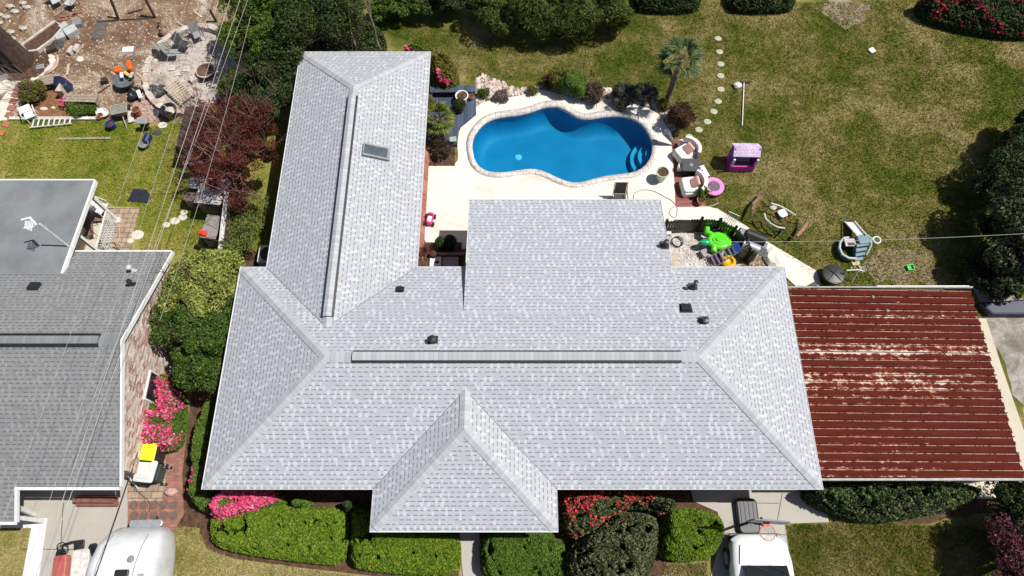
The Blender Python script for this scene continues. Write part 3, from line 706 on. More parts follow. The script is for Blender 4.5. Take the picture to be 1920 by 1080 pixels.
def ridge_vent(parent, a, b, k, mcap, sub=True, w=.17, h=.07):
    a, b = Vector(a), Vector(b); d = (b-a).normalized(); s = Vector((-d.y, d.x, 0))
    m = MB(); vs = []
    for p in (a, b):
        vs += [p+s*(w+.015)-Vector((0, 0, w*k+.02)), p+s*(w+.015)+Vector((0, 0, h-w*k)), p+Vector((0, 0, h+.0)), p-s*(w+.015)+Vector((0, 0, h-w*k)), p-s*(w+.015)-Vector((0, 0, w*k+.02))]
    m.add(vs, [(0, 1, 6, 5), (1, 2, 7, 6), (2, 3, 8, 7), (3, 4, 9, 8), (0, 4, 3, 2, 1), (5, 6, 7, 8, 9)])
    o = part('ridge_vent', hl(m) if parent is roof else m, mBlack, parent)
    m2 = MB(); cap(m2, a+Vector((0, 0, h)), b+Vector((0, 0, h)), k, w-.035, .022)
    o2 = part('ridge_cap', hl(m2) if parent is roof else m2, mcap, parent); cap_uv(o2, [(a, b)])
ridge_vent(roof, (-4.85, RL[1], zr+.03), (5.15, RL[1], zr+.03), .4, mCap)
ridge_vent(roof, (wm, Wf[1]+.35, zw+.03), (wm, Wb[1]-.45, zw+.03), .4, mCap)
def rear_z(y): return ze+P4*(yb-y)
def onroof(px, py, f):
    z = 3.0
    for _ in range(30):
        p = G(px, py, z); z = f(p)
    return G(px, py, z)
def pipe_vent(px, py, f, h=.32, r=.05, cone=True):
    p = onroof(px, py, f); m = MB(); x, y, z = p.x, p.y, p.z
    m.box((x, y, z+.02), (.30, .34, .03)); m.lathe((x, y, z), [(.13, .0), (.10, .10), (r, .16), (r, h), (r+.035, h+.005), (r+.035, h+.06), (0, h+.08)], 12)
    part('vent_pipe', hl(m), mBlack, roof, smooth=True)
RZ = lambda p: rear_z(p.y); BZ = lambda p: zb1+(zb0-zb1)*(bb-p.y)/(bb-b0)
def box_vent(px, py, f, w_=.32):
    p = onroof(px, py, f); m = MB(); m.box((p.x, p.y, p.z+.06), (w_, w_*.85, .14), rx=-.38); m.box((p.x, p.y, p.z+.02), (w_+.12, w_+.1, .02), rx=-.38)
    part('box_vent', hl(m), mBlack, roof, bevel=.015)
box_vent(750, 543, RZ, .17); box_vent(1285, 578, RZ, .30)
pipe_vent(812, 640, RZ, .22, .08); pipe_vent(1299, 540, RZ, .42, .05); pipe_vent(1320, 603, RZ, .16, .07); pipe_vent(1246, 461, BZ, .3, .05)
# skylight on the wing's right slope
def wing_z(p): return ze+P4*(wr-p.x)
c = onroof(706, 287, wing_z); tl = math.atan(.4)
sk = MB(); sk.box((c.x, c.y-6, c.z+.06), (.98, .52, .14), ry=tl); sko = part('skylight', sk, mGrey, roof, bevel=.01)
sg = MB(); sg.box((c.x+.005, c.y-6, c.z+.14), (.84, .38, .01), ry=tl); part('skylight_glass', sg, M('skylight_pane', (.09,.11,.13), (.06,.075,.09), 3, .12, bs=0), roof)
# windows and doors on the walls that a side step could show
def window(parent, c, wd, ht, axis, off=(0, 0)):
    m = MB(); a = (wd+.12, .06, ht+.12) if axis == 'y' else (.06, wd+.12, ht+.12); m.box(c, a); fo = part('window', m, mWhite, parent)
    m = MB(); k = .012; cc = (c[0]+off[0]*.03, c[1]+off[1]*.03, c[2]); a = (wd, .03, ht) if axis == 'y' else (.03, wd, ht); m.box(cc, a); part('window_pane', m, mGlass, fo)
for x in (-7.2, 3.2, 5.6): window(house, (x, yf+i5-.01-6, 1.35), 1.3, 1.1, 'y', (0, -1))
window(house, (1.9, bb-.5-6, 1.1), 2.2, 1.7, 'y', (0, 1)); window(house, (4.0, bb-.5-6, 1.3), 1.0, 1.0, 'y', (0, 1))
for y in (11.5, 14, 17): window(house, (wr-.45, y-6, 1.35), 1.2, 1.1, 'x', (1, 0)); window(house, (wl+i5, y-6, 1.35), 1.0, 1.0, 'x', (-1, 0))
part('door', MB().box((-1.4, ff+i5-.02-6, 1.05), (1.0, .06, 2.1)), M('door_paint', (.10, .03, .02)), house)

# ================================================================ CARPORT
cpt = thing('carport', 'open carport with a rusty red ribbed metal roof', 'carport', (12.6, 6.2, 0))
cx0, cx1, cy0, cy1 = 9.36, 15.95, 3.0, 9.40; zc0, zc1 = 2.42, 2.18
m = MB(); nseg = int(round((cy1-cy0)/PAN)); xs = np.linspace(cx0, cx1, 2)
prof = []
for i in range(nseg):
    y = cy0+i*PAN
    prof += [(y, 0), (y, .045), (y+.028, .045), (y+.034, .002), (y+PAN*.5, -.006), (y+PAN-.001, .0)]
for i in range(len(prof)-1):
    (y0, h0), (y1, h1) = prof[i], prof[i+1]
    xe = cx1+.03*math.sin(i*1.7)
    m.add([(cx0-12.6, y0-6.2, zc0+h0), (xe-12.6, y0-6.2, zc1+h0), (xe-12.6, y1-6.2, zc1+h1), (cx0-12.6, y1-6.2, zc0+h1)], [(0, 1, 2, 3)])
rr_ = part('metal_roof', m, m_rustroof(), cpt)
mOG = M('old_gutter', (.40, .38, .36), (.22, .2, .19), 4, .6)
part('gutter', MB().box((.1, cy0-6.2-.05, 2.24), (6.55, .07, .14)), mOG, cpt); part('gutter', MB().box((.1, cy1-6.2+.03, 2.24), (6.55, .05, .12)), mOG, cpt)
m = MB(); m.box((1.65, cy1-6.2+.065, 2.26), (3.2, .03, .10)); part('edge_trim', m, mWhite, cpt)
for x in (-3.0, .2, 3.2):
    for y in (-3.0, 3.0): part('post', MB().box((x, y, 1.09), (.1, .1, 2.12)), mWhite, cpt)
part('beam', MB().box((3.2, 0, 2.07), (.1, 6.2, .12)), mWhite, cpt); part('beam', MB().box((-3.0, 0, 2.12), (.1, 6.2, .12)), mWhite, cpt)
part('storage_wall', MB().box((-.2, 3.12, 1.0), (5.8, .08, 2.0)), mWood, cpt)
for px_, py_ in ((1636, 557), (1663, 583)):
    p = G(px_, py_, 2.3); part('leaf_debris', MB().lathe((p.x-12.6, p.y-6.2, 2.30), [(.07, 0), (.05, .05), (0, .07)], 8), mGrey, cpt)

# ================================================================ NEIGHBOUR HOUSE
nb = thing('house', 'neighbouring house with dark grey gable roof and mottled brick end wall', 'house', (-18, 6.8, 0))
NX, NY = -18, 6.8
def nl(m): m.v = [(x-NX, y-NY, z) for x, y, z in m.v]; return m
nr, nlft = -12.2, -30.0; nf, nbk, nry = 2.75, 10.9, 6.95; nz, nzr = 2.1, 3.87
rf = MB()
cf = G(28, 912, nz).x     # left of here the front roof runs further out
sf = (nzr-nz)/(nry-nf); ext = 1.0
poly(rf, [(cf, nf, nz), (nr, nf, nz), (nr, nry, nzr), (nlft, nry, nzr), (nlft, nf-ext, nz-ext*sf), (cf, nf-ext, nz-ext*sf)])
poly(rf, [(nr, nbk, nz), (nlft, nbk, nz), (nlft, nry, nzr), (nr, nry, nzr)])
nroof = part('roof', nl(rf), mRoofN, nb, uv=True)
mFlat = M('weathered_flat_roofing', (.205,.215,.22), (.135,.145,.152), .8, .9, bs=.1, detail=9)
mFlatOld = m_shingle('worn_rolled_roofing', (.162, .170, .172), (.175, .182, .184), (.15, .158, .16), course=31.0, tab=37.0, line=1.0)
prf = MB(); pxr = -15.55
poly(prf, [(pxr, 13.75, 2.28), (nlft, 13.75, 2.28), (nlft, 9.75, 2.62), (pxr, 9.75, 2.62)])
part('patio_roof', nl(prf), mFlat, nb, uv=True)
fa = MB()
def board(m, a, b, dz, w_=.05, side=(0, 0)):
    a, b = Vector(a), Vector(b); d = (b-a); s = Vector((-d.y, d.x, 0)).normalized()*w_
    vs = [a, b, b+s, a+s]; vs = [v-Vector((0, 0, dz)) for v in vs]+vs
    m.add(vs, [(3, 2, 1, 0), (4, 5, 6, 7), (0, 1, 5, 4), (1, 2, 6, 5), (2, 3, 7, 6), (3, 0, 4, 7)])
board(fa, (nr+.02, nf, nz+.012), (nr+.02, nry, nzr+.012), .16, -.06); board(fa, (nr+.02, nry, nzr+.012), (nr+.02, nbk, nz+.012), .16, -.06)
board(fa, (cf, nf-.01, nz), (nr, nf-.01, nz), .14, -.08); board(fa, (nlft, nbk, nz), (nr, nbk, nz), .14, .05)
board(fa, (cf+.0, nf-ext, nz-ext*sf+.01), (cf+.0, nf, nz+.01), .14, -.07)
board(fa, (nlft, nf-ext, nz-ext*sf), (cf, nf-ext, nz-ext*sf), .14, -.08)
board(fa, (pxr, 9.8, 2.63), (pxr, 13.76, 2.29), .16, -.07); board(fa, (nlft, 13.76, 2.285), (pxr, 13.76, 2.285), .14, .06)
part('fascia', nl(fa), mWhite, nb)
cc_ = MB(); cap(cc_, (nlft, nry, nzr), (nr, nry, nzr), .42, .2)
o = part('ridge_cap', nl(cc_), mCapN, nb); cap_uv(o, [((nlft, nry, nzr), (nr, nry, nzr))])
vm = MB(); cap(vm, (nlft, nry, nzr+.06), (nr-.65, nry, nzr+.06), .42, .17, .03); vb = MB(); vb.box(((nlft+nr-.65)/2, nry, nzr-.02), (nr-.65-nlft, .42, .12))
part('ridge_vent', nl(vb), mBlack, nb); o = part('ridge_cap', nl(vm), mCapN, nb); cap_uv(o, [((nlft, nry, nzr), (nr-.65, nry, nzr))])
wa = MB(); wx = nr-.12
vs = [(wx, nf+.55, 0), (wx, nbk-.4, 0), (wx, nbk-.4, nz+.12), (wx, nry, nzr-.05), (wx, nf+.55, nz+.12)]
wa.add(vs+[(nlft, y, z) for _, y, z in vs], [(0, 1, 2, 3, 4), (0, 4, 9, 5), (1, 6, 7, 2)])
part('wall', nl(wa), mBrickN, nb)
p = G(262, 685, .9); window(nb, (wx+.02-NX, 6.15-NY, 1.05), .9, 1.0, 'x', (1, 0))
p2 = MB(); p2.box((wx+.09, 6.15, .60), (.12, 1.0, .08)); part('window_box', nl(p2), mWhite, nb)
for (qx, qy) in ((250, 508), (250, 534)):
    f = lambda p: nz+(nzr-nz)*(nbk-p.y)/(nbk-nry); q = onroof(qx, qy, f)
    part('vent_pipe', nl(MB().lathe((q.x, q.y, q.z-.02), [(.12, 0), (.06, .08), (.05, .28), (.09, .29), (.09, .34), (0, .36)], 10)), mWhiteDirty if qy < 520 else mBlack, nb, smooth=True)
q = onroof(66, 538, lambda p: nz+(nzr-nz)*(nbk-p.y)/(nbk-nry)); part('box_vent', nl(MB().box((q.x, q.y, q.z+.06), (.34, .3, .13), rx=-.4)), mBlack, nb, bevel=.01)
# patio posts
part('post', nl(MB().box((-15.75, 13.3, 1.12), (.11, .11, 2.24)).box((-15.75, 13.3, .06), (.2, .2, .12))), mWhite, nb)
part('post', nl(MB().box((-15.75, 11.6, 1.2), (.11, .11, 2.4))), mWhite, nb)
tr = MB()
for i in range(15):
    y = 11.7+i*.11; tr.cyl((-15.74, y, .05), (-15.74, min(13.2, y+.45), .85), .012, n=4); tr.cyl((-15.74, y, .85), (-15.74, min(13.2, y+.45), .05), .012, n=4)
tr.box((-15.74, 12.45, .9), (.04, 1.6, .05)); part('lattice', nl(tr), mWhite, nb)
part('post', nl(MB().box((cf-.15, nf-ext+.15, .78), (.12, .12, 1.5))), mWhite, nb)
# antenna on its mast
ab = onroof(112, 458, lambda p: 2.28+(2.62-2.28)*(13.75-p.y)/4.0); ab = Vector((-15.62, 10.9, 2.52))
an = thing('antenna', 'white television antenna on a thin mast above the flat grey roof', 'antenna', ab)
tp = Vector((-.12, .10, 1.45)); part('mast', MB().tube([(0, 0, 0), tp*.5, tp], .032, 6), mWhiteDirty, an)
m = MB(); m.tube([tp+Vector((-.1, -.05, 0)), tp+Vector((-.35, .2, .05)), tp+Vector((-.62, .12, .05))], [.05, .045, .03], 6)
for i in range(6): m.cyl(tp+Vector((-.20-.05*i, -.28+.02*i, 0)), tp+Vector((-.24-.05*i, .1, .02)), .012, n=5)
m.cyl(tp+Vector((-.15, -.1, 0)), tp+Vector((-.5, -.16, 0)), .016, n=5); part('aerial', m, mWhite, an)

# ================================================================ GRASS
LAWNS = [
 GP([(700,30),(1000,85),(1200,20),(1340,5),(1540,5),(1740,0),(1860,50),(1960,60),(1960,300),(1830,400),(1810,540),(1545,540),(1440,455),(1330,390),(1270,300),(1250,200),(1100,155),(880,150),(800,90),(715,60)]),
 GP([(-60,228),(180,222),(260,240),(340,230),(345,330),(375,420),(400,480),(320,480),(262,470),(262,388),(170,380),(180,338),(-60,338)]),
 GP([(330,985),(320,1010),(305,1100),(860,1110),(700,1085),(440,1048),(390,1030),(372,990)]),
 GP([(1475,985),(1555,982),(1560,965),(1700,985),(1880,990),(1900,1100),(1490,1100)]),
 GP([(1245,1058),(1325,1056),(1325,1100),(1240,1100)]),
 GP([(-60,990),(55,992),(36,1110),(-60,1110)])]
ns = [150000, 42000, 14000, 24000, 2500, 4000]
Vs = []
for pl, n in zip(LAWNS, ns):
    P = inpts(pl, n); a = rng.random(n)*6.283; h = .035+.05*rng.random(n); wd = .010+.012*rng.random(n); ln = .03+.05*rng.random(n); b = rng.random(n)*6.283
    p0 = np.c_[P[:,0]+np.cos(a)*wd, P[:,1]+np.sin(a)*wd, np.full(n,.001)]; p1 = np.c_[P[:,0]-np.cos(a)*wd, P[:,1]-np.sin(a)*wd, np.full(n,.001)]
    p2 = np.c_[P[:,0]+np.cos(b)*ln, P[:,1]+np.sin(b)*ln, h]; Vs.append(np.stack([p0,p1,p2],1).reshape(-1,3))
Vs = np.concatenate(Vs); k_ = len(Vs)//3
me = bpy.data.meshes.new('grass'); me.vertices.add(len(Vs)); me.vertices.foreach_set('co', Vs.ravel()); me.loops.add(len(Vs)); me.loops.foreach_set('vertex_index', np.arange(len(Vs)))
me.polygons.add(k_); me.polygons.foreach_set('loop_start', np.arange(k_)*3); me.update(calc_edges=True); me.validate(); me.materials.append(mBlade)
go = bpy.data.objects.new('grass', me); COL.objects.link(go); tag(go, kind='stuff')

# ================================================================ PLANTS
def crown_thing(name, label, cat, base, blobs, n, leaf, mat, trunk_r=.08, limbs=True, bark=None, group=None, lump=.22, aspect=.5, core=.6, flowers=None, jit=.8, ls=1.6, twigs=0, lo=.72):
    "blobs: (px, py, z, r) or (px, py, z, rx, ry, rz)"
    bx, by = base.x, base.y; t = thing(name, label, cat, (bx, by, 0), group=group)
    B = []
    for b in blobs:
        p = G(b[0], b[1], b[2]); r = b[3:] if len(b) > 4 else (b[3], b[3], b[3]*.8); B.append((p.x-bx, p.y-by, b[2], *r))
    m = MB()
    for b in list(B):
        c = Vector(b[:3]); rt = Vector((b[0]*.15, b[1]*.15, 0)); mid = rt.lerp(c, .55)+Vector((random.uniform(-.15, .15), random.uniform(-.15, .15), .15))
        m.tube([rt, mid, c+Vector((0, 0, b[5]*.3))], [trunk_r, trunk_r*.7, trunk_r*.3], 7)
        for _ in range(twigs): branch(m, mid.lerp(c, .6), Vector((random.gauss(0, 1), random.gauss(0, 1), .9)), b[3]*1.15, trunk_r*.4, 2, .5, .25)
    part('trunk', m, bark or mBark, t, smooth=True)
    B0 = list(B)
    for b in B0:                                   # smaller lobes over each main mass
        for k in range(7):
            a = random.uniform(0, 6.28); e_ = random.uniform(-.1, 1.35); f_ = random.uniform(.28, .5)
            B.append((b[0]+b[3]*.85*math.cos(a)*math.cos(e_), b[1]+b[4]*.85*math.sin(a)*math.cos(e_), b[2]+b[5]*.85*math.sin(e_), b[3]*f_, b[4]*f_, b[5]*f_*1.1))
    for i_, b in enumerate(B0): B[i_] = (*b[:3], b[3]*.9, b[4]*.9, b[5]*.9)
    P, N = blob_pts(B, n, lo, lump, ls); lm = leaf_mb(P, N, leaf, aspect, jit)
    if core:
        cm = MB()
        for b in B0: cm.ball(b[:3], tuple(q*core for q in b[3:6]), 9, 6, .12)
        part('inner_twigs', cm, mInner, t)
    cr = part('crown', lm, mat, t)
    if flowers:
        fm, fn, fs, th = flowers
        up = P[P[:, 2] > np.quantile(P[:, 2], .35)]
        part('blossoms', flowers_mb(up, fn, fs, th, 1.9), fm, cr)
    return t
def hedge(name, label, px, h, n, leaf, mat, z=None, edge=.38, lump=.1, flowers=None, cat='hedge', group=None, ls=3, core=True, aspect=.55):
    pl = GP(px, h*.75 if z is None else z); pl = smoothpoly(pl, 1)
    cx, cy = sum(p[0] for p in pl)/len(pl), sum(p[1] for p in pl)/len(pl)
    pl = [(x-cx, y-cy) for x, y in pl]
    m, P = hedge_mb(pl, h, n, leaf, edge, aspect, lump, ls, core=core)
    ip = offset(pl, -min(edge*.8, .34));     t = thing(name, label, cat, (cx, cy, 0), group=group)
    part('foliage', m, mat, t)
    if flowers:
        fm, fn, fs, th = flowers; part('blossoms', flowers_mb(P[P[:, 2] > h*.3], fn, fs, th, 1.7), fm, t)
    st = MB()
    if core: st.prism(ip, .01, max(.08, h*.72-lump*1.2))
    for k in range(6):
        q = inpts([(x*.7, y*.7) for x, y in pl], 1)[0]; st.tube([(q[0], q[1], 0), (q[0]+.05, q[1], h*.35), (q[0]+.1, q[1]+.05, h*.7)], [.03, .02, .01], 5)
    part('stems', st, mInner, t); return t

# --- along the front of the main house
hedge('clipped_hedge', 'long bright green clipped hedge curving along the front bed at lower left', [(388,965),(386,1000),(396,1022),(440,1036),(500,1046),(570,1054),(640,1060),(650,1000),(640,948),(560,952),(500,940),(420,962)], 1.0, 26000, .085, L_bright, ls=2.6, lump=.13)
hedge('clipped_hedge', 'bright green clipped hedge beside the front walk, with a thin gap on its left', [(655,1000),(652,1062),(700,1072),(780,1078),(850,1076),(862,1060),(860,1004),(835,1000),(760,985),(690,975),(690,960),(668,948),(655,955)], 1.0, 22000, .085, L_bright, ls=2.6, lump=.12)
hedge('clipped_hedge', 'rounded green hedge just right of the front walk', [(902,1000),(898,1045),(905,1085),(945,1100),(1000,1095),(1035,1060),(1045,1010),(1030,990),(950,985)], 1.0, 15000, .085, LEAF('leaf_bright_cool', (.04,.09,.012), (.075,.15,.018), (.15,.23,.03)), ls=2.6)
hedge('clipped_hedge', 'round bright green clipped shrub beside the driveway', [(1242,965),(1238,1010),(1243,1045),(1290,1054),(1340,1046),(1362,1010),(1366,985),(1350,960),(1300,950),(1260,952)], 1.1, 15000, .085, L_bright, lump=.12)
hedge('azalea_bush', 'pink flowering azalea at the front left corner of the house', [(384,960),(396,976),(430,968),(470,962),(505,955),(520,938),(515,918),(470,910),(410,916),(388,935)], 1.35, 7000, .08, L_mid, z=1.2, flowers=(F_pink, 4200, .08, -.6), cat='flowering bush', lump=.15)
hedge('azalea_bush', 'red flowering azalea in the corner right of the front porch', [(1052,925),(1050,985),(1080,1010),(1120,1000),(1150,960),(1205,945),(1272,965),(1278,935),(1240,920),(1120,912)], 1.5, 12000, .085, L_glossy, z=1.3, flowers=(F_red, 1300, .075, -.35), cat='flowering bush', lump=.2)
hedge('glossy_shrub', 'large dark glossy shrub spreading below the red azalea', [(1085,1010),(1060,1050),(1075,1100),(1150,1110),(1215,1090),(1238,1050),(1244,990),(1235,960),(1180,955),(1130,980)], 1.7, 17000, .095, LEAF('leaf_glossy_olive', (.014,.022,.006), (.046,.058,.018), (.24,.25,.12)), z=1.4, cat='shrub', lump=.22, edge=.6)
hedge('low_shrub', 'loose green shrub between the round hedge and the dark glossy shrub', [(1000,1010),(990,1060),(1010,1100),(1070,1100),(1075,1050),(1050,1005)], .8, 5000, .09, L_mid, cat='shrub', lump=.2)
hedge('leafy_plant', 'small broad-leaved plant at the wall behind the long clipped hedge', [(540,938),(548,950),(570,952),(578,942),(560,932)], 1.1, 500, .16, L_mid, cat='plant')
hedge('leafy_plant', 'second small leafy plant by the wall, left of the porch corner', [(636,940),(640,958),(668,962),(676,946),(655,935)], 1.2, 700, .12, L_dark, cat='plant')
hedge('side_hedge', 'narrow green hedge along the left side of the main house', [(392,700),(362,790),(352,860),(345,920),(362,955),(392,960),(396,900),(392,860),(404,790),(416,705)], 1.1, 16000, .09, L_mid, z=.9, flowers=(F_pink, 200, .07, .5), lump=.2)
hedge('azalea_bush', 'pink flowering azalea against the mottled brick wall', [(262,800),(256,836),(290,842),(318,836),(332,790),(330,740),(318,700),(296,690),(280,720),(270,760)], 1.2, 12000, .08, L_mid, z=1.0, flowers=(F_pink, 3000, .08, -.5), cat='flowering bush', lump=.22)
# --- between the houses
crown_thing('shrub_tree', 'tall shrub with yellow-green leaf tips between the two houses', 'shrub', G(385,600,0), [(385,520,2.0,.95),(350,535,1.9,.8),(420,505,1.9,.85),(395,560,2.1,.9),(345,580,1.8,.8)], 15000, .11, L_varieg, twigs=3)
crown_thing('shrub_tree', 'tall dark green shrub beside the left eave of the main house', 'shrub', G(385,650,0), [(345,610,1.9,.95),(385,640,2.1,1.0),(410,590,1.8,.75),(370,690,1.9,.85),(405,690,1.6,.65)], 18000, .11, LEAF('leaf_deep', (.018,.045,.008), (.048,.095,.014), (.13,.20,.035)), twigs=1)
crown_thing('weedy_shrub', 'loose light green weeds behind the fence near the wing', 'shrub', G(455,450,0), [(450,450,.7,.8,.9,.6),(470,400,.7,.7,.9,.6),(435,475,.9,.6,.6,.6)], 5000, .12, LEAF('leaf_weed', (.05,.08,.015), (.12,.17,.03), (.24,.26,.07)), aspect=.25, core=.45, twigs=2, lump=.4)
# --- red tree
t = crown_thing('red_leaf_tree', 'small tree with dark red leaves and bare twigs beside the back wing', 'tree', G(440,310,0),
    [(440,250,2.3,1.35,1.3,.9),(395,225,2.0,.9,.9,.7),(485,230,2.2,.85,1.0,.8),(500,290,2.1,.75,.8,.8),(445,325,2.3,1.2,.9,.8),(390,290,2.0,.95,.9,.7),(450,380,1.8,.65,.5,.5),(400,345,1.8,.5,.5,.5)], 15000, .065, L_red, bark=mTwigR, twigs=7, core=.4, lump=.3, lo=.45)
# --- left of the wing: green thicket
crown_thing('thicket_tree', 'bright green bushy tree at the edge of the sandy yard', 'tree', G(500,110,0), [(470,25,2.6,1.1),(500,75,2.4,1.0),(455,75,2.0,.9),(520,20,2.8,1.0),(475,-15,2.6,1.2)], 14000, .11, LEAF('leaf_lime', (.03,.07,.008), (.08,.14,.016), (.16,.23,.03)), twigs=2, lump=.3)
crown_thing('thicket_tree', 'dark glossy tree left of the end of the back wing', 'tree', G(570,160,0), [(560,50,3.0,1.2),(610,20,3.0,1.2),(540,110,2.6,1.0),(650,40,3.0,1.0),(590,-20,3,1.2)], 15000, .12, LEAF('leaf_evergreen', (.014,.03,.008), (.035,.06,.014), (.09,.13,.03)), twigs=3, lump=.4, core=.4)
crown_thing('thicket_tree', 'dark shrubby tree between the red tree and the thicket', 'tree', G(490,210,0), [(480,140,1.9,.85),(515,150,2.2,.85),(450,175,1.4,.7),(500,195,2.0,.8),(530,185,1.8,.7),(470,200,1.4,.6)], 13000, .10, L_dark, twigs=2, lump=.35)
crown_thing('fern_bush', 'light green leafy bush between the fire ring and the red tree', 'bush', G(435,190,0), [(440,160,.8,.6,.6,.5),(465,185,.9,.6,.5,.5),(425,170,.6,.4,.4,.35)], 3500, .12, LEAF('leaf_fresh', (.06,.12,.012), (.12,.2,.02), (.2,.28,.04)), aspect=.3, twigs=1)
for k, (a, b, hh, lab) in enumerate((((672,100), (645,-10), 3.4, 'bare pale sapling behind the wing, left of the pair'), ((716,100), (695,-15), 3.3, 'bare pale sapling behind the wing, right of the pair'))):
    p = G(*a, 0); m = MB(); branch(m, (0, 0, 0), (-.15, .12, 1), 3.2, .05, 3, .4, .5, 4, (3, 4)); tt = thing('bare_sapling', lab, 'tree', p, group='bare saplings behind the wing')
    part('trunk', m, mTwigP, tt); P, N = blob_pts([(-.3, .3, 2.8, .8, .8, .7)], 500, .3); part('crown', leaf_mb(P, N, .08), L_mid, tt)
m = MB()
for k in range(26):
    q = G(random.uniform(520, 700), random.uniform(75, 120), 0); branch(m, (q.x-G(600,100).x, q.y-G(600,100).y, 0), (random.gauss(0, .25), random.gauss(0, .25), 1), 1.9, .025, 2, .5, .3, 3, (1, 3))
one('dead_brush', 'tangle of bare grey stems behind the end of the wing', 'brush', m, mTwig, loc=G(600,100))
hedge('understorey_shrub', 'low dark shrubs in the shade behind the end of the wing', [(560,60),(550,100),(600,115),(700,108),(725,85),(715,40),(640,30)], .8, 5000, .1, L_dark, cat='shrub', lump=.25)
# --- top edge
crown_thing('backyard_bush', 'green leafy bush at the top edge right of the bare saplings', 'bush', G(740,25,0), [(735,10,.8,.9,.7,.6),(770,2,.8,.9,.7,.6),(715,20,.7,.7,.6,.5)], 6500, .12, L_mid, lump=.3)
crown_thing('backyard_bush', 'dark green bush at the top edge, left of the conifers', 'bush', G(840,15,0), [(810,2,.8,.9,.7,.6),(850,-2,.9,1.0,.8,.7),(885,2,.8,.8,.6,.6)], 7500, .12, L_dark, lump=.3)
for k, (bx_, by_, bl, lab) in enumerate(((940,30,[(930,28,.9,1.1,.9,.7),(920,5,1.1,1.1,.9,.8),(935,52,.6,.7,.5,.5)], 'yellow-green feathery conifer, leftmost of the clump above the pool'),
                       (1015,30,[(1000,15,1.4,1.2,1.0,.9),(1030,48,.9,.9,.6,.7),(985,45,.8,.8,.5,.6),(1010,-20,1.6,1.2,1,.9)], 'dark feathery conifer in the middle of the clump above the pool'),
                       (1085,30,[(1085,15,1.4,1.2,1.0,.9),(1078,52,.9,.9,.6,.7),(1050,60,.6,.7,.4,.5),(1060,-15,1.6,1.1,1.0,1)], 'large dark conifer right of the clump centre above the pool'),
                       (1145,25,[(1145,8,1.2,1.0,.9,.8),(1160,33,.7,.7,.6,.5)], 'green feathery conifer, rightmost of the clump above the pool'))):
    crown_thing('conifer', lab, 'tree', G(bx_,by_,0), bl, 9000, .22, L_conifer, aspect=.16, lump=.45, group='conifers above the pool', core=.5, jit=.5, ls=2.4)
for k, (a, b, mt, lab) in enumerate(((1190, 1320, L_dark, 'dark hedge at the top edge right of the conifers'), (1365, 1500, L_dark, 'dark hedge at the top edge above the stepping stones'))):
    hedge('boundary_hedge', lab, [(a,-40),(a+5,2),(a+40,8),(b-20,6),(b,-4),(b-10,-40)], .9, 7000, .12, mt, lump=.2)
hedge('azalea_hedge', 'dark hedge with red flowers in the top right corner', [(1735,-30),(1745,2),(1800,20),(1860,32),(1930,42),(1990,36),(1990,-40)], 1.0, 14000, .12, L_dark, z=1.2, flowers=(LEAF('crimson_flower', (.25,.005,.02), (.45,.02,.06), (.6,.06,.12), transl=.3), 1500, .11, -.2), lump=.25, cat='flowering hedge')
# --- right edge
crown_thing('edge_tree', 'bushy dark green tree at the right edge of the lawn', 'tree', G(1890,370,0), [(1890,330,1.3,1.1),(1862,365,.9,.8),(1925,310,1.5,1.1),(1858,425,.7,.7),(1905,265,1.1,.9),(1940,230,1.3,1.1)], 13000, .12, L_dark, lump=.35, twigs=2)
crown_thing('edge_tree', 'tree with large pale green leaves at the right edge above the carport', 'tree', G(1900,480,0), [(1905,430,1.9,1.1),(1888,480,1.6,1.0),(1930,390,2.1,1.1),(1915,520,1.2,.9),(1945,460,2.0,1.1)], 12000, .16, LEAF('leaf_pale', (.016,.026,.012), (.05,.07,.03), (.17,.20,.10)), lump=.3, twigs=1, aspect=.45)
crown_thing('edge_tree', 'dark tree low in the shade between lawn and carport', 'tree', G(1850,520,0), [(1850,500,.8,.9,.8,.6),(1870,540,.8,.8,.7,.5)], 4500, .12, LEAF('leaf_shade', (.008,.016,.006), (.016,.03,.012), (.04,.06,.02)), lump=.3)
m = MB()
m.prism(GP([(1835,566),(1930,560),(1990,565),(1990,590),(1860,590)], .3), .0, .32)
one('blue_tarp', 'dark blue tarpaulin heap under the trees right of the carport', 'tarp', m, M('navy_tarp', (.012,.02,.06), (.006,.01,.03), 3, .5), bevel=.08)
# --- below the carport
hedge('vine_hedge', 'dark glossy hedge in front of the carport', [(1530,905),(1525,930),(1570,955),(1625,972),(1690,975),(1750,965),(1800,955),(1850,935),(1862,905),(1700,892)], 1.5, 18000, .11, L_glossy, z=1.2, lump=.25, edge=.5)
crown_thing('corner_shrub', 'dark shrub at the lower right corner of the carport', 'shrub', G(1900,940,0), [(1900,930,1.4,.9),(1935,960,1.5,.9),(1880,985,1.0,.6),(1890,1030,.9,.6),(1925,1020,1.2,.8)], 8000, .11, L_dark, lump=.3)
crown_thing('red_shrub', 'dull red leaved shrub at the bottom right corner', 'shrub', G(1890,1050,0), [(1875,1000,1.5,.45),(1895,1045,1.6,.55),(1920,1010,1.5,.5),(1930,1070,1.6,.6),(1900,1085,1.4,.5)], 6500, .08, LEAF('leaf_dullred', (.05,.015,.02), (.14,.045,.06), (.30,.12,.14)), lump=.4, twigs=2)
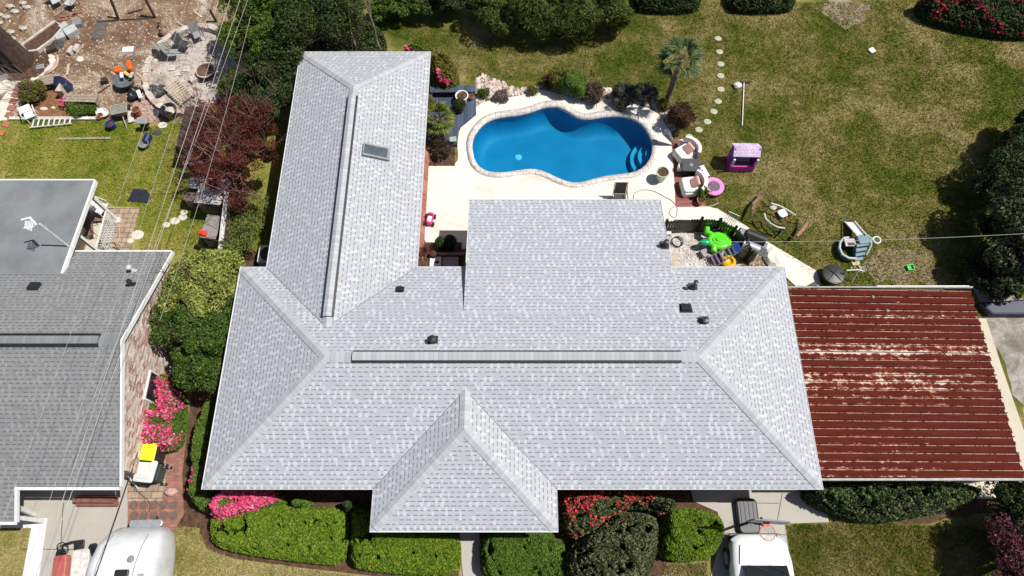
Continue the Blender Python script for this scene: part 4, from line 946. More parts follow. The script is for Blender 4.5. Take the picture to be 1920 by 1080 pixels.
# --- by the pool
hedge('azalea_bush', 'yellow-green azalea with pink flowers beside the wing and the blue deck', [(808,100),(806,158),(850,160),(862,140),(852,112),(830,98)], 1.2, 5000, .09, L_olive, z=.8, flowers=(F_pink, 260, .09, .5), cat='flowering bush', lump=.2)
hedge('azalea_bush', 'small pink azalea at the far corner of the wing', [(752,85),(755,98),(800,100),(815,92),(790,82)], 1.2, 2400, .09, L_mid, z=.9, flowers=(F_pink, 350, .09, .0), cat='flowering bush', lump=.2)
def bush(name, label, px, py, r, h, n, leaf, mat, aspect=.4, jit=.8, lump=.25, core=.55, twigs=1):
    b = G(px, py, 0); lob = [(0, 0, h*.4, r*.8, r*.7, h*.5)]
    for _ in range(8):
        a = random.uniform(0, 6.28); q_ = random.uniform(.35, .8); k_ = random.uniform(.25, .45); lob.append((r*q_*math.cos(a), r*.85*q_*math.sin(a), h*random.uniform(.3, .85), r*k_, r*k_, h*k_))
    P, N = blob_pts(lob, n, .5, lump, 2.4)
    t = thing(name, label, 'bush', b); m = leaf_mb(P, N, leaf, aspect, jit)
    if core: m.ball((0, 0, h*.4), (r*core, r*core*.85, h*.35), 9, 6, .1)
    part('foliage', m, mat, t); m = MB()
    for _ in range(4+twigs*3): branch(m, (0, 0, 0), (random.gauss(0, .6), random.gauss(0, .6), 1), h*.9, .02, 1, .5)
    part('stems', m, mTwig, t); return t
bush('reedy_bush', 'bright green upright bush behind the pool', 1075, 172, .75, 1.1, 4500, .22, LEAF('leaf_reed', (.03,.08,.008), (.07,.15,.012), (.15,.24,.03)), .12, .4)
bush('reedy_bush', 'olive green bush just left of the bright green one behind the pool', 1045, 168, .5, .8, 2200, .12, L_olive)
bush('purple_bush', 'reddish brown low bush behind the middle of the pool', 1112, 186, .62, .7, 2600, .1, LEAF('leaf_plum', (.04,.025,.02), (.09,.06,.04), (.16,.12,.07)))
bush('purple_bush', 'brownish bush at the left end of the bushes behind the pool', 1030, 165, .42, .6, 1400, .1, L_brown)
bush('spiky_bush', 'grey-green spiky bush behind the right half of the pool', 1170, 190, .65, .8, 3000, .2, L_greygreen, .12, .6)
bush('spiky_bush', 'grey-green spiky bush, right one of the pair near the palm', 1208, 186, .55, .7, 2200, .2, L_greygreen, .12, .6)
bush('spiky_bush', 'small grey-green spiky bush leaning over the deck edge', 1162, 200, .42, .5, 1300, .18, L_greygreen, .12, .6)
bush('round_bush', 'round reddish brown bush by the closed parasol', 1272, 232, .72, 1.15, 4200, .1, L_brown, .35)
bush('low_plant', 'low purple-grey plant among the rocks near the blue deck', 942, 185, .36, .4, 900, .1, LEAF('leaf_mauve', (.10,.07,.06), (.22,.15,.13), (.34,.25,.22)))
bush('low_plant', 'low green plant among the rocks beside the blue deck corner', 908, 180, .28, .4, 500, .14, L_mid)
bush('low_plant', 'small yellowish plant among the rocks at the top of the pool', 1000, 176, .25, .35, 500, .1, L_olive)
bush('low_plant', 'small yellow-green plant among the rocks below the palm', 1243, 203, .33, .4, 700, .1, L_olive)
bush('brown_bush', 'dry brown plant in the bed below the blue deck', 828, 290, .5, .6, 2200, .1, LEAF('leaf_dry', (.03,.022,.015), (.07,.05,.035), (.13,.09,.06)))
bush('brown_bush', 'tan grass clump on the blue deck under the house wing', 803, 196, .3, .6, 900, .14, LEAF('leaf_tan', (.12,.08,.04), (.22,.15,.09), (.3,.22,.14)), .15)
bush('green_fern', 'bright green fern in a pot at the end of the red deck', 1312, 372, .22, .62, 1300, .10, LEAF('leaf_fern', (.05,.12,.01), (.11,.22,.02), (.2,.32,.04)), .3)
bush('spiky_plant', 'dark red spiky plant in the small courtyard', 797, 478, .3, .55, 10, .1, L_brown, core=0)
m = MB()
for k in range(46):
    a = random.uniform(0, 6.28); e = random.uniform(.25, 1.3); L = random.uniform(.35, .55)
    d = Vector((math.cos(a)*math.cos(e), math.sin(a)*math.cos(e), math.sin(e))); s = Vector((-d.y, d.x, 0)).normalized()*.022
    m.add([s+d*.05, -s+d*.05, d*L], [(0, 1, 2)])
    m.v = [tuple(v) for v in m.v]
o = one('spiky_plant', 'dark red spiky cordyline at the left of the small courtyard', 'plant', m, LEAF('leaf_cordyline', (.06,.02,.02), (.12,.04,.035), (.2,.08,.06)), loc=G(795,472,.25)); 
for nm in ('spiky_plant',):
    d = [q for q in bpy.data.objects if q.name == nm][0]
    for ch in list(d.children): bpy.data.objects.remove(ch)
    bpy.data.objects.remove(d)
o.name = 'spiky_plant'

# palms
def palm(name, label, base, top, nf, L, mat, r=.11, stiff=.5, skirt=True):
    t = thing(name, label, 'palm', base); tp = Vector(top)-Vector(base)
    m = MB(); k = 9; pts = [Vector((tp.x*(i/k)**1.3, tp.y*(i/k)**1.3, tp.z*i/k)) for i in range(k+1)]
    m.tube(pts, [r*(1.15 if i == 0 else (1.0 if i % 2 else .85)) for i in range(k+1)], 9); part('trunk', m, mTwig, t)
    m = MB(); st = MB()
    for i in range(nf):
        a = 2.4*i; e = 1.25-1.75*(i/nf); d = Vector((math.cos(a)*math.cos(e), math.sin(a)*math.cos(e), math.sin(e)))
        l1 = L*.45; c = tp+d*l1; st.cyl(tp, c, .013, .009, 4)
        sd_ = Vector((-math.sin(a), math.cos(a), 0)); up = d.cross(sd_)
        for j in range(17):
            b = (j-8)/8*1.15; dd = d*math.cos(b)+sd_*math.sin(b); ll = L*.55*random.uniform(.85, 1.1)
            dr = Vector((0, 0, -ll*random.uniform(.12, .32))); w_ = dd.cross(up).normalized()*.028
            mid = c+dd*ll*.6+dr*.25
            m.add([c, mid+w_, c+dd*ll+dr, mid-w_], [(0, 1, 2, 3)])
    part('frond_stalks', st, mTwig, t); part('fronds', m, mat, t); return t
L_palm = LEAF('leaf_palm', (.02,.04,.010), (.05,.085,.022), (.20,.24,.11))
pb = G(1250,190,0); pz = 2.5; ptp = G(1276,112,pz)
palm('fan_palm', 'fan palm with a thin trunk beside the stepping stones', pb, ptp, 15, 1.1, L_palm)
pb = G(822,262,.15); palm('sago_palm', 'short green fan palm standing on the blue deck', pb, G(818,222,1.1), 22, .85, LEAF('leaf_sago', (.03,.05,.01), (.10,.13,.02), (.26,.27,.08)), .1)
# big pine trunk at top left
pb = G(38,118,0); t = thing('pine_tree', 'thick dark pine trunk in the sandy yard at top left', 'tree', pb)
m = MB(); tpz = 13; tilt = Vector((-.35, .0, tpz)); k = 12
m.tube([Vector((tilt.x*i/k, 0, tilt.z*i/k)) for i in range(k+1)], [.62 if i == 0 else .50-.02*i for i in range(k+1)], 16)
m.v = [(x*(1+.07*math.sin(9*math.atan2(y, x-.0001)+z*.6)), y*(1+.07*math.sin(9*math.atan2(y, x-.0001)+z*.6)), z) for x, y, z in m.v]
part('trunk', m, mBark, t)
m = MB()
for i in range(14):
    a = i*2.4; z = 9+i*.4; branch(m, (-.3, 0, z), (math.cos(a), math.sin(a), .3), 2.6, .09, 1, .5)
part('limbs', m, mBark, t)
P, N = blob_pts([(-.3+2*math.cos(a), 2*math.sin(a), 12.3+.6*math.sin(a*2), 1.5, 1.5, 1.0) for a in (0.5, 1.8, 3.1, 4.4, 5.7)], 9000, .3, .4); part('crown', leaf_mb(P, N, .22, .12), L_conifer, t)

# ================================================================ POWER LINES
mWire = M('pale_cable', (.42, .40, .37), (.32, .30, .28), 3, .6, bs=0); mWireB = M('black_cable', (.03,.03,.03), (.02,.02,.02))
def wire(label, a, b, za, zb, r=.0048, mat=None, sag=.25, ext=True, group='power lines over the left yard'):
    A, B = G(*a, za), G(*b, zb)
    if ext: d = B-A; A, B = A-d*.35, B+d*.35
    m = MB(); c = A.lerp(B, .5)
    m.tube([A.lerp(B, i/24)-c-Vector((0, 0, sag*4*(i/24)*(1-i/24))) for i in range(25)], r, 5)
    return one('power_line', label, 'cable', m, mat or mWire, group, loc=c)
Zw = 6.5
wire('thin overhead cable farthest left over the neighbour roof', (345,0), (0,965), Zw, Zw)
wire('overhead cable second from the left over the neighbour roof', (392,0), (50,1040), Zw+.1, Zw+.1)
wire('pale overhead cable, left one of the close pair crossing the brick gable', (425,0), (75,1035), Zw+.3, Zw+.3, .0075)
wire('pale overhead cable, right one of the close pair crossing the brick gable', (444,0), (85,1040), Zw+.3, Zw+.3, .0075)
wire('faint overhead cable over the red tree, nearest the main house', (470,30), (300,600), Zw-1.5, 3.2, .006, ext=False)
wire('dashed thin overhead cable right of the close pair', (455,10), (232,590), Zw-.5, 5, .006)
wire('black cable running from the neighbour house corner over the silver trailer', (240,900), (176,1085), 2.1, 4.5, .014, mWireB, .05)
wire('thin cable stretched across the lawn to the right edge trees', (1255,452), (1990,434), 2.9, 4.5, .008, mWire, .3, False, None)

# ================================================================ FENCES AND SHEDS
mFence = m_planks('grey_fence_boards', (.24,.19,.16), (.13,.10,.085), .12, 1, .9)
def fence_run(name, label, A, B, h, mat, pick=.14, gap=.02, capmat=None, group=None, thick=.025, top=.0):
    A, B = Vector(A), Vector(B); d = (B-A); L = d.length; u = d.normalized(); t = thing(name, label, 'fence', A, math.atan2(u.y, u.x), group)
    pk = MB(); n = int(L/pick)
    for i in range(n):
        x = (i+.5)*pick; hh = h+random.uniform(-top, top); w_ = (pick-gap)/2; pt = .06 if top else 0
        pk.add([(x-w_, -thick, 0.02), (x+w_, -thick, 0.02), (x+w_, -thick, hh-pt), (x, -thick, hh), (x-w_, -thick, hh-pt), (x-w_, 0, 0.02), (x+w_, 0, 0.02), (x+w_, 0, hh-pt), (x, 0, hh), (x-w_, 0, hh-pt)],
               [(0, 1, 2, 3, 4), (9, 8, 7, 6, 5), (1, 0, 5, 6), (2, 1, 6, 7), (3, 2, 7, 8), (4, 3, 8, 9), (0, 4, 9, 5)])
    part('pickets', pk, mat, t)
    for z in (.3*h, .8*h): part('rail', MB().box((L/2, .03, z), (L, .05, .08)), mat, t)
    k = max(1, int(L/2)); 
    for i in range(k+1): part('post', MB().box((L*i/k, .06, h*.5), (.09, .07, h)), mat, t)
    if capmat: part('cap_rail', MB().box((L/2, .0, h+.025), (L+.1, .16, .04)), capmat, t)
    return t
fence_run('board_fence', 'brown board fence with a white cap beside the storage boxes', G(412,470,1.55)-Vector((0,0,1.55)), G(428,330,1.55)-Vector((0,0,1.55)), 1.5, mFence, capmat=mWhiteDirty)
a = G(398,215,1.5); 
fence_run('board_fence', 'dark board fence behind the red tree', (G(425,330,1.5).x, G(425,330,1.5).y+.1, 0), (G(440,215,1.4).x, G(440,215,1.4).y, 0), 1.4, mFence)
# black picket fence round the gravel court
fp = [(1252,414),(1318,410),(1352,412),(1380,426),(1402,446),(1412,470)]
for k in range(5):
    A, B = G(*fp[k], 1.05), G(*fp[k+1], 1.05); A.z = B.z = 0
    fence_run('picket_fence', ('black picket fence panel nearest the back roof', 'black picket fence panel above the gravel court', 'black picket fence panel beside the green float', 'slanting black picket fence panel behind the green float', 'last black picket fence panel beside the grills')[k], A, B, 1.05, mBlack, .10, .018, group='picket fence round the gravel court', top=.04)
# shed gate panel + boxes by the fence
p = G(362,238,1.4); t = thing('dark_shed', 'small dark flat roofed shed beside the lawn under the red tree', 'shed', (p.x, p.y, 0))
part('roof', MB().box((0, 0, 1.42), (.95, 1.95, .06)), M('dark_felt', (.06,.05,.045), (.035,.03,.028), 5, .9), t); part('wall', MB().box((0.05, 0, .69), (.8, 1.8, 1.38)), mWood, t)
p = G(366,302,1.0); one('plank_ledge', 'pale weathered plank ledge under the red tree', 'plank', MB().box((0, 0, .95), (1.0, .32, .05)).box((-.4, 0, .46), (.06, .25, .92)).box((.4, 0, .46), (.06, .25, .92)), mStoneR, loc=(p.x, p.y, 0))
def cabinet(label, px, py, z, sx, sy, h, body, top, rz=-.12):
    p = G(px, py, z); t = thing('storage_box', label, 'storage box', (p.x, p.y, 0), rz, 'storage boxes along the fence')
    part('body', MB().box((0, 0, (h-.05)/2), (sx-.06, sy-.06, h-.05)), body, t, bevel=.02)
    part('lid', MB().box((0, 0, h-.02), (sx, sy, .05)), top, t, bevel=.015)
    part('handle', MB().box((0, -sy/2-.0, h-.2), (.16, .04, .03)), mBlack, t); return t
mLid = M('mottled_lid', (.62,.60,.58), (.30,.27,.26), 4, .8)
cabinet('large storage box with a leaf-covered white lid by the fence', 396, 358, 1.2, 1.05, 1.15, 1.2, M('brown_box', (.16,.12,.11), (.1,.075,.07)), mLid)
cabinet('small dark grey storage box half under the red tree', 368, 343, .9, .6, .5, .9, mDark, mGrey)
cabinet('narrow taupe storage box with a grey lid below the large one', 396, 425, 1.0, .62, 1.0, 1.0, M('dark_box', (.05,.045,.042)), M('taupe_lid', (.27,.24,.23), (.22,.19,.18), 3, .7))
p = G(360,370,.5); one('brown_barrel', 'round weathered brown barrel beside the storage boxes', 'barrel', MB().lathe((0,0,0), [(.28,0),(.33,.35),(.3,.7),(.26,.7),(.26,.6),(0,.6)], 14), M('barrel', (.20,.14,.12), (.1,.06,.055)), loc=(p.x,p.y,0), smooth=True)
p = G(381,438,1.05); t = thing('toy_truck', 'small red plastic toy on the edge of the taupe storage box', 'toy', (p.x, p.y, 1.0)); mR = M('red_plastic', (.72,.06,.02), (.6,.04,.015), 6, .4)
part('body', MB().box((0,0,.06), (.28,.2,.12)), mR, t, bevel=.02); part('cab', MB().box((-.05,0,.16), (.13,.16,.1)), mR, t, bevel=.02)
p = G(504,478,.6); t = thing('air_conditioner', 'white air conditioner unit tucked beside the wing wall', 'appliance', (p.x, p.y, 0))
part('case', MB().rbox((0,0,.36), (.75,.75,.7), .08), mWhiteDirty, t, bevel=.02); part('fan_grille', MB().lathe((0,0,.715), [(.29,0),(.29,.02),(.26,.02),(.05,.03),(0,.04)], 18), mBlack, t)

# ================================================================ VEHICLES
# car (only its front end shows at the bottom edge)
cp_x = (G(1370,1020,1.0).x+G(1486,1020,1.0).x)/2
t = thing('parked_car', 'white car parked nose to the house beside the basketball hoop', 'car', (cp_x, -.6, 0))
CW, yF = .96, 2.0   # half width; front at local +Y
def loft(secs, n=12):
    "secs: (y, halfwidth, z0, z1, squareness)"
    m = MB(); 
    for y, hw, z0, z1 in secs:
        for i in range(n):
            a = 2*math.pi*i/n; cx_, sz_ = math.cos(a), math.sin(a)
            x = hw*math.copysign(abs(cx_)**.45, cx_); z = (z0+z1)/2+(z1-z0)/2*math.copysign(abs(sz_)**.55, sz_); m.v.append((x, y, z))
    k = len(secs)
    for j in range(k-1):
        for i in range(n): m.f.append((j*n+i, j*n+(i+1) % n, (j+1)*n+(i+1) % n, (j+1)*n+i))
    m.f.append(tuple(range(n-1, -1, -1))); m.f.append(tuple((k-1)*n+i for i in range(n))); return m
mCarW = M('white_car_paint', (.82,.82,.82), (.79,.79,.79), 3, .22, bs=0)
bd = part('body', loft([(-2.5,.86,.3,.95),(-2.4,.94,.25,1.0),(-1.5,.97,.22,1.02),(0,.98,.22,1.02),(1.2,.97,.22,1.0),(1.75,.90,.25,.93),(2.0,.74,.3,.78),(2.06,.6,.35,.68)], 28), mCarW, t, smooth=True)
part('cabin', loft([(-2.2,.70,.95,1.25),(-1.9,.76,.95,1.62),(-.9,.79,.95,1.70),(.05,.76,.95,1.66),(.32,.74,.95,1.50)], 20), mCarW, t, smooth=True)
ws = part('windshield', MB().slab([(-.70,1.12,1.02),(.70,1.12,1.02),(.62,.20,1.60),(-.62,.20,1.60)], .03), mGlass, t, bevel=.01)
part('wiper', MB().cyl((-.5,1.12,1.06),(.05,.95,1.16),.012,n=5), mBlack, ws); part('wiper', MB().cyl((.15,1.12,1.06),(.62,.9,1.18),.012,n=5), mBlack, ws)
part('hood_panel', MB().slab([(-.76,1.16,1.008),(.76,1.16,1.008),(.66,1.72,.958),(-.66,1.72,.958)], .012), mCarW, bd, bevel=.008)
part('grille', MB().box((0,2.03,.5), (.95,.06,.22)), mBlack, t, bevel=.02); part('bumper', MB().rbox((0,1.97,.36), (1.7,.26,.16), .1), mBlack, t, bevel=.02)
for s in (-1, 1):
    part('headlight', MB().box((s*.70,1.86,.72), (.32,.26,.14), rz=-s*.5), M('lamp_glass', (.45,.47,.5), (.3,.32,.34), 9, .1), t, bevel=.03)
    part('mirror', MB().rbox((s*1.07,.55,1.06), (.2,.12,.13), .04), mCarW if s > 0 else mBlack, t, bevel=.02)
    for y in (1.35, -1.5): 
        w_ = part('wheel', MB().cyl((s*.80,y,.34),(s*.99,y,.34),.34,n=20), mBlack, t, smooth=True); part('rim', MB().cyl((s*.985,y,.34),(s*1.0,y,.34),.2,n=16), mAlu, w_)
    part('side_window', MB().slab([(s*.775,.1,1.05),(s*.79,-1.7,1.05),(s*.74,-1.6,1.48),(s*.72,-.05,1.5)], .02), mGlass, t)
# silver-white travel trailer
t = thing('travel_trailer', 'rounded white travel trailer parked on the neighbour driveway', 'trailer', (-11.60, -.98, 0), .02); t.scale = (.90, 1, 1)
mTr = M('trailer_skin', (.78,.78,.78), (.56,.57,.58), 1.1, .3, .0, bs=.03)
tb = part('body', loft([(-2.9,.7,.9,1.7),(-2.75,.98,.6,2.1),(-2.3,1.14,.5,2.35),(-1,1.2,.45,2.45),(.6,1.2,.45,2.45),(1.5,1.17,.45,2.38),(2.05,1.1,.5,2.15),(2.4,.98,.6,1.8),(2.6,.78,.8,1.4)], 30), mTr, t, smooth=True)
m = MB()
for x in (-.62, .62): m.tube([(x,-2.3,2.36),(x,-1,2.462),(x,.6,2.462),(x,1.5,2.385),(x,2.02,2.16),(x*.95,2.36,1.84)], .012, 4)
part('roof_seam', m, mGrey, tb)
p_ = MB().rbox((.28,1.12,2.44), (.44,.46,.09), .05); part('roof_hatch', p_, mBlack, t, bevel=.02)
part('vent_cover', MB().lathe((.42,1.62,2.33), [(.12,0),(.11,.03),(0,.05)], 14), mGrey, t); part('roof_vent', MB().box((.84,1.10,2.33), (.18,.26,.05), ry=.35), mGrey, t, bevel=.01)
part('front_window', MB().slab([(-.45,2.58,1.35),(.45,2.58,1.35),(.45,2.62,1.0),(-.45,2.62,1.0)], .03), mGlass, t)
part('spare_rack', MB().rbox((.1,2.72,1.25), (1.15,.22,.06), .08), mAlu, t, bevel=.02)
part('tongue', MB().cyl((-.4,2.4,.5),(0,3.0,.45),.035,n=6).cyl((.4,2.4,.5),(0,3.0,.45),.035,n=6), mBlack, t)
part('gas_bottle', MB().lathe((-.55,2.66,.5), [(.15,0),(.17,.1),(.17,.45),(.1,.55),(0,.57)], 14), mBlack, t, smooth=True)
part('awning_hook', MB().tube([(.95,1.2,2.12),(1.02,1.2,2.14),(1.02,.75,2.14),(.95,.75,2.15),(.95,1.2,2.14)], .015, 5), mBlack, tb)
for s in (-1, 1): part('wheel', MB().cyl((s*1.02,-.6,.34),(s*1.2,-.6,.34),.34,n=20), mBlack, t, smooth=True)
# red scooter cart beside it
p = G(118,1050,.5); t = thing('garden_tractor', 'small red and white ride-on machine left of the trailer', 'machine', (p.x+.25, p.y-.05, 0), .15)
mRs = M('faded_red', (.46,.12,.10), (.34,.07,.06), 6, .5)
part('hood', MB().rbox((-.25,-.15,.52), (.42,.75,.28), .08), mRs, t, bevel=.04); part('deck', MB().rbox((.25,-.1,.34), (.55,.9,.14), .1), mWhiteDirty, t, bevel=.03)
part('seat', MB().rbox((.30,.48,.62), (.32,.26,.08), .06), mBlack, t, bevel=.02)
part('steering_wheel', MB().ring((-.10,.42,.82), .17, .018, 18, 6, .5), mBlack, t)
part('frame', MB().tube([(-.45,.3,.25),(-.3,.55,.5),(0,.6,.55),(.3,.6,.45)], .03, 6), mBlack, t)
for x, y in ((-.5,.28),(.52,.3),(-.5,-.5),(.55,-.5)): part('wheel', MB().cyl((x-.06,y,.2),(x+.06,y,.2),.2,n=16), mBlack, t, smooth=True)
# wheelie bins
def bin_(label, px, py, body, lid, rz):
    p = G(px, py, 1.0); t = thing('wheelie_bin', label, 'bin', (p.x, p.y, 0), rz, 'bins beside the brick gable')
    part('body', MB().box((0,0,.48), (.56,.60,.88), taper=.78), body, t, bevel=.03)
    l = part('lid', MB().rbox((0,0,.97), (.66,.72,.07), .07), lid, t, bevel=.025); part('lid_panel', MB().rbox((0,0,1.012), (.46,.50,.02), .05), lid, l, bevel=.008)
    part('handle', MB().tube([(.30,-.24,.88),(.40,-.24,.92),(.40,.24,.92),(.30,.24,.88)], .022, 6), body, t)
    for s in (-1, 1): part('wheel', MB().cyl((.30,s*.24,.11),(.30,s*.32,.11),.11,n=14), mBlack, t)
    return t
bin_('black wheelie bin with a bright yellow lid', 273, 847, mBlack, M('yellow_lid', (.80,.82,.02), (.72,.74,.02), 4, .45, bs=.03), -.04)
bin_('dark green wheelie bin with a dirty white lid', 272, 883, M('dark_green_bin', (.05,.075,.07), (.04,.06,.055)), M('dirty_white_lid', (.62,.62,.60), (.50,.50,.47), 3, .6), -.10)
p = G(320,922,.15); one('painted_rock', 'pale pink rock on the brick strip near the hedge corner', 'rock', MB().ball((0,0,.1), (.22,.14,.13), 10, 7, .15), M('pink_rock', (.58,.38,.32), (.46,.29,.24)), loc=(p.x,p.y,.02))

# ================================================================ BASKETBALL HOOP
p = G(1400,970,0); t = thing('basketball_hoop', 'portable basketball hoop with a black base in front of the white car', 'basketball hoop', p)
part('base', MB().rbox((-.02,.02,.13), (.72,1.15,.22), .16), mBlack, t, bevel=.06)
m = MB()
for x in (-.22, -.08, .06, .2): m.box((x-.02,.1,.245), (.035,.8,.02))
part('base_rib', m, mBlack, t, bevel=.005)
hb = G(1441,978,2.75)-p; part('pole', MB().tube([(.02,-.15,.2),(.0,-.35,1.5),(hb.x-.15,hb.y+.1,2.6)], .045, 8), mBlack, t)
part('backboard', MB().box((hb.x,hb.y,2.75), (1.05,.045,.70), rz=-.08), M('backboard_grey', (.15,.165,.19), (.11,.12,.14), 3, .5), t, bevel=.01)
rc = G(1437,994,2.6)-p; rm = part('rim', MB().ring((hb.x-.02,hb.y-.30,2.6), .225, .012, 28, 6), M('rim_red', (.75,.08,.05)), t); part('bracket', MB().box((hb.x-.02,hb.y-.06,2.6), (.18,.12,.04)), M('rim_red', (.75,.08,.05)), t)
m = MB(); cx_, cy_ = hb.x-.02, hb.y-.30
for i in range(12):
    a, b = 6.283*i/12, 6.283*(i+1)/12
    for s in (0, 1):
        a0, a1 = (a, b) if s else (b, a)
        m.tube([(cx_+.22*math.cos(a0), cy_+.22*math.sin(a0), 2.6), (cx_+.16*math.cos(a1), cy_+.16*math.sin(a1), 2.38), (cx_+.12*math.cos(a0), cy_+.12*math.sin(a0), 2.18)], .004, 3)
part('net', m, mWhite, rm)

# ================================================================ POOLSIDE
def chair(label, px, py, rz, mat, frame, z=0, sc=1.0, recl=.25, group=None, w_=.56, arms=True, cat='chair', seatlen=.5, back=.6):
    p = G(px, py, z); t = thing('patio_chair', label, cat, (p.x, p.y, z), rz, group); t.scale = (sc,)*3
    part('seat', MB().slab([(-w_/2+.03,-seatlen/2,.42),(w_/2-.03,-seatlen/2,.42),(w_/2-.03,seatlen/2,.39),(-w_/2+.03,seatlen/2,.39)], .025), mat, t)
    part('backrest', MB().slab([(-w_/2+.03,seatlen/2,.41),(w_/2-.03,seatlen/2,.41),(w_/2-.03,seatlen/2+back*math.sin(recl),.41+back*math.cos(recl)),(-w_/2+.03,seatlen/2+back*math.sin(recl),.41+back*math.cos(recl))], .025), mat, t)
    for sx in (-1, 1):
        part('leg', MB().tube([(sx*w_/2,-seatlen/2,0),(sx*w_/2,-seatlen/2+.02,.42)]+([(sx*w_/2,-seatlen/2+.04,.62)] if arms else []), .014, 6), frame, t)
        part('leg', MB().tube([(sx*w_/2,seatlen/2+.05,0),(sx*w_/2,seatlen/2,.42),(sx*w_/2,seatlen/2+back*math.sin(recl)+.02,.42+back*math.cos(recl))], .014, 6), frame, t)
        if arms: part('arm', MB().tube([(sx*w_/2,-seatlen/2+.02,.62),(sx*w_/2,0,.64),(sx*w_/2,seatlen/2+.08,.62)], .018, 6), frame, t)
    return t
chair('black patio chair at the edge of the back roof below the pool', 1160, 383, 0, M('black_sling', (.05,.05,.045), (.035,.035,.03)), mBlack, w_=.52)
def pot(name, label, px, py, z, r, h, mat, soil=True, plant=None, cat='plant pot', group=None, n=0):
    p = G(px, py, z); t = thing(name, label, cat, (p.x, p.y, z), group=group)
    part('pot', MB().lathe((0,0,0), [(r*.68,0),(r*.8,h*.5),(r*.95,h*.9),(r*1.05,h*.92),(r*1.05,h),(r*.88,h),(r*.84,h*.85),(0,h*.84)], 18), mat, t, smooth=True)
    part('soil', MB().lathe((0,0,h*.86), [(r*.83,0),(r*.5,.03),(0,.035)], 12), mMulch, t)
    if plant:
        P, N = blob_pts([(0,0,h+r*.5,r*1.1,r*1.1,r*.9)], n, .4, .3, 3); part('foliage', leaf_mb(P, N, .1, .35), plant, t)
    return t
mPotG = M('glazed_green_white', (.52,.56,.44), (.34,.40,.28), 5, .35)
pot('large_pot', 'tall pale green pot with bare soil on the pool deck', 1238, 336, .03, .26, .55, mPotG)
pot('large_pot', 'round white pot with bare soil on the blue deck', 867, 190, .16, .27, .40, M('white_pot', (.72,.74,.66), (.6,.62,.54), 5, .4))
pot('small_pot', 'small terracotta pot at the edge of the blue deck', 884, 186, .16, .12, .22, mTerra)
pot('small_pot', 'low pot with a dark green plant on the blue deck', 863, 207, .16, .22, .22, mDark, plant=L_dark, n=900)
pot('courtyard_pot', 'left one of two dark potted shrubs in the courtyard shade', 829, 466, .03, .19, .38, mBlack, plant=L_dark, n=900, group='potted shrubs in the courtyard')
pot('courtyard_pot', 'right one of two dark potted shrubs in the courtyard shade', 846, 465, .03, .21, .42, mBlack, plant=L_dark, n=1000, group='potted shrubs in the courtyard')
pot('fern_pot', 'terracotta pot at the path end of the red deck', 1312, 381, .03, .17, .28, mTerra)
# blue deck with bench
p = G(845,216,.15); dkp = GP([(800,161),(891,161),(893,212),(859,240),(856,271),(798,271)], .15)
t = thing('blue_deck', 'dark blue painted timber deck between the wing and the pool', 'deck', (p.x, p.y, 0))
part('boards', MB().prism([(x-p.x, y-p.y) for x, y in dkp], 0, .16), mBlueDeck, t)
bq = GP([(806,161),(890,160),(892,172),(806,173)], .5); part('bench', MB().prism([(x-p.x, y-p.y) for x, y in bq], .44, .5), mBlueDeck, t)
for (x, y) in bq: part('bench_leg', MB().box((x-p.x+(.1 if x < p.x else -.1), y-p.y+(.08 if y < bq[0][1]-.1 else -.08), .30), (.08, .08, .28)), mBlueDeck, t)
p = G(826,236,.5); t = thing('white_stool', 'white plastic seat beside the palm on the blue deck', 'chair', (p.x,p.y,.16), .4)
part('seat', MB().rbox((0,0,.36), (.42,.42,.04), .1), mWhite, t, bevel=.015); part('backrest', MB().box((0,.2,.56), (.4,.03,.4), rx=-.15), mWhite, t, bevel=.02)
for x, y in ((-.16,-.16),(.16,-.16),(.16,.16),(-.16,.16)): part('leg', MB().cyl((x*1.15,y*1.15,0),(x,y,.35),.018,n=6), mWhite, t)
p = G(851,276,.1); t = thing('wire_cart', 'small dark metal cart beside the blue deck', 'cart', (p.x,p.y,.03), .1)
part('tray', MB().box((0,.18,.40), (.28,.26,.03)), M('greenish_tray', (.35,.42,.38)), t)
part('frame', MB().tube([(-.14,-.3,.05),(-.14,-.3,.5),(.14,-.3,.5),(.14,-.3,.05)], .012, 5).tube([(-.14,.3,.05),(-.14,.3,.42),(.14,.3,.42),(.14,.3,.05)], .012, 5).tube([(-.14,-.3,.3),(-.14,.3,.3)], .012, 5).tube([(.14,-.3,.3),(.14,.3,.3)], .012, 5), mBlack, t)
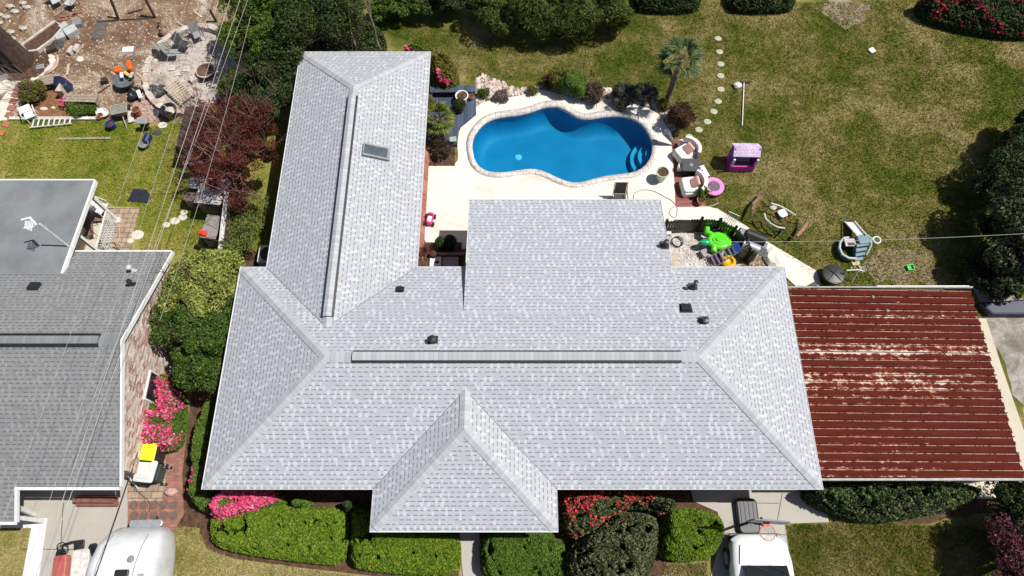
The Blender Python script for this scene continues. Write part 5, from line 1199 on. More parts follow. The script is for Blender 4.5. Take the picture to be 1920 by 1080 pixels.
# red deck and its furniture
struct('red_deck', MB().prism(GP([(1259,262),(1302,262),(1309,300),(1322,388),(1268,389)]), 0, .045), mRedWood)
mCush = M('white_cushion', (.78,.76,.74), (.68,.66,.64), 4, .85); mPinkC = M('pink_cushion', (.72,.42,.36), (.62,.33,.28), 10, .9)
def armchair(label, px, py, rz):
    p = G(px, py, .4); t = thing('armchair', label, 'armchair', (p.x,p.y,.045), rz, 'white armchairs on the red deck')
    part('base', MB().rbox((0,0,.15), (.78,.78,.28), .12), mCush, t, bevel=.03); part('seat_cushion', MB().rbox((-.03,0,.35), (.70,.70,.14), .12), mCush, t, bevel=.05)
    m = MB(); k = 11; pr = []
    for i in range(k):
        a = R(-62+124*i/(k-1)); pr.append((math.cos(a), math.sin(a)))
    vs = [(x*.40+.02, y*.46, z) for z, s in ((.2,0),(.72,0)) for x, y in pr]+[(x*.53+.05, y*.55, z) for z in (.2,.68) for x, y in pr]
    m.add(vs, [(i+1, i, k+i, k+i+1) for i in range(k-1)]+[(2*k+i, 2*k+i+1, 3*k+i+1, 3*k+i) for i in range(k-1)]+[(k+i+1, k+i, 3*k+i, 3*k+i+1) for i in range(k-1)]+[(0, 2*k, 3*k, k), (k-1, 2*k-1, 4*k-1, 3*k-1)])
    part('backrest', m, mCush, t, smooth=True)
    part('pillow', MB().rbox((.08,0,.50), (.42,.14,.42), .05, rz=1.57) if False else MB().box((.10,0,.53), (.14,.42,.40), ry=.75), mPinkC, t, bevel=.06)
armchair('white armchair with a pink pillow at the parasol end of the red deck', 1286, 285, .55)
armchair('white armchair with a pink pillow nearest the mini trampoline', 1297, 346, .12)
p = G(1296,310,.45); t = thing('patio_table', 'dark grey square table between the two white armchairs', 'table', (p.x,p.y,.045), -.06)
part('table_top', MB().rbox((0,0,.42), (.74,.60,.05), .04), mDark, t, bevel=.01); part('burner_cap', MB().lathe((0,0,.445), [(.08,0),(.07,.01),(0,.012)], 12), mGrey, t); part('base', MB().box((0,0,.20), (.62,.50,.40)), mBlack, t)
p = G(1316,318,.5); one('beach_towel', 'blue and white towel hanging off the grey table corner', 'towel', MB().slab([(-.1,.16,.0),(.1,.22,.0),(.36,-.14,-.22),(.2,-.22,-.25)], .02), mWhite, loc=p)
one('blue_cloth', 'dark blue cloth under the white towel by the grey table', 'towel', MB().slab([(-.2,-.05,.0),(.05,.0,.0),(.05,-.24,-.25),(-.2,-.26,-.25)], .02), M('royal_blue', (.02,.05,.25), (.015,.035,.18)), loc=p)
p = G(1277,312,.3); one('foot_stool', 'small white stool at the left of the grey table', 'stool', MB().rbox((0,0,.16), (.24,.22,.3), .05), mCush, loc=(p.x,p.y,.045), bevel=.02)
p = G(1277,266,.3); one('white_jug', 'small white jug at the top of the red deck', 'jug', MB().lathe((0,0,0), [(.09,0),(.13,.1),(.11,.28),(.05,.33),(.05,.38),(0,.38)], 12), mWhite, loc=(p.x,p.y,.045), smooth=True)
p = G(1262,256,.3); t = thing('closed_parasol', 'closed dark grey parasol leaning over the pool deck', 'parasol', (p.x, p.y, 0)); a, b = G(1263,270,.12)-p, G(1248,247,.75)-p; a.z, b.z = .12, .75
part('canopy', MB().cyl(a, b, .03, .17, 10), M('parasol_cloth', (.16,.17,.19), (.07,.075,.09), 9, .8), t); part('pole', MB().cyl(a-(b-a)*.2, b+(b-a)*.1, .02, n=6), mAlu, t)
# stepping stones
for k, (px_, py_) in enumerate([(1346,73),(1349,98),(1351,121),(1351,143),(1351,168),(1346,191),(1338,210),(1326,229),(1310,244),(1292,257)]):
    one('stepping_stone', ('round pale stepping stone, farthest of the row', 'stepping stone second from the far end', 'stepping stone third from the far end', 'stepping stone fourth from the far end', 'stepping stone fifth from the far end, left of the lamp post', 'stepping stone sixth from the far end', 'stepping stone where the row starts to bend to the pool', 'stepping stone third from the red deck', 'stepping stone second from the red deck', 'stepping stone beside the red deck, nearest of the row')[k], 'stepping stone',
        MB().lathe((0,0,0), [(.16,0),(.17,.03),(.15,.045),(0,.048)], 11, .85), M('mossy_stone', (.50,.50,.38), (.30,.32,.2), 7, .9), 'stepping stones across the lawn', loc=(*G(px_,py_)[:2], 0))
# pool brush lying on the lawn
pb = G(1391,237,0); e = G(1394,157,0)-pb; t = thing('pool_brush', 'long white pole with a black brush head lying on the back lawn', 'pool brush', pb)
part('pole', MB().cyl((0,0,.05), e+Vector((0,0,.07)), .022, n=8), mWhite, t)
part('brush_head', MB().box((e.x+.05,e.y+.03,.07), (.42,.07,.07)), mBlack, t, bevel=.01)
p = G(1383,160,.1); one('white_bag', 'crumpled white bag beside the brush head on the lawn', 'bag', MB().ball((0,0,.1), (.19,.15,.13), 12, 8, .18), mWhite, loc=(p.x,p.y,0))
one('white_tray', 'white square tray lying on the lawn at upper right', 'tray', MB().rbox((0,0,.05), (.26,.26,.05), .05, .5), mWhite, loc=G(1634,96))
# playhouse
p = G(1386,309,0); t = thing('playhouse', 'purple and magenta toy playhouse with a lilac shingled roof', 'playhouse', p, -.02)
mMag = M('magenta', (.55,.03,.38), (.46,.02,.32), 4, .4, bs=.03); mPur = M('purple', (.16,.04,.42), (.12,.03,.34), 4, .4, bs=.03); mLil = m_brick('lilac_roof', (.72,.56,.76), (.78,.64,.82), (.50,.36,.58), .14, .09, ax='flat')
W_, D_ = .98, .66
part('lower_wall', MB().box((0,-D_/2,.20), (W_,.06,.40)).box((0,D_/2,.20), (W_,.06,.40)), mMag, t, bevel=.015)
part('side_wall', MB().box((-W_/2,0,.20), (.06,D_,.40)), mMag, t, bevel=.015); part('side_wall', MB().box((W_/2,0,.20), (.06,D_,.40)), mMag, t, bevel=.015)
for sx in (-1, 1):
    g_ = MB(); g_.prism([(0,0)]*3, 0, 0) if False else g_.add([(sx*W_/2-.02,-D_/2+.12,.40),(sx*W_/2-.02,D_/2,.40),(sx*W_/2-.02,D_/2,.84),(sx*W_/2-.02,0,1.16),(sx*W_/2-.02,-D_/2+.12,.9),(sx*W_/2+.02,-D_/2+.12,.40),(sx*W_/2+.02,D_/2,.40),(sx*W_/2+.02,D_/2,.84),(sx*W_/2+.02,0,1.16),(sx*W_/2+.02,-D_/2+.12,.9)], [(0,1,2,3,4),(9,8,7,6,5),(0,5,6,1),(1,6,7,2),(2,7,8,3),(3,8,9,4),(4,9,5,0)])
    part('gable', g_, mPur, t); part('corner_post', MB().box((sx*(W_/2-.02),-D_/2,.63), (.09,.07,.46)), M('pale_lilac', (.74,.64,.78), (.68,.58,.72)), t, bevel=.01)
part('roof', MB().slab([(-.54,-.24,.92),(.54,-.24,.92),(.54,.06,1.20),(-.54,.06,1.20)], .04).slab([(-.54,.06,1.20),(.54,.06,1.20),(.54,.44,.90),(-.54,.44,.90)], .04), mLil, t)
part('floor', MB().box((0,0,.06), (W_-.1,D_-.1,.08)), mWood, t); part('counter', MB().box((.1,.1,.3), (.5,.25,.05)), mGrey, t)
# mini trampoline
p = G(1338,349,.25); t = thing('mini_trampoline', 'round mini trampoline with a pink pad beside the red deck', 'trampoline', (p.x,p.y,0))
part('pad', MB().lathe((0,0,.22), [(.24,.03),(.26,.05),(.40,.05),(.43,.02),(.43,0),(.24,0),(.24,.03)], 28, 1, False), M('pink_pad', (.80,.26,.58), (.72,.2,.5), 5, .5, bs=.03), t, smooth=True)
part('mat', MB().lathe((0,0,.235), [(.245,0),(.245,.012),(0,.012)], 24), M('tramp_mat', (.13,.12,.13), (.10,.09,.1), 8, .8), t); part('handle', MB().tube([(-.12,-.28,.25),(-.16,-.15,.62),(-.14,.02,.64),(-.08,.1,.27)], .014, 6), M('pink_bar', (.75,.08,.35)), t)
for i in range(6):
    a = i*1.047; part('leg', MB().cyl((.38*math.cos(a),.38*math.sin(a),0),(.38*math.cos(a),.38*math.sin(a),.22),.015,n=6), mBlack, t)
# garden hose on the deck
def path_thing(name, label, cat, pts, z, r, mat, group=None):
    P_ = [G(x, y, z) for x, y in pts]; c = sum(P_, Vector())/len(P_); c.z = 0
    o = []
    for i in range(len(P_)-1):
        p0, p1, p2, p3 = P_[max(0, i-1)], P_[i], P_[i+1], P_[min(len(P_)-1, i+2)]
        for j in range(5):
            t_ = j/5; o.append(.5*((2*p1)+(p2-p0)*t_+(2*p0-5*p1+4*p2-p3)*t_*t_+(3*p1-p0-3*p2+p3)*t_**3)-c)
    o.append(P_[-1]-c); return one(name, label, cat, MB().tube(o, r, 5), mat, group, loc=c)
mHose = M('grey_hose', (.28,.27,.24), (.2,.19,.17), 5, .6)
path_thing('garden_hose', 'thin grey hose curving over the pool deck to the red deck', 'hose', [(1188,374),(1190,362),(1205,356),(1225,358),(1245,368),(1262,378),(1270,392),(1266,408),(1255,400),(1262,388),(1280,378),(1300,380)], .05, .012, mHose)
path_thing('garden_hose', 'pale hose end curving out onto the lawn beside the fern pot', 'hose', [(1300,381),(1320,387),(1335,386),(1348,380)], .04, .015, mConcP)
path_thing('garden_hose', 'pale yellow hose on the neighbour patio', 'hose', [(252,392),(246,408),(228,420),(224,432),(224,448),(215,460),(205,466),(185,462)], .05, .012, M('yellow_hose', (.60,.42,.14)))
path_thing('garden_hose', 'green hose tangled in the grass above the neighbour roof', 'hose', [(10,335),(30,322),(22,318),(12,330),(40,328),(52,330),(62,336)], .02, .015, M('green_hose', (.03,.14,.06)))
# pink toy car
p = G(806,409,.25); t = thing('toy_car', 'pink and white toddler ride-on car on the patio beside the wing', 'toy car', (p.x,p.y,.03), -.15); mHot = M('hot_pink', (.72,.02,.22), (.6,.015,.18), 5, .35, bs=.02)
part('body', MB().rbox((0,0,.17), (.26,.52,.16), .08), mHot, t, bevel=.03); part('seat', MB().rbox((0,-.06,.27), (.16,.26,.05), .05), mWhite, t, bevel=.015); part('windscreen', MB().box((0,.12,.32), (.2,.03,.12)), mHot, t, bevel=.01)
for x, y in ((-.16,.17),(.16,.17),(-.16,-.18),(.16,-.18)): part('wheel', MB().cyl((x-.035,y,.09),(x+.035,y,.09),.09,n=14), mBlack, t, smooth=True)
# courtyard slabs
one('white_slab', 'white stone slab with a dark ornament at the courtyard edge', 'slab', MB().rbox((0,0,.05), (.44,.40,.07), .02), mWhite, loc=G(817,492,.03))
one('frog_ornament', 'small dark ornament sitting on the white slab', 'ornament', MB().ball((0,0,.05), (.09,.06,.05), 10, 6, .1).ball((.06,.0,.09), .035, 8, 6), mDark, loc=G(819,492,.12))
one('speckled_slab', 'speckled grey slab beside the white slab in the courtyard', 'slab', MB().rbox((0,0,.04), (.60,.40,.06), .02), M('speckled', (.40,.38,.40), (.22,.21,.23), 30, .7), loc=G(845,492,.03))
one('garden_edging', 'dark timber edging behind the two courtyard pots', 'edging', MB().box((0,0,.07), (1.1,.10,.12)), mWood, loc=G(845,478,.03))
one('wicker_goose', 'brown basket ornament with white spots in the courtyard bed', 'ornament', MB().lathe((0,0,0), [(.1,0),(.16,.1),(.13,.25),(.05,.28),(0,.28)], 12), mBark, loc=G(813,480,.03), smooth=True)

# ================================================================ GRAVEL COURT
p = G(1345,452,.3); t = thing('turtle_float', 'bright green inflatable turtle float leaning in the gravel court', 'pool float', p, .0)
mGr = M('lime_vinyl', (.12,.72,.02), (.09,.62,.02), 3, .22, bs=0); mTe = M('teal_vinyl', (.01,.36,.14), (.01,.28,.1), 3, .22, bs=0)
tu = MB(); tu.ring((.03,-.06,.12), .36, .13, 28, 10, sy=.72); tu.ring((.03,-.06,.20), .24, .09, 24, 8, sy=.72); tu.ring((.03,-.06,.27), .12, .075, 20, 8, sy=.7); tu.ball((.03,-.06,.28), (.07,.05,.05), 10, 6)
part('shell', tu, mGr, t, smooth=True)
part('flipper', MB().tube([(-.22,.18,.15),(-.42,.32,.15),(-.38,.58,.15),(-.14,.70,.15)], [.11,.13,.13,.08], 12), mGr, t, smooth=True)
part('flipper', MB().tube([(.22,.14,.15),(.34,.30,.18),(.42,.40,.2)], [.10,.15,.13], 12), mGr, t, smooth=True)
part('flipper', MB().tube([(-.18,-.28,.12),(-.24,-.46,.12),(-.14,-.52,.1)], [.12,.12,.08], 12), mGr, t, smooth=True)
part('tail', MB().tube([(.30,-.22,.14),(.44,-.30,.12)], [.14,.09], 12), mGr, t, smooth=True)
part('head', MB().ball((-.52,-.14,.15), (.24,.15,.13), 16, 10), mTe, t, smooth=True)
def ladder(label, A, B, w0, w1, n, mat, top=None, wd=None, shelf=None):
    A, B = Vector(A), Vector(B); t = thing('step_ladder', label, 'ladder', A); d = B-A; L = d.length; u = d.normalized()
    s = (Vector(wd) if wd else u.cross(Vector((0, 0, 1)))).normalized()
    for k in (-1, 1): part('rail', MB().cyl(s*k*w0/2, d+s*k*w1/2, .024, n=5), mat, t)
    for i in range(n):
        f = (i+.5)/n; w_ = w0+(w1-w0)*f; q = d*f; nrm = u.cross(s)
        part('rung', MB().slab([q+s*w_/2-u*.03, q+s*w_/2+u*.03, q-s*w_/2+u*.03, q-s*w_/2-u*.03], .02), mat, t)
    if top: part('top_cap', MB().slab([d+s*(w1/2+.03)+u*.14, d+s*(w1/2+.03)-u*.16, d-s*(w1/2+.03)-u*.16, d-s*(w1/2+.03)+u*.14], .05), top, t)
    return t
ladder('leaning silver step ladder with a blue top cap in the gravel court', G(1334,492,.25), G(1380,465,1.0), .48, .36, 6, mAlu, M('blue_cap', (.02,.10,.42), (.015,.08,.34)))
ladder('aluminium step ladder lying on the grass edge of the sandy yard', G(57,230,.12), G(136,226,.12), .50, .30, 8, mWhiteDirty)
for lab, px_, py_, c, s in (('purple plastic tub behind the ladder in the gravel court', 1345, 484, (.17,.02,.22), .2), ('yellow round toy seat behind the ladder in the gravel court', 1366, 492, (.78,.42,.01), .28)):
    p = G(px_, py_, .2); one('toy_tub', lab, 'toy', MB().lathe((0,0,0), [(s*.8,0),(s,.12),(s*.95,.28),(s*.55,.34),(s*.45,.24),(0,.22)], 16), M('tub_%d' % px_, c, tuple(x*.8 for x in c), 5, .4, bs=.03), loc=(p.x,p.y,.01), smooth=True)
for lab, px_, py_, sz, mt in (('grey tote box behind the green float', 1340, 428, (.3,.24,.3), mGrey), ('small dark grey tote behind the green float', 1352, 437, (.26,.22,.25), mDark), ('pale grey cushion box left of the ladder foot', 1322, 474, (.24,.28,.22), M('pale_grey', (.34,.33,.33))), ('small red fuel can by the picket fence', 1357, 431, (.12,.14,.2), mR)):
    p = G(px_, py_, sz[2]); t = thing('tote_box', lab, 'box', (p.x,p.y,.01), .4); part('body', MB().rbox((0,0,sz[2]/2), sz, .03), mt, t, bevel=.015); part('lid', MB().rbox((0,0,sz[2]+.01), (sz[0]+.03,sz[1]+.03,.03), .03), mt, t, bevel=.008)
# grills and bins by the court
p = G(1394,437,.7); t = thing('patio_grill', 'black covered box grill at the bend of the picket fence', 'grill', (p.x,p.y,.03), -.45); part('body', MB().rbox((0,0,.35), (.42,.42,.66), .06), mBlack, t, bevel=.03); part('lid', MB().rbox((0,0,.72), (.34,.34,.06), .04), mGrey, t, bevel=.02)
p = G(1418,444,.8); t = thing('kettle_grill', 'long black barrel grill beside the garden path', 'grill', (p.x,p.y,.03), -.45)
part('lid', MB().cyl((-.38,0,.72), (.38,0,.72), .22, n=18), mBlack, t, smooth=True); part('frame', MB().box((0,0,.35), (.7,.35,.5)), mDark, t, bevel=.02); part('shelf', MB().box((-.5,0,.62), (.22,.34,.03)), mGrey, t)
p = G(1393,449,.4); one('black_bucket', 'round black bucket between the fence and the grills', 'bucket', MB().lathe((0,0,0), [(.17,0),(.23,.4),(.25,.4),(.25,.43),(.2,.43),(.17,.1),(0,.1)], 16), mBlack, loc=(p.x,p.y,.03), smooth=True)
p = G(1410,462,.8); t = thing('gas_grill', 'stainless steel gas grill below the black barrel grill', 'grill', (p.x,p.y,.03), -.45)
part('hood', MB().cyl((-.34,0,.70), (.30,0,.70), .20, n=18), mAlu, t, smooth=True); part('cabinet', MB().box((0,0,.33), (.62,.42,.6)), mGrey, t, bevel=.01); part('side_shelf', MB().box((.46,.0,.68), (.24,.38,.03)), mDark, t); part('hood_handle', MB().cyl((-.28,-.24,.74),(.24,-.24,.74),.012,n=6), mBlack, t)
p = G(1433,455,.6); one('grey_cooler', 'grey square cooler propped against the gas grill', 'cooler', MB().box((0,0,.35), (.36,.3,.04), rz=-.4, rx=.4).box((.0,.05,.16), (.3,.2,.3), rz=-.4), mGrey, loc=(p.x,p.y,.03), bevel=.01)
m = MB(); cs = [(1433,470),(1448,462),(1466,498),(1455,504),(1440,500),(1430,484)]
P_ = [G(x,y,.06) for x,y in cs]; c = sum(P_, Vector())/6; c.z = 0
vs = [q-c for q in P_]+[q-c+(c-q)*.4+Vector((0,0,random.uniform(.08,.2))) for q in P_]; 
m.add([(v.x,v.y,max(.005,v.z)) for v in vs], [(i,(i+1)%6,6+(i+1)%6,6+i) for i in range(6)]+[(6,7,8,9,10,11)])
one('crumpled_cover', 'crumpled pale plastic sheet on the garden path', 'cover', m, M('pale_plastic', (.66,.62,.55), (.50,.46,.4), 4, .5), loc=(c.x,c.y,.034))
tag(part('leaf_litter', rocks_mb(GP([(1385,480),(1420,478),(1448,505),(1390,506)]), 260, .02, .06, 0.006), M('dry_leaves', (.36,.22,.14), (.16,.08,.05), 8, .9)), kind='stuff')
one('wood_plank', 'pale board standing by the back roof edge in the gravel court', 'board', MB().box((0,0,.02), (.28,.62,.03)), mWoodP, loc=G(1264,490,.02))
p = G(1268,455,0); m = MB(); 
for i in range(3): m.ring((.02*i,.0,.05+i*.03), .20+.01*i, .013, 22, 5)
one('coiled_cable', 'coil of black cable on the gravel next to the back roof', 'cable coil', m, mBlack, loc=p)
p = G(1254,438,1.6); one('wall_lamp', 'small white lamp box at the back roof corner', 'lamp', MB().box((0,0,0), (.16,.12,.12)), mWhite, loc=p)
m = MB()
for i in range(6): m.box((i*.08,0,.5), (.02,.02,.9))
m.box((.2,0,.95), (.46,.02,.02)); m.box((.2,0,.06), (.46,.02,.02))
one('white_rack', 'small white wire rack leaning outside the picket fence', 'rack', m, mWhite, loc=(*G(1358,413,.3)[:2],.03), rz=-.5)

# ================================================================ LAWN THINGS
# curved bench frame round a fire bowl
c = G(1464,407,0); t = thing('fire_pit_seating', 'rusty curved metal frame with two wooden bench seats around a fire spot', 'fire pit seating', c)
def arc(pts, z, r, mat, name='frame'):
    r = r*1.7
    P_ = [G(x,y,z)-c for x, y in pts]; return part(name, MB().tube(P_, r, 6), mat, t)
mRust = M('rusty_tube', (.16,.08,.05), (.07,.04,.03), 12, .8)
arc([(1437,357),(1427,368),(1416,384),(1410,398),(1409,407)], .45, .02, mRust); arc([(1409,407),(1425,415),(1437,421)], .3, .014, mRust)
arc([(1437,357),(1450,368),(1460,378)], .45, .012, mRust); arc([(1446,381),(1462,386),(1477,394),(1492,404)], .55, .018, mWhiteDirty); arc([(1433,400),(1436,410),(1445,419),(1458,426),(1472,428)], .55, .018, mWhiteDirty)
arc([(1472,428),(1460,442),(1450,435),(1437,421),(1435,412)], .2, .02, mBlack); arc([(1492,404),(1513,409),(1516,400)], .45, .014, mRust); arc([(1513,409),(1508,425),(1497,442),(1486,446)], .4, .02, mRust); arc([(1472,428),(1478,440),(1486,446)], .3, .014, mRust)
arc([(1460,378),(1446,381),(1440,372)], .3, .012, mBlack); arc([(1464,425),(1472,428),(1480,420)], .3, .014, mBlack)
mSeat = M('reddish_seat', (.34,.17,.13), (.24,.11,.085), 9, .8)
for pts in ([(1425,366),(1430,368),(1420,381),(1414,395),(1409,393),(1415,378)], [(1512,416),(1516,418),(1508,433),(1496,444),(1493,441),(1503,429)]):
    q = [tuple((G(x,y,.45)-c)[:2]) for x, y in pts]; part('seat', MB().prism(q, .43, .47), mSeat, t)
one('fire_scar', 'ring of rusty ash on the grass inside the curved benches', 'ash ring', MB().ring((0,0,.0), .30, .05, 22, 5), M('ash_rust', (.17,.07,.025), (.08,.05,.02)), loc=G(1460,409,.0))
one('white_board', 'white square board lying inside the curved benches', 'board', MB().rbox((0,0,.12), (.34,.34,.08), .08, .4), mWhite, loc=G(1465,403,0), bevel=.02)
one('grey_stone', 'small grey stone beside the white board inside the benches', 'stone', MB().ball((0,0,.03), (.16,.11,.05), 9, 6, .15), mStone, loc=G(1449,390,0))
# toddler play set
p = G(1600,465,0); t = thing('toddler_slide', 'teal and white toddler climber with slide and steps', 'play set', p, 0)
mTeal = M('grey_teal', (.16,.25,.28), (.12,.20,.23), 5, .4, bs=.03); mPale = M('pale_teal', (.45,.56,.54), (.38,.48,.47), 5, .4, bs=.03)
m = MB()
pts = [(-.20,.32),(-.42,.30),(-.62,.12),(-.70,-.15),(-.64,-.42),(-.42,-.58),(-.12,-.60)]
for z, r in ((.28,.05),): m.tube([(x,y,z) for x,y in pts], r, 8)
part('play_table_rim', m, mPale, t, smooth=True); m = MB(); m.v = []; k = len(pts)
m.add([(x,y,0) for x,y in pts]+[(x*1.0,y*1.0,.28) for x,y in pts], [(i,i+1,k+i+1,k+i) for i in range(k-1)]); part('play_table_wall', m, mTeal, t)
part('tower', MB().prism([(-.05,.30),(.30,.36),(.48,.18),(.46,-.02),(.0,-.08)], 0, .52), mTeal, t, bevel=.03)
for i in range(4): part('step', MB().prism([(-.10,-.04-.15*i),(.40-.05*i,.02-.15*i),(.38-.05*i,-.10-.15*i),(-.12,-.19-.15*i)], 0, .46-.11*i), mTeal if i % 2 else M('steel_blue', (.14,.22,.30), (.1,.17,.24), 5, .4), t, bevel=.02)
part('slide', MB().slab([(-.06,.28,.52),(.27,.28,.52),(.24,.62,.34),(-.10,.62,.34)], .04).slab([(-.10,.62,.34),(.24,.62,.34),(.20,1.12,.08),(-.16,1.12,.08)], .04), mWhite, t, bevel=.01)
for q in ([(-.08,.28,.58),(-.13,.62,.40),(-.18,1.12,.13)], [(.29,.28,.58),(.26,.62,.40),(.22,1.12,.13)]): part('slide_rail', MB().tube(q, .028, 7), mWhite, t, smooth=True)
part('hoop', MB().ring((.70,.10,.50), .14, .03, 20, 7), mWhite, t, smooth=True); part('side_panel', MB().tube([(.30,.34,.50),(.50,.16,.52),(.48,-.10,.40),(.34,-.4,.2)], .035, 7), mPale, t, smooth=True)
part('toy_tray', MB().box((-.26,.06,.36), (.46,.34,.05)), M('dusty_pink', (.58,.48,.50), (.40,.30,.33), 10, .6), t, bevel=.02); part('tray_insert', MB().box((-.26,-.02,.395), (.26,.12,.02)), M('maroon', (.06,.03,.035)), t)
one('yellow_cloth', 'pale yellow cloth lying below the toddler climber', 'cloth', MB().slab([(-.16,.1,.03),(.15,.12,.03),(.17,-.1,.02),(-.14,-.12,.03)], .02), M('yellow_cloth', (.66,.50,.22), (.55,.4,.17)), loc=G(1604,493,0))
one('paper_scraps', 'torn white scraps on the grass below the yellow cloth', 'litter', rocks_mb([(-.35,-.1),(.35,-.1),(.35,.12),(-.35,.12)], 26, .015, .05, 0, .3), mWhiteDirty, loc=G(1610,504,0))
p = G(1563,514,.4); t = thing('fire_bowl', 'round black lidded tub at the end of the garden path', 'tub', (p.x,p.y,0)); part('body', MB().lathe((0,0,0), [(.30,0),(.38,.2),(.40,.36),(.42,.38),(.40,.42),(.30,.44),(0,.47)], 24), mBlack, t, smooth=True)
part('cross_bar', MB().tube([(-.26,-.26,.44),(0,0,.50),(.26,.26,.44)], .018, 6).tube([(-.22,.28,.44),(0,0,.50),(.22,-.28,.44)], .018, 6), mDark, t)
p = G(1590,520,0); one('white_pipe_frame', 'white pipe frame standing by the carport edge', 'pipe frame', MB().tube([(-.35,-.2,0),(-.35,-.02,.7),(.1,.0,.7),(.1,-.2,0)], .022, 6).tube([(.1,0,.7),(.3,-.05,.66)], .018, 6), mWhite, loc=p)
p = G(1708,501,.1); t = thing('green_crate', 'small bright green plastic tray on the lawn', 'tray', (p.x,p.y,0), .15); mLG = M('bright_green', (.02,.62,.08), (.02,.52,.06), 5, .4)
part('bottom', MB().box((0,0,.02), (.22,.20,.02)), mLG, t)
for x, y, a_, b_ in ((0,.10,.26,.025),(0,-.10,.26,.025),(.12,0,.025,.2),(-.12,0,.025,.2)): part('side', MB().box((x,y,.06), (a_,b_,.10)), mLG, t)
one('rubber_mat', 'black triangular mat lying at the end of the garden path', 'mat', MB().prism([tuple((G(x,y,.1)-G(1525,530,.1))[:2]) for x,y in [(1512,536),(1528,527),(1536,538)]], .04, .07), mBlack, loc=(*G(1525,530,.1)[:2],0))
one('wooden_beam', 'grey timber leaning in the shade beyond the carport corner', 'timber', MB().cyl((0,0,.05), (.55,.45,.5), .04, n=4), mWood, loc=G(1812,530,0))

# ================================================================ THE SANDY YARD
struct('stone_path', MB().sheet(jag(GP([(-60,165),(0,150),(25,138),(68,120),(96,100),(108,106),(104,122),(90,140),(62,152),(38,172),(22,205),(12,226),(-10,226),(2,190),(12,172),(-60,200)]), .05, .3), .009), m_mix('pale_flagstones', [(.40,.34,.28),(.66,.60,.50),(.76,.72,.64)], 2.2, 5, .5))
struct('trunk_mulch', MB().sheet(jag([(G(45,120).x+1.1*math.cos(a/9), G(45,120).y+1.0*math.sin(a/9)) for a in range(56)], .06), .013), mMulch)
struct('bed_mulch', MB().sheet(jag(GP([(30,222),(45,180),(100,160),(150,190),(178,195),(185,220)]), .05), .007), m_mix('orange_mulch', [(.10,.045,.02),(.24,.11,.055),(.33,.18,.10)], 5, 6, .8))
struct('lawn_kerb', MB().box((G(105,224).x, G(105,224).y, .05), (3.9, .14, .12)), mWhiteDirty)
# fire ring terrace
fc = G(362,132,0); frx, fry = 1.85, 2.25
ringp = [(fc.x+frx*math.cos(R(a)), fc.y+fry*math.sin(R(a))) for a in range(0, 360, 12)]
struct('fire_terrace', MB().sheet(ringp, .009), m_mix('ashy_sand', [(.12,.095,.08),(.30,.25,.22),(.56,.50,.44),(.30,.26,.23)], 1.3, 8, .8))
t = thing('ring_wall', 'low curved stone wall round the sandy fire ring', 'wall', (fc.x, fc.y, 0))
m = MB(); aa = list(range(52, 330, 6)); nA = len(aa); vs = []
for rr, z in ((1.0, 0), (1.0, .22), (1.12, .22), (1.12, 0)): vs += [(frx*rr*math.cos(R(a)), fry*rr*math.sin(R(a)), z) for a in aa]
m.add(vs, [(k*nA+i, k*nA+i+1, ((k+1) % 4)*nA+i+1, ((k+1) % 4)*nA+i) for k in range(4) for i in range(nA-1)]+[(0,nA,2*nA,3*nA),(nA-1,4*nA-1,3*nA-1,2*nA-1)])
part('wall', m, mStone, t)
for k, a in enumerate(aa[::2]): part('cap_stone', MB().box((frx*1.06*math.cos(R(a)), fry*1.06*math.sin(R(a)), .235), (.26,.34,.05), rz=R(a)+random.uniform(-.08,.08)), mStone if k % 3 else mStoneR, t, bevel=.01)
p = G(386,134,.25); t = thing('fire_bowl', 'rusty round fire bowl with a stone rim in the fire ring', 'fire bowl', (p.x,p.y,0))
part('bowl', MB().lathe((0,0,0), [(.20,0),(.32,.2),(.40,.34),(.34,.35),(.25,.2),(0,.14)], 20), mRust, t, smooth=True); part('rim', MB().ring((0,0,.34), .40, .035, 22, 6), mStone, t)
# chairs round the ring
mSlate = M('faded_grey_sling', (.30,.31,.30), (.20,.21,.2), 7, .7)
for lab, x, y, rz in (('faded grey garden chair at the left edge of the fire ring', 316, 102, 1.9), ('faded grey garden chair, second from the left on the fire ring', 330, 108, 1.6), ('dark garden chair between the grey ones at the top left of the fire ring', 350, 92, 1.2), ('faded grey garden chair at the top of the fire ring', 376, 74, .5)):
    chair(lab, x, y, rz, mSlate if 'dark' not in lab else mDark, mDark, sc=.78, group='garden chairs round the fire ring')
p = G(336,172,.2); t = thing('wooden_lounger', 'weathered slatted wooden lounger lying in the fire ring', 'lounger', (p.x,p.y,0), -.75)
for i in range(9): part('slat', MB().box((-.56+i*.14,0,.25), (.075,.62,.025)), mWoodP, t)
for s_ in (-1, 1):
    part('side_rail', MB().box((0,s_*.33,.22), (1.35,.05,.07)), mWoodP, t)
    for x in (-.55,.55): part('leg', MB().box((x,s_*.33,.10), (.05,.05,.2)), mWoodP, t)
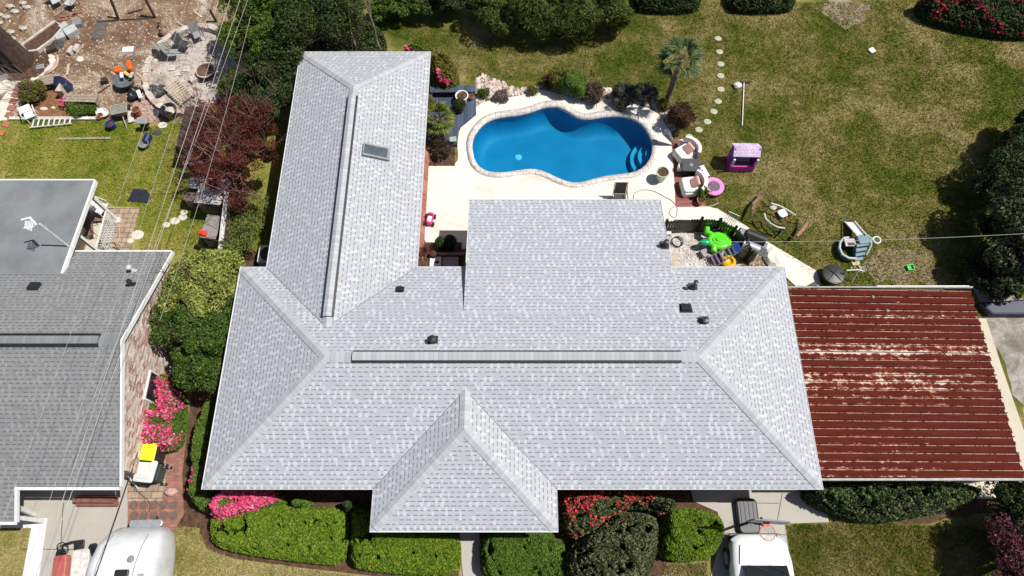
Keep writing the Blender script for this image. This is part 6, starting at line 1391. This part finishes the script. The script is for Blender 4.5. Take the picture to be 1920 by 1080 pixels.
# swing posts
for lab, a, b in (('dark leaning timber post at the top edge, left one', (222,35,0), (205,-8,1.2)), ('dark leaning timber post at the top edge, right one', (291,33,0), (268,-10,1.2)), ('short dark leaning post beside the fire ring', (406,41,0), (393,18,.7))):
    A = G(*a); B = G(*b); one('timber_post', lab, 'post', MB().cyl((0,0,0), B-A, .06, n=7), mBark, loc=A)
A = G(182,40,.05); B = G(290,32,.05); one('ground_pole', 'thin dark pole lying across the sand under the leaning posts', 'pole', MB().cyl((0,0,.04), B-A, .04, n=6), mBark, loc=(A.x,A.y,0))
path_thing('fallen_branch', 'crooked bare branch lying on the sand beside the white board', 'branch', [(268,42),(258,52),(258,68),(256,82),(252,96),(248,112)], .05, .035, mTwig)
path_thing('drift_log', 'pale log at the top left of the fire ring', 'log', [(332,42),(345,50),(353,58),(359,66)], .07, .05, mWoodP)
# raised bed
q = GP([(42,84),(103,40),(116,50),(96,72),(68,92),(52,94)], .2); c = G(78,68,.2); t = thing('raised_bed', 'long pale edged planting bed running diagonally near the pine', 'raised bed', (c.x,c.y,0))
q = [(x-c.x,y-c.y) for x,y in q]; part('soil', MB().prism(q, 0, .14), mMulch, t)
qo = offset(q, .10); k = len(q); m = MB(); m.add([(x,y,.2) for x,y in q]+[(x,y,.2) for x,y in qo]+[(x,y,0) for x,y in qo]+[(x,y,.1) for x,y in q], [(i,(i+1)%k,k+(i+1)%k,k+i) for i in range(k)]+[(k+i,k+(i+1)%k,2*k+(i+1)%k,2*k+i) for i in range(k)]+[(3*k+i,3*k+(i+1)%k,(i+1)%k,i) for i in range(k)]); part('border', m, mStone, t)
def crate(name, label, px, py, sz, mat, rz=0, z=0, cat='box', lidm=None, grp=None):
    p = G(px, py, z+sz[2]); t = thing(name, label, cat, (p.x,p.y,z), rz, grp); x,y,h = sz
    part('body', MB().box((0,0,h/2), (x,y,h-.01), taper=.92), mat, t, bevel=.01); part('top', MB().box((0,0,h), (x*.92,y*.92,.03)), lidm or mat, t, bevel=.006); return t
mGreyL = M('light_grey_plastic', (.52,.53,.52), (.36,.37,.36), 6, .6)
crate('grey_crate', 'upturned light grey crate near the raised bed, largest of the pile', 131, 55, (.55,.45,.3), mGreyL, .7, grp='grey crates by the raised bed')
crate('grey_crate', 'light grey crate right of the raised bed, highest in the photo', 143, 42, (.4,.3,.25), mGrey, .4, grp='grey crates by the raised bed')
crate('grey_crate', 'small light grey crate beside the end of the raised bed', 118, 47, (.35,.3,.22), mGreyL, .9, grp='grey crates by the raised bed')
crate('grey_crate', 'grey crate between the raised bed and the dark cloth', 112, 66, (.4,.35,.2), mGreyL, .5, grp='grey crates by the raised bed')
one('dark_cloth', 'small dark cloth heap below the grey crates', 'cloth', MB().ball((0,0,.06), (.28,.32,.1), 12, 7, .2), mDark, loc=G(108,86))
for lab, x, y, rz in (('folded grey garden chair at the top left, left of the pair', 112, 10, .6), ('folded grey garden chair at the top left, right of the pair', 138, 14, -.3)):
    chair(lab, x, y, rz, mGreyL, mDark, sc=.8)
for k, (x, y, w_) in enumerate(((124,33,-.2),(137,30,.3),(118,38,.1),(147,26,.5))):
    one('red_board', ('short red-brown board among the grey crates, leftmost','short red-brown board above the grey crates','lowest short red-brown board by the crates','short red-brown board nearest the folded chairs')[k], 'board', MB().box((0,0,.04), (.5,.12,.04), rz=w_), M('red_brown_wood', (.30,.13,.10), (.2,.085,.065), 6, .8), 'red-brown boards by the crates', loc=G(x,y))
one('doormat', 'dark rectangular mat with a bright patch on the sand', 'mat', MB().prism([tuple((G(x,y)-G(186,58))[:2]) for x,y in [(181,40),(200,40),(198,66),(196,73),(171,74)]], .0, .03), M('worn_mat', (.13,.11,.10), (.07,.06,.055), 5, .9), loc=(G(186,58).x,G(186,58).y,.005))
one('white_sheet_board', 'white rectangular board on the sand above the wheelbarrow', 'board', MB().prism([tuple((G(x,y)-G(241,94))[:2]) for x,y in [(231,90),(252,88),(250,98),(230,99)]], .0, .05), mWhite, loc=(G(241,94).x,G(241,94).y,.005))
for k, (x,y,sx,sy,lab) in enumerate(((151,112,.32,.30,'large round pale paving stone on the sand'), (288,112,.34,.26,'flat pale stone beside the fire ring wall'), (277,119,.2,.17,'small flat pale stone beside the larger one by the fire ring'), (83,205,.34,.16,'pale elongated stone in the orange mulch bed'), (101,203,.16,.13,'small pale stone in the orange mulch bed'))):
    one('flat_stone', lab, 'stone', MB().lathe((0,0,0), [(sx*.5,0),(sx*.53,.03),(sx*.46,.06),(0,.065)], 11, sy/sx), M('cream_stone', (.68,.63,.54), (.5,.45,.37), 4, .9), loc=(*G(x,y)[:2],.006))
for k, (x,y) in enumerate(((136,98),(146,94))): one('concrete_block', ('left', 'right')[k]+' one of two pale concrete blocks on the sand', 'block', MB().box((0,0,.1), (.20,.38,.2), rz=-.35), mStone, 'concrete blocks on the sand', loc=(*G(x,y)[:2],.005), bevel=.01)
one('short_plank', 'short pale plank on the sand right of the pine', 'plank', MB().box((0,0,.03), (.09,.62,.04), rz=.15), mWoodP, loc=G(128,131))
one('short_plank', 'pale plank lying below the orange things', 'plank', MB().box((0,0,.03), (.85,.09,.04), rz=-.72), mWoodP, loc=G(268,147))
path_thing('garden_edging', 'curved brick edging right of the pine', 'edging', [(106,104),(108,113),(104,124),(96,132),(84,138)], .06, .07, mStoneR)
# wheelbarrow with orange things
p = G(232,148,.4); t = thing('wheelbarrow', 'round grey tub barrow heaped with tools and orange objects', 'wheelbarrow', (p.x,p.y,.0))
part('tray', MB().lathe((0,0,.12), [(.30,0),(.42,.22),(.47,.28),(.43,.28),(.34,.1),(0,.06)], 22), M('slate_tub', (.13,.15,.17), (.08,.1,.12), 6, .5), t, smooth=True); part('wheel', MB().cyl((-.04,-.3,.12),(.04,-.3,.12),.12,n=14), mBlack, t)
mOr = M('orange_plastic', (.80,.13,.01), (.68,.10,.01), 6, .45)
for lab, x, y, z, a_, b_, c_, rz in (('orange cloth bundle on the left of the tub barrow', 221,131,.5,.34,.26,.16,.4), ('orange cylinder on the right of the tub barrow', 243,123,.55,.20,.52,.2,.35)):
    q_ = G(x,y,z); one('orange_bundle', lab, 'bundle', MB().rbox((0,0,0), (a_,b_,c_), .08), mOr, loc=q_, rz=rz, bevel=.05)
for lab, x, y, mt, rz in (('white folded cloth in the tub barrow', 228, 141, mWhite, .3), ('yellow gloves in the tub barrow', 237,138, M('yellow_glove', (.74,.52,.10), (.6,.4,.07)), .9), ('wooden box in the tub barrow', 246,141, mWoodP, -.2)):
    q_ = G(x,y,.42); one('barrow_item', lab, 'item', MB().rbox((0,0,0), (.14,.30,.08), .03), mt, loc=q_, rz=rz, bevel=.02)
for k, (x,y) in enumerate(((301,41),(303,55))): 
    p = G(x,y,.3); one('clay_urn', ('upper','lower')[k]+' one of two brown clay urns lying on the leaf litter', 'urn', MB().lathe((0,0,0), [(.1,0),(.19,.12),(.17,.26),(.09,.34),(.11,.38),(.07,.38),(.05,.3),(0,.28)], 14), M('clay', (.34,.22,.16), (.2,.12,.09), 4, .8), 'clay urns', loc=(p.x,p.y,0), smooth=True)
# dark tarp and benches
c = G(118,158,.2); P_ = [G(x,y,.02)-c for x,y in [(98,142),(122,146),(136,158),(138,168),(124,176),(100,172)]]
m = MB(); vs = [(v.x,v.y,.01) for v in P_]+[(v.x*.6,v.y*.6,random.uniform(.25,.42)) for v in P_]; m.add(vs, [(i,(i+1)%6,6+(i+1)%6,6+i) for i in range(6)]+[(6,7,8,9,10,11)])
one('dark_tarp', 'navy black tarpaulin draped beside the wooden bench', 'tarp', m, M('navy_tarp', (.012,.02,.06), (.006,.01,.03), 3, .5), loc=(c.x,c.y,0), bevel=.05)
def bench(label, px, py, rz, L, w_, h=.42):
    p = G(px,py,h); t = thing('wooden_bench', label, 'bench', (p.x,p.y,0), rz)
    for i in range(3): part('seat_board', MB().box((0,(i-1)*w_/3,h), (L,w_/3-.012,.035)), mWood, t)
    for x in (-L/2+.1, L/2-.1): part('leg', MB().box((x,0,h/2-.01), (.06,w_*.8,h-.03)), mWood, t)
bench('weathered wooden bench along the flower bed', 150, 184, -.03, 1.45, .42); bench('short weathered bench beside the dark tarpaulin', 86, 150, .25, .62, .55)
one('birdhouse_post', 'pale wooden wedge at the left end of the long bench', 'wedge', MB().prism([(-.1,-.2),(.2,-.2),(0,.25)], 0, .5), mWoodP, loc=G(122,178))
bush('bed_bush', 'orange-green bush with bare stems in the mulch bed left of the bench', 72, 185, .62, .85, 2600, .1, L_olive, twigs=3)
for k in range(1):
    m = MB()
    for _ in range(9): branch(m, (random.uniform(-.4,.4),random.uniform(-.3,.3),0), (random.gauss(-.2,.45), random.gauss(.2,.3), 1), 1.5, .02, 1, .3, .4, 3, (1,2))
    one('bare_shrub', 'bare upright stems rising from the mulch bed', 'shrub', m, mTwig, loc=G(66,185))
bush('flower_bed', 'low plants with a few pink flowers below the long bench', 155, 208, .75, .4, 2400, .1, L_mid, lump=.3)
P, N = blob_pts([(0,0,.3,.3,.25,.15)], 120, .5); one('pink_flowers', 'cluster of pink flowers at the left end of the bed below the bench', 'flowers', leaf_mb(P, N, .08, .9), F_pink, loc=G(131,199))
# white plastic chair
p = G(54,212,.35); t = thing('plastic_chair', 'white plastic chair tipped over in the mulch bed', 'chair', (p.x,p.y,.0), .5)
part('seat', MB().rbox((0,0,.30), (.46,.44,.04), .08), mWhite, t, bevel=.015); part('backrest', MB().box((-.1,.25,.40), (.5,.30,.04), rx=.35), mWhite, t, bevel=.02)
for x,y in ((-.2,-.18),(.2,-.18),(.2,.18),(-.2,.18)): part('leg', MB().cyl((x*1.1,y*1.1,0),(x,y,.29),.025,n=6), mWhite, t)
for s_ in (-1,1): part('arm', MB().tube([(s_*.24,-.2,.3),(s_*.27,-.15,.5),(s_*.27,.2,.5)], .025, 6), mWhite, t)
for k, (x,y) in enumerate(((34,167),(30,178),(26,190),(22,203),(18,216),(12,234),(2,250))):
    one('path_brick', ('topmost red paving brick on the pale path','second red paving brick from the top of the pale path','middle red paving brick on the pale path','second red paving brick from the lawn end of the path','red paving brick on the pale path nearest the white kerb')[k] if k < 5 else ('salmon paving slab on the grass below the pale path','salmon paving slab at the left edge on the grass')[k-5], 'paving brick', MB().box((0,0,.02), (.30,.26,.05), rz=-.2), mTerra if k > 4 else M('brick_red', (.36,.15,.11), (.26,.1,.08), 7, .9), 'red bricks set in the pale path', loc=(*G(x,y)[:2],.012), bevel=.008)
# bed things
p = G(190,209,.25); t = thing('white_planter', 'white oval basket planter at the right end of the flower bed', 'planter', (p.x,p.y,0), -.4)
part('bowl', MB().lathe((0,0,0), [(.14,0),(.26,.12),(.30,.2),(.26,.2),(.2,.1),(0,.08)], 16, .75), mWhite, t, smooth=True); part('handle', MB().tube([(.27*math.cos(R(a)), .02, .2+.22*math.sin(R(a))) for a in range(0,181,20)], .018, 6), mWhite, t)
pot('clay_pot', 'small clay pot below the white oval planter', 191, 222, 0, .15, .2, mTerra)
p = G(224,206,.45); t = thing('garden_cart', 'upturned grey garden cart beside the white planter', 'cart', (p.x,p.y,0), .25)
mCart = M('cart_grey', (.26,.25,.21), (.15,.145,.12), 6, .6)
part('tray', MB().box((0,0,.38), (.62,.44,.26), taper=.8), mCart, t, bevel=.03); m = MB(); m.tube([(-.32,-.23,.52),(.32,-.23,.52),(.32,.23,.52),(-.32,.23,.52)], .022, 5, True); part('rim', m, mWoodP, t)
for x in (-.3,.3): part('wheel', MB().cyl((x-.04,.26,.16),(x+.04,.26,.16),.16,n=14), mBlack, t)
part('handle', MB().tube([(.05,-.25,.3),(.08,-.7,.05)], .02, 5), mAlu, t)
m = MB()
for k in range(3): m.ball((random.uniform(-.25,.25), random.uniform(-.15,.15), .15+.04*k), (.26,.2,.18), 10, 7, .25)
one('black_bags', 'heap of black bags on the sand left of the fire ring', 'bags', m, mBlack, loc=G(255,180), smooth=True)
one('white_rag', 'white rag lying on the black bags', 'rag', MB().box((0,0,0), (.16,.42,.03), rz=.5, rx=.1), mWhite, loc=G(261,176,.36), bevel=.01)
m = MB()
for k in range(4): m.ball((random.uniform(-.2,.25), random.uniform(-.35,.35), .14), (.2,.24,.16), 10, 7, .3)
one('dark_sacks', 'pile of dark grey sacks at the foot of the fire ring wall', 'sacks', m, mDark, loc=G(293,182), smooth=True)
tag(part('rubble', rocks_mb(GP([(244,228),(242,205),(258,192),(280,190),(294,205),(294,228),(275,234)]), 420, .03, .08, .0, 1.0), mStoneR), kind='stuff')
p = G(261,213,.35); pot('clay_pot', 'orange terracotta pot tipped on the rubble heap', 261, 214, .12, .17, .34, mTerra)
one('curved_slab', 'curved sandstone slab at the left of the rubble heap', 'slab', MB().box((0,0,.12), (.24,.75,.08), rz=.3, rx=.1), mStone, loc=G(247,219), bevel=.02)
p = G(265,226,.6); t = thing('tripod_grill', 'small silver topped grill on thin black legs at the lawn edge', 'grill', (p.x,p.y,0))
part('top', MB().rbox((0,0,.55), (.42,.26,.06), .06), mAlu, t, bevel=.01); part('shelf', MB().box((0,0,.3), (.34,.2,.04)), mBlack, t)
for x,y in ((-.18,-.1),(.18,-.1),(.25,-.3),(-.18,.1)): part('leg', MB().cyl((x,y,0),(x*.8,y*.5,.53),.014,n=5), mBlack, t)
p = G(316,207,.35); t = thing('black_bin', 'round black open bin with a white rope beside the fire ring', 'bin', (p.x,p.y,0))
part('body', MB().lathe((0,0,0), [(.26,0),(.33,.4),(.36,.42),(.33,.44),(.30,.4),(.24,.08),(0,.08)], 20), mBlack, t, smooth=True); part('rope', MB().tube([(-.2,.2,.45),(.05,-.02,.47),(.3,-.2,.44)], .015, 5), mWhite, t)
one('grey_rag', 'dark grey rag beside the round black bin', 'rag', MB().ball((0,0,.06), (.26,.24,.09), 12, 7, .25), mDark, loc=G(299,211))
pot('blue_pot', 'cobalt blue glazed pot on the grass edge', 213, 240, 0, .19, .30, M('cobalt', (.015,.03,.32), (.01,.02,.24), 5, .25, bs=.02))
p = G(271,257,.3); one('blue_drum', 'dark blue drum lying above the grey bucket on the grass', 'drum', MB().cyl((0,-.16,.16),(.06,.18,.16),.16,n=16), M('navy', (.01,.03,.14), (.008,.02,.1), 5, .4), loc=(p.x,p.y,0), smooth=True)
p = G(268,268,.3); one('grey_bucket', 'grey metal bucket on the neighbour lawn', 'bucket', MB().lathe((0,0,0), [(.14,0),(.19,.24),(.21,.26),(.18,.26),(.14,.06),(0,.06)], 16), mGrey, loc=(p.x,p.y,0), smooth=True)
one('white_plate', 'white round dish on the grass near the rubble heap', 'dish', MB().lathe((0,0,.02), [(.12,0),(.20,.03),(.19,.04),(.1,.015),(0,.015)], 16, .8), mWhiteDirty, loc=G(306,236))
one('rubber_disc', 'dark puddle-like rubber disc on the grass', 'disc', MB().lathe((0,0,.01), [(.2,0),(.19,.03),(0,.03)], 14, .7), mDark, loc=G(295,249))
one('lawn_plank', 'long brown plank lying on the neighbour lawn', 'plank', MB().box((0,0,.04), (2.15,.10,.06), rz=.02), mWood, loc=G(161,261))
one('doormat', 'navy blue square mat on the neighbour lawn', 'mat', MB().prism([tuple((G(x,y)-G(262,368))[:2]) for x,y in [(252,355),(275,357),(285,370),(278,381),(240,378)]], .045, .065), M('navy_mat', (.012,.016,.035), (.008,.01,.022), 5, .8), loc=(G(262,368).x,G(262,368).y,0))
for k, (x,y,w_) in enumerate(((328,415,.2),(312,422,.16),(343,408,.18),(345,399,.15),(258,441,.26),(245,452,.14),(385,478,.2),(360,488,.2))):
    one('lawn_stone', ('pale flat stone in the grass left of the storage boxes','small flat stone in the grass, nearest the patio side','flat stone in the grass touching the storage box shade','dim flat stone farthest up the row by the boxes','large pale stone at the edge of the neighbour patio','small stone at the patio edge by the hose','pale stone below the taupe storage box','pale stone half under the yellow-green shrub')[k], 'stone', MB().lathe((0,0,0), [(w_,0),(w_*1.05,.03),(w_*.8,.06),(0,.065)], 10, .8), M('cream_stone', (.68,.63,.54)), 'stones in the neighbour grass', loc=(*G(x,y)[:2],.0))
# neighbour patio furniture
chair('brown sling lounge chair on the neighbour patio', 172, 440, .35, M('brown_sling', (.22,.14,.11), (.16,.10,.08)), mDark, w_=.6, recl=.5, seatlen=.6, back=.75)
p = G(196,395,.5); chair('white patio chair behind the lattice', 197, 398, 1.2, mWhite, mWhite)
p = G(147,446,.6); one('wicker_screen', 'tan wicker screen under the neighbour patio roof edge', 'screen', MB().box((0,0,.5), (.08,.9,1.0), rz=-.15), mWoodP, loc=(p.x,p.y,.04))
m = MB(); m.tube([(-.6,.05,.05),(-.2,.12,.35),(.0,0,.4),(.25,.1,.38),(.6,0,.35)], .014, 5).tube([(.35,.12,.38),(.45,-.12,.05)], .014, 5)
one('folded_frame', 'thin dark folded frame at the foot of the neighbour patio', 'frame', m, mBlack, loc=G(205,468))
p = G(43,915,.0); one('firewood', 'stacked red-brown firewood under the neighbour front eave', 'firewood', MB().cyl((-.7,0,.1),(.7,0,.1),.1,n=8).cyl((-.6,-.18,.1),(.75,-.18,.1),.09,n=8).cyl((-.65,-.08,.26),(.7,-.1,.26),.09,n=8), M('red_log', (.26,.11,.08), (.15,.06,.045), 4, .9), loc=(*G(185,935)[:2],.03))
A = G(25,948,1.45); B = G(64,965,.1); one('white_beam', 'white painted beam slanting out from the neighbour porch corner', 'beam', MB().cyl((0,0,0), B-A, .09, n=4), mWhite, loc=A)
path_thing('garden_hose', 'thin black cable on the slabs below the bins', 'hose', [(243,908),(262,925),(280,942),(280,960)], .06, .01, mBlack)
p = G(247,880,.9); one('broom', 'white handled tool leaning between the bins and the wall', 'tool', MB().cyl((-.1,.25,1.0),(.15,-.35,.1),.02,n=5), mWhite, loc=(*G(250,895,.3)[:2],.03))
# scattered small debris over the sandy yard
tag(part('debris', merge(rocks_mb(GP([(0,10),(430,5),(440,200),(300,225),(190,215),(110,160),(10,130)]), 900, .015, .05, .005, .5), MB())
    , mStone), kind='stuff')
tag(part('brick_chips', rocks_mb(GP([(100,5),(330,5),(330,60),(240,150),(300,225),(180,215),(90,120)]), 420, .02, .06, .005, .6), mStoneR), kind='stuff')
tag(part('leaf_litter', rocks_mb(GP([(0,5),(430,5),(440,200),(300,225),(190,215),(110,160),(10,130)]), 1500, .015, .045, .004, .25), M('dark_litter', (.12,.07,.045), (.06,.04,.03), 9, .9)), kind='stuff')
rows = [[(0,45),(14,34),(30,24),(52,16),(78,18)], [(0,30),(20,14),(45,8),(70,10)], [(22,62),(45,55),(62,50)], [(24,75),(45,70)]]
for k, rw in enumerate(rows):
    P_ = [Vector((*G(x,y)[:2],0)) for x,y in rw]; m = MB(); c = P_[0].copy(); tt = thing('stone_row', ('longest curving row of pale stones at top left','upper row of pale stones at the top left corner','short row of stones right of the pine','lowest short row of stones beside the pine')[k], 'stone edging', c, group='stone rows at top left')
    j = 0
    for a, b in zip(P_, P_[1:]):
        n_k = max(1, int((b-a).length/.34))
        for i in range(n_k):
            q = a.lerp(b, i/n_k)-c; part('stone', MB().ball((q.x,q.y,.07), (.19,.13,.10), 8, 5, .2), mStone, tt); j += 1

# ---- more clutter in the sandy yard, each piece a thing with a form of its own
DB = [('plank', 'thin board leaning across the folded chairs at top left', 118, 20, (.9,.08,.04), .9, 'w'), ('plank', 'short board on the sand under the folded chairs', 150, 30, (.5,.12,.04), -.5, 'w'),
      ('plank', 'pale scrap board at the right end of the leaf litter, top edge', 372, 28, (.55,.10,.04), -.7, 'p'), ('plank', 'narrow dark board beside the leaning posts', 255, 22, (.7,.07,.05), .4, 'd'),
      ('plank', 'weathered board propped by the dark tarpaulin', 96, 143, (.8,.12,.04), .12, 'w'), ('plank', 'thin strip of timber between the bench and the tub barrow', 196, 168, (.6,.06,.04), .8, 'd'),
      ('plank', 'pale board inside the fire ring near the bowl', 352, 160, (.5,.09,.04), .3, 'p'), ('plank', 'grey board inside the fire ring below the bowl', 372, 168, (.45,.10,.05), -.3, 'w'),
      ('brick', 'loose brick right of the tub barrow', 283, 132, (.2,.1,.07), .4, 'r'), ('brick', 'loose brick below the flat stones by the ring wall', 272, 137, (.2,.1,.07), -.3, 's'),
      ('brick', 'loose red brick near the lawn edge by the black bin', 335, 212, (.2,.1,.07), .2, 'r'), ('brick', 'pale loose brick right of the fire ring wall base', 346, 206, (.22,.1,.07), 0, 's'),
      ('paving_slab', 'square slab set in the sand inside the fire ring, left', 322, 128, (.34,.3,.04), .1, 's'), ('paving_slab', 'square slab set in the sand inside the fire ring, middle', 332, 138, (.3,.3,.04), .3, 's'),
      ('paving_slab', 'square slab set in the sand inside the fire ring, near the bowl', 350, 130, (.32,.3,.04), -.1, 's'), ('paving_slab', 'grey blue slab at the left edge of the pale path', 8, 146, (.34,.3,.04), .5, 'g'),
      ('paving_slab', 'grey blue slab in the pale path below the pine', 76, 126, (.36,.26,.04), .3, 'g'), ('box', 'small dark box left of the tub barrow', 199, 155, (.26,.22,.22), .3, 'd'),
      ('box', 'pale stone block heap beside the fire bowl', 366, 152, (.36,.3,.2), .7, 's'), ('box', 'dark planter box beside the upper clay urn', 100, 95, (.4,.3,.2), .5, 'd')]
for nm, lab, x, y, sz, rz, c_ in DB:
    mt = {'w': mWood, 'p': mWoodP, 'd': mBark, 'r': mTerra, 's': mStone, 'g': mGrey}[c_]
    one(nm, lab if 'clay urn' not in lab else 'dark planter box below the raised bed', nm.replace('_', ' '), MB().box((0,0,sz[2]/2+.012), sz, taper=.96), mt, loc=(*G(x,y)[:2],0), rz=rz, bevel=.01)
for k, (x, y, zz) in enumerate(((436,60,1.6), (432,100,1.5), (415,150,1.2))):
    pass
A, B = G(447,40,1.5), G(436,110,1.5); one('pale_pole', 'pale weathered pole standing at the thicket edge right of the fire ring', 'pole', MB().cyl((0,0,0), (B.x-A.x,B.y-A.y,-1.3), .04, n=6), mWoodP, loc=A)
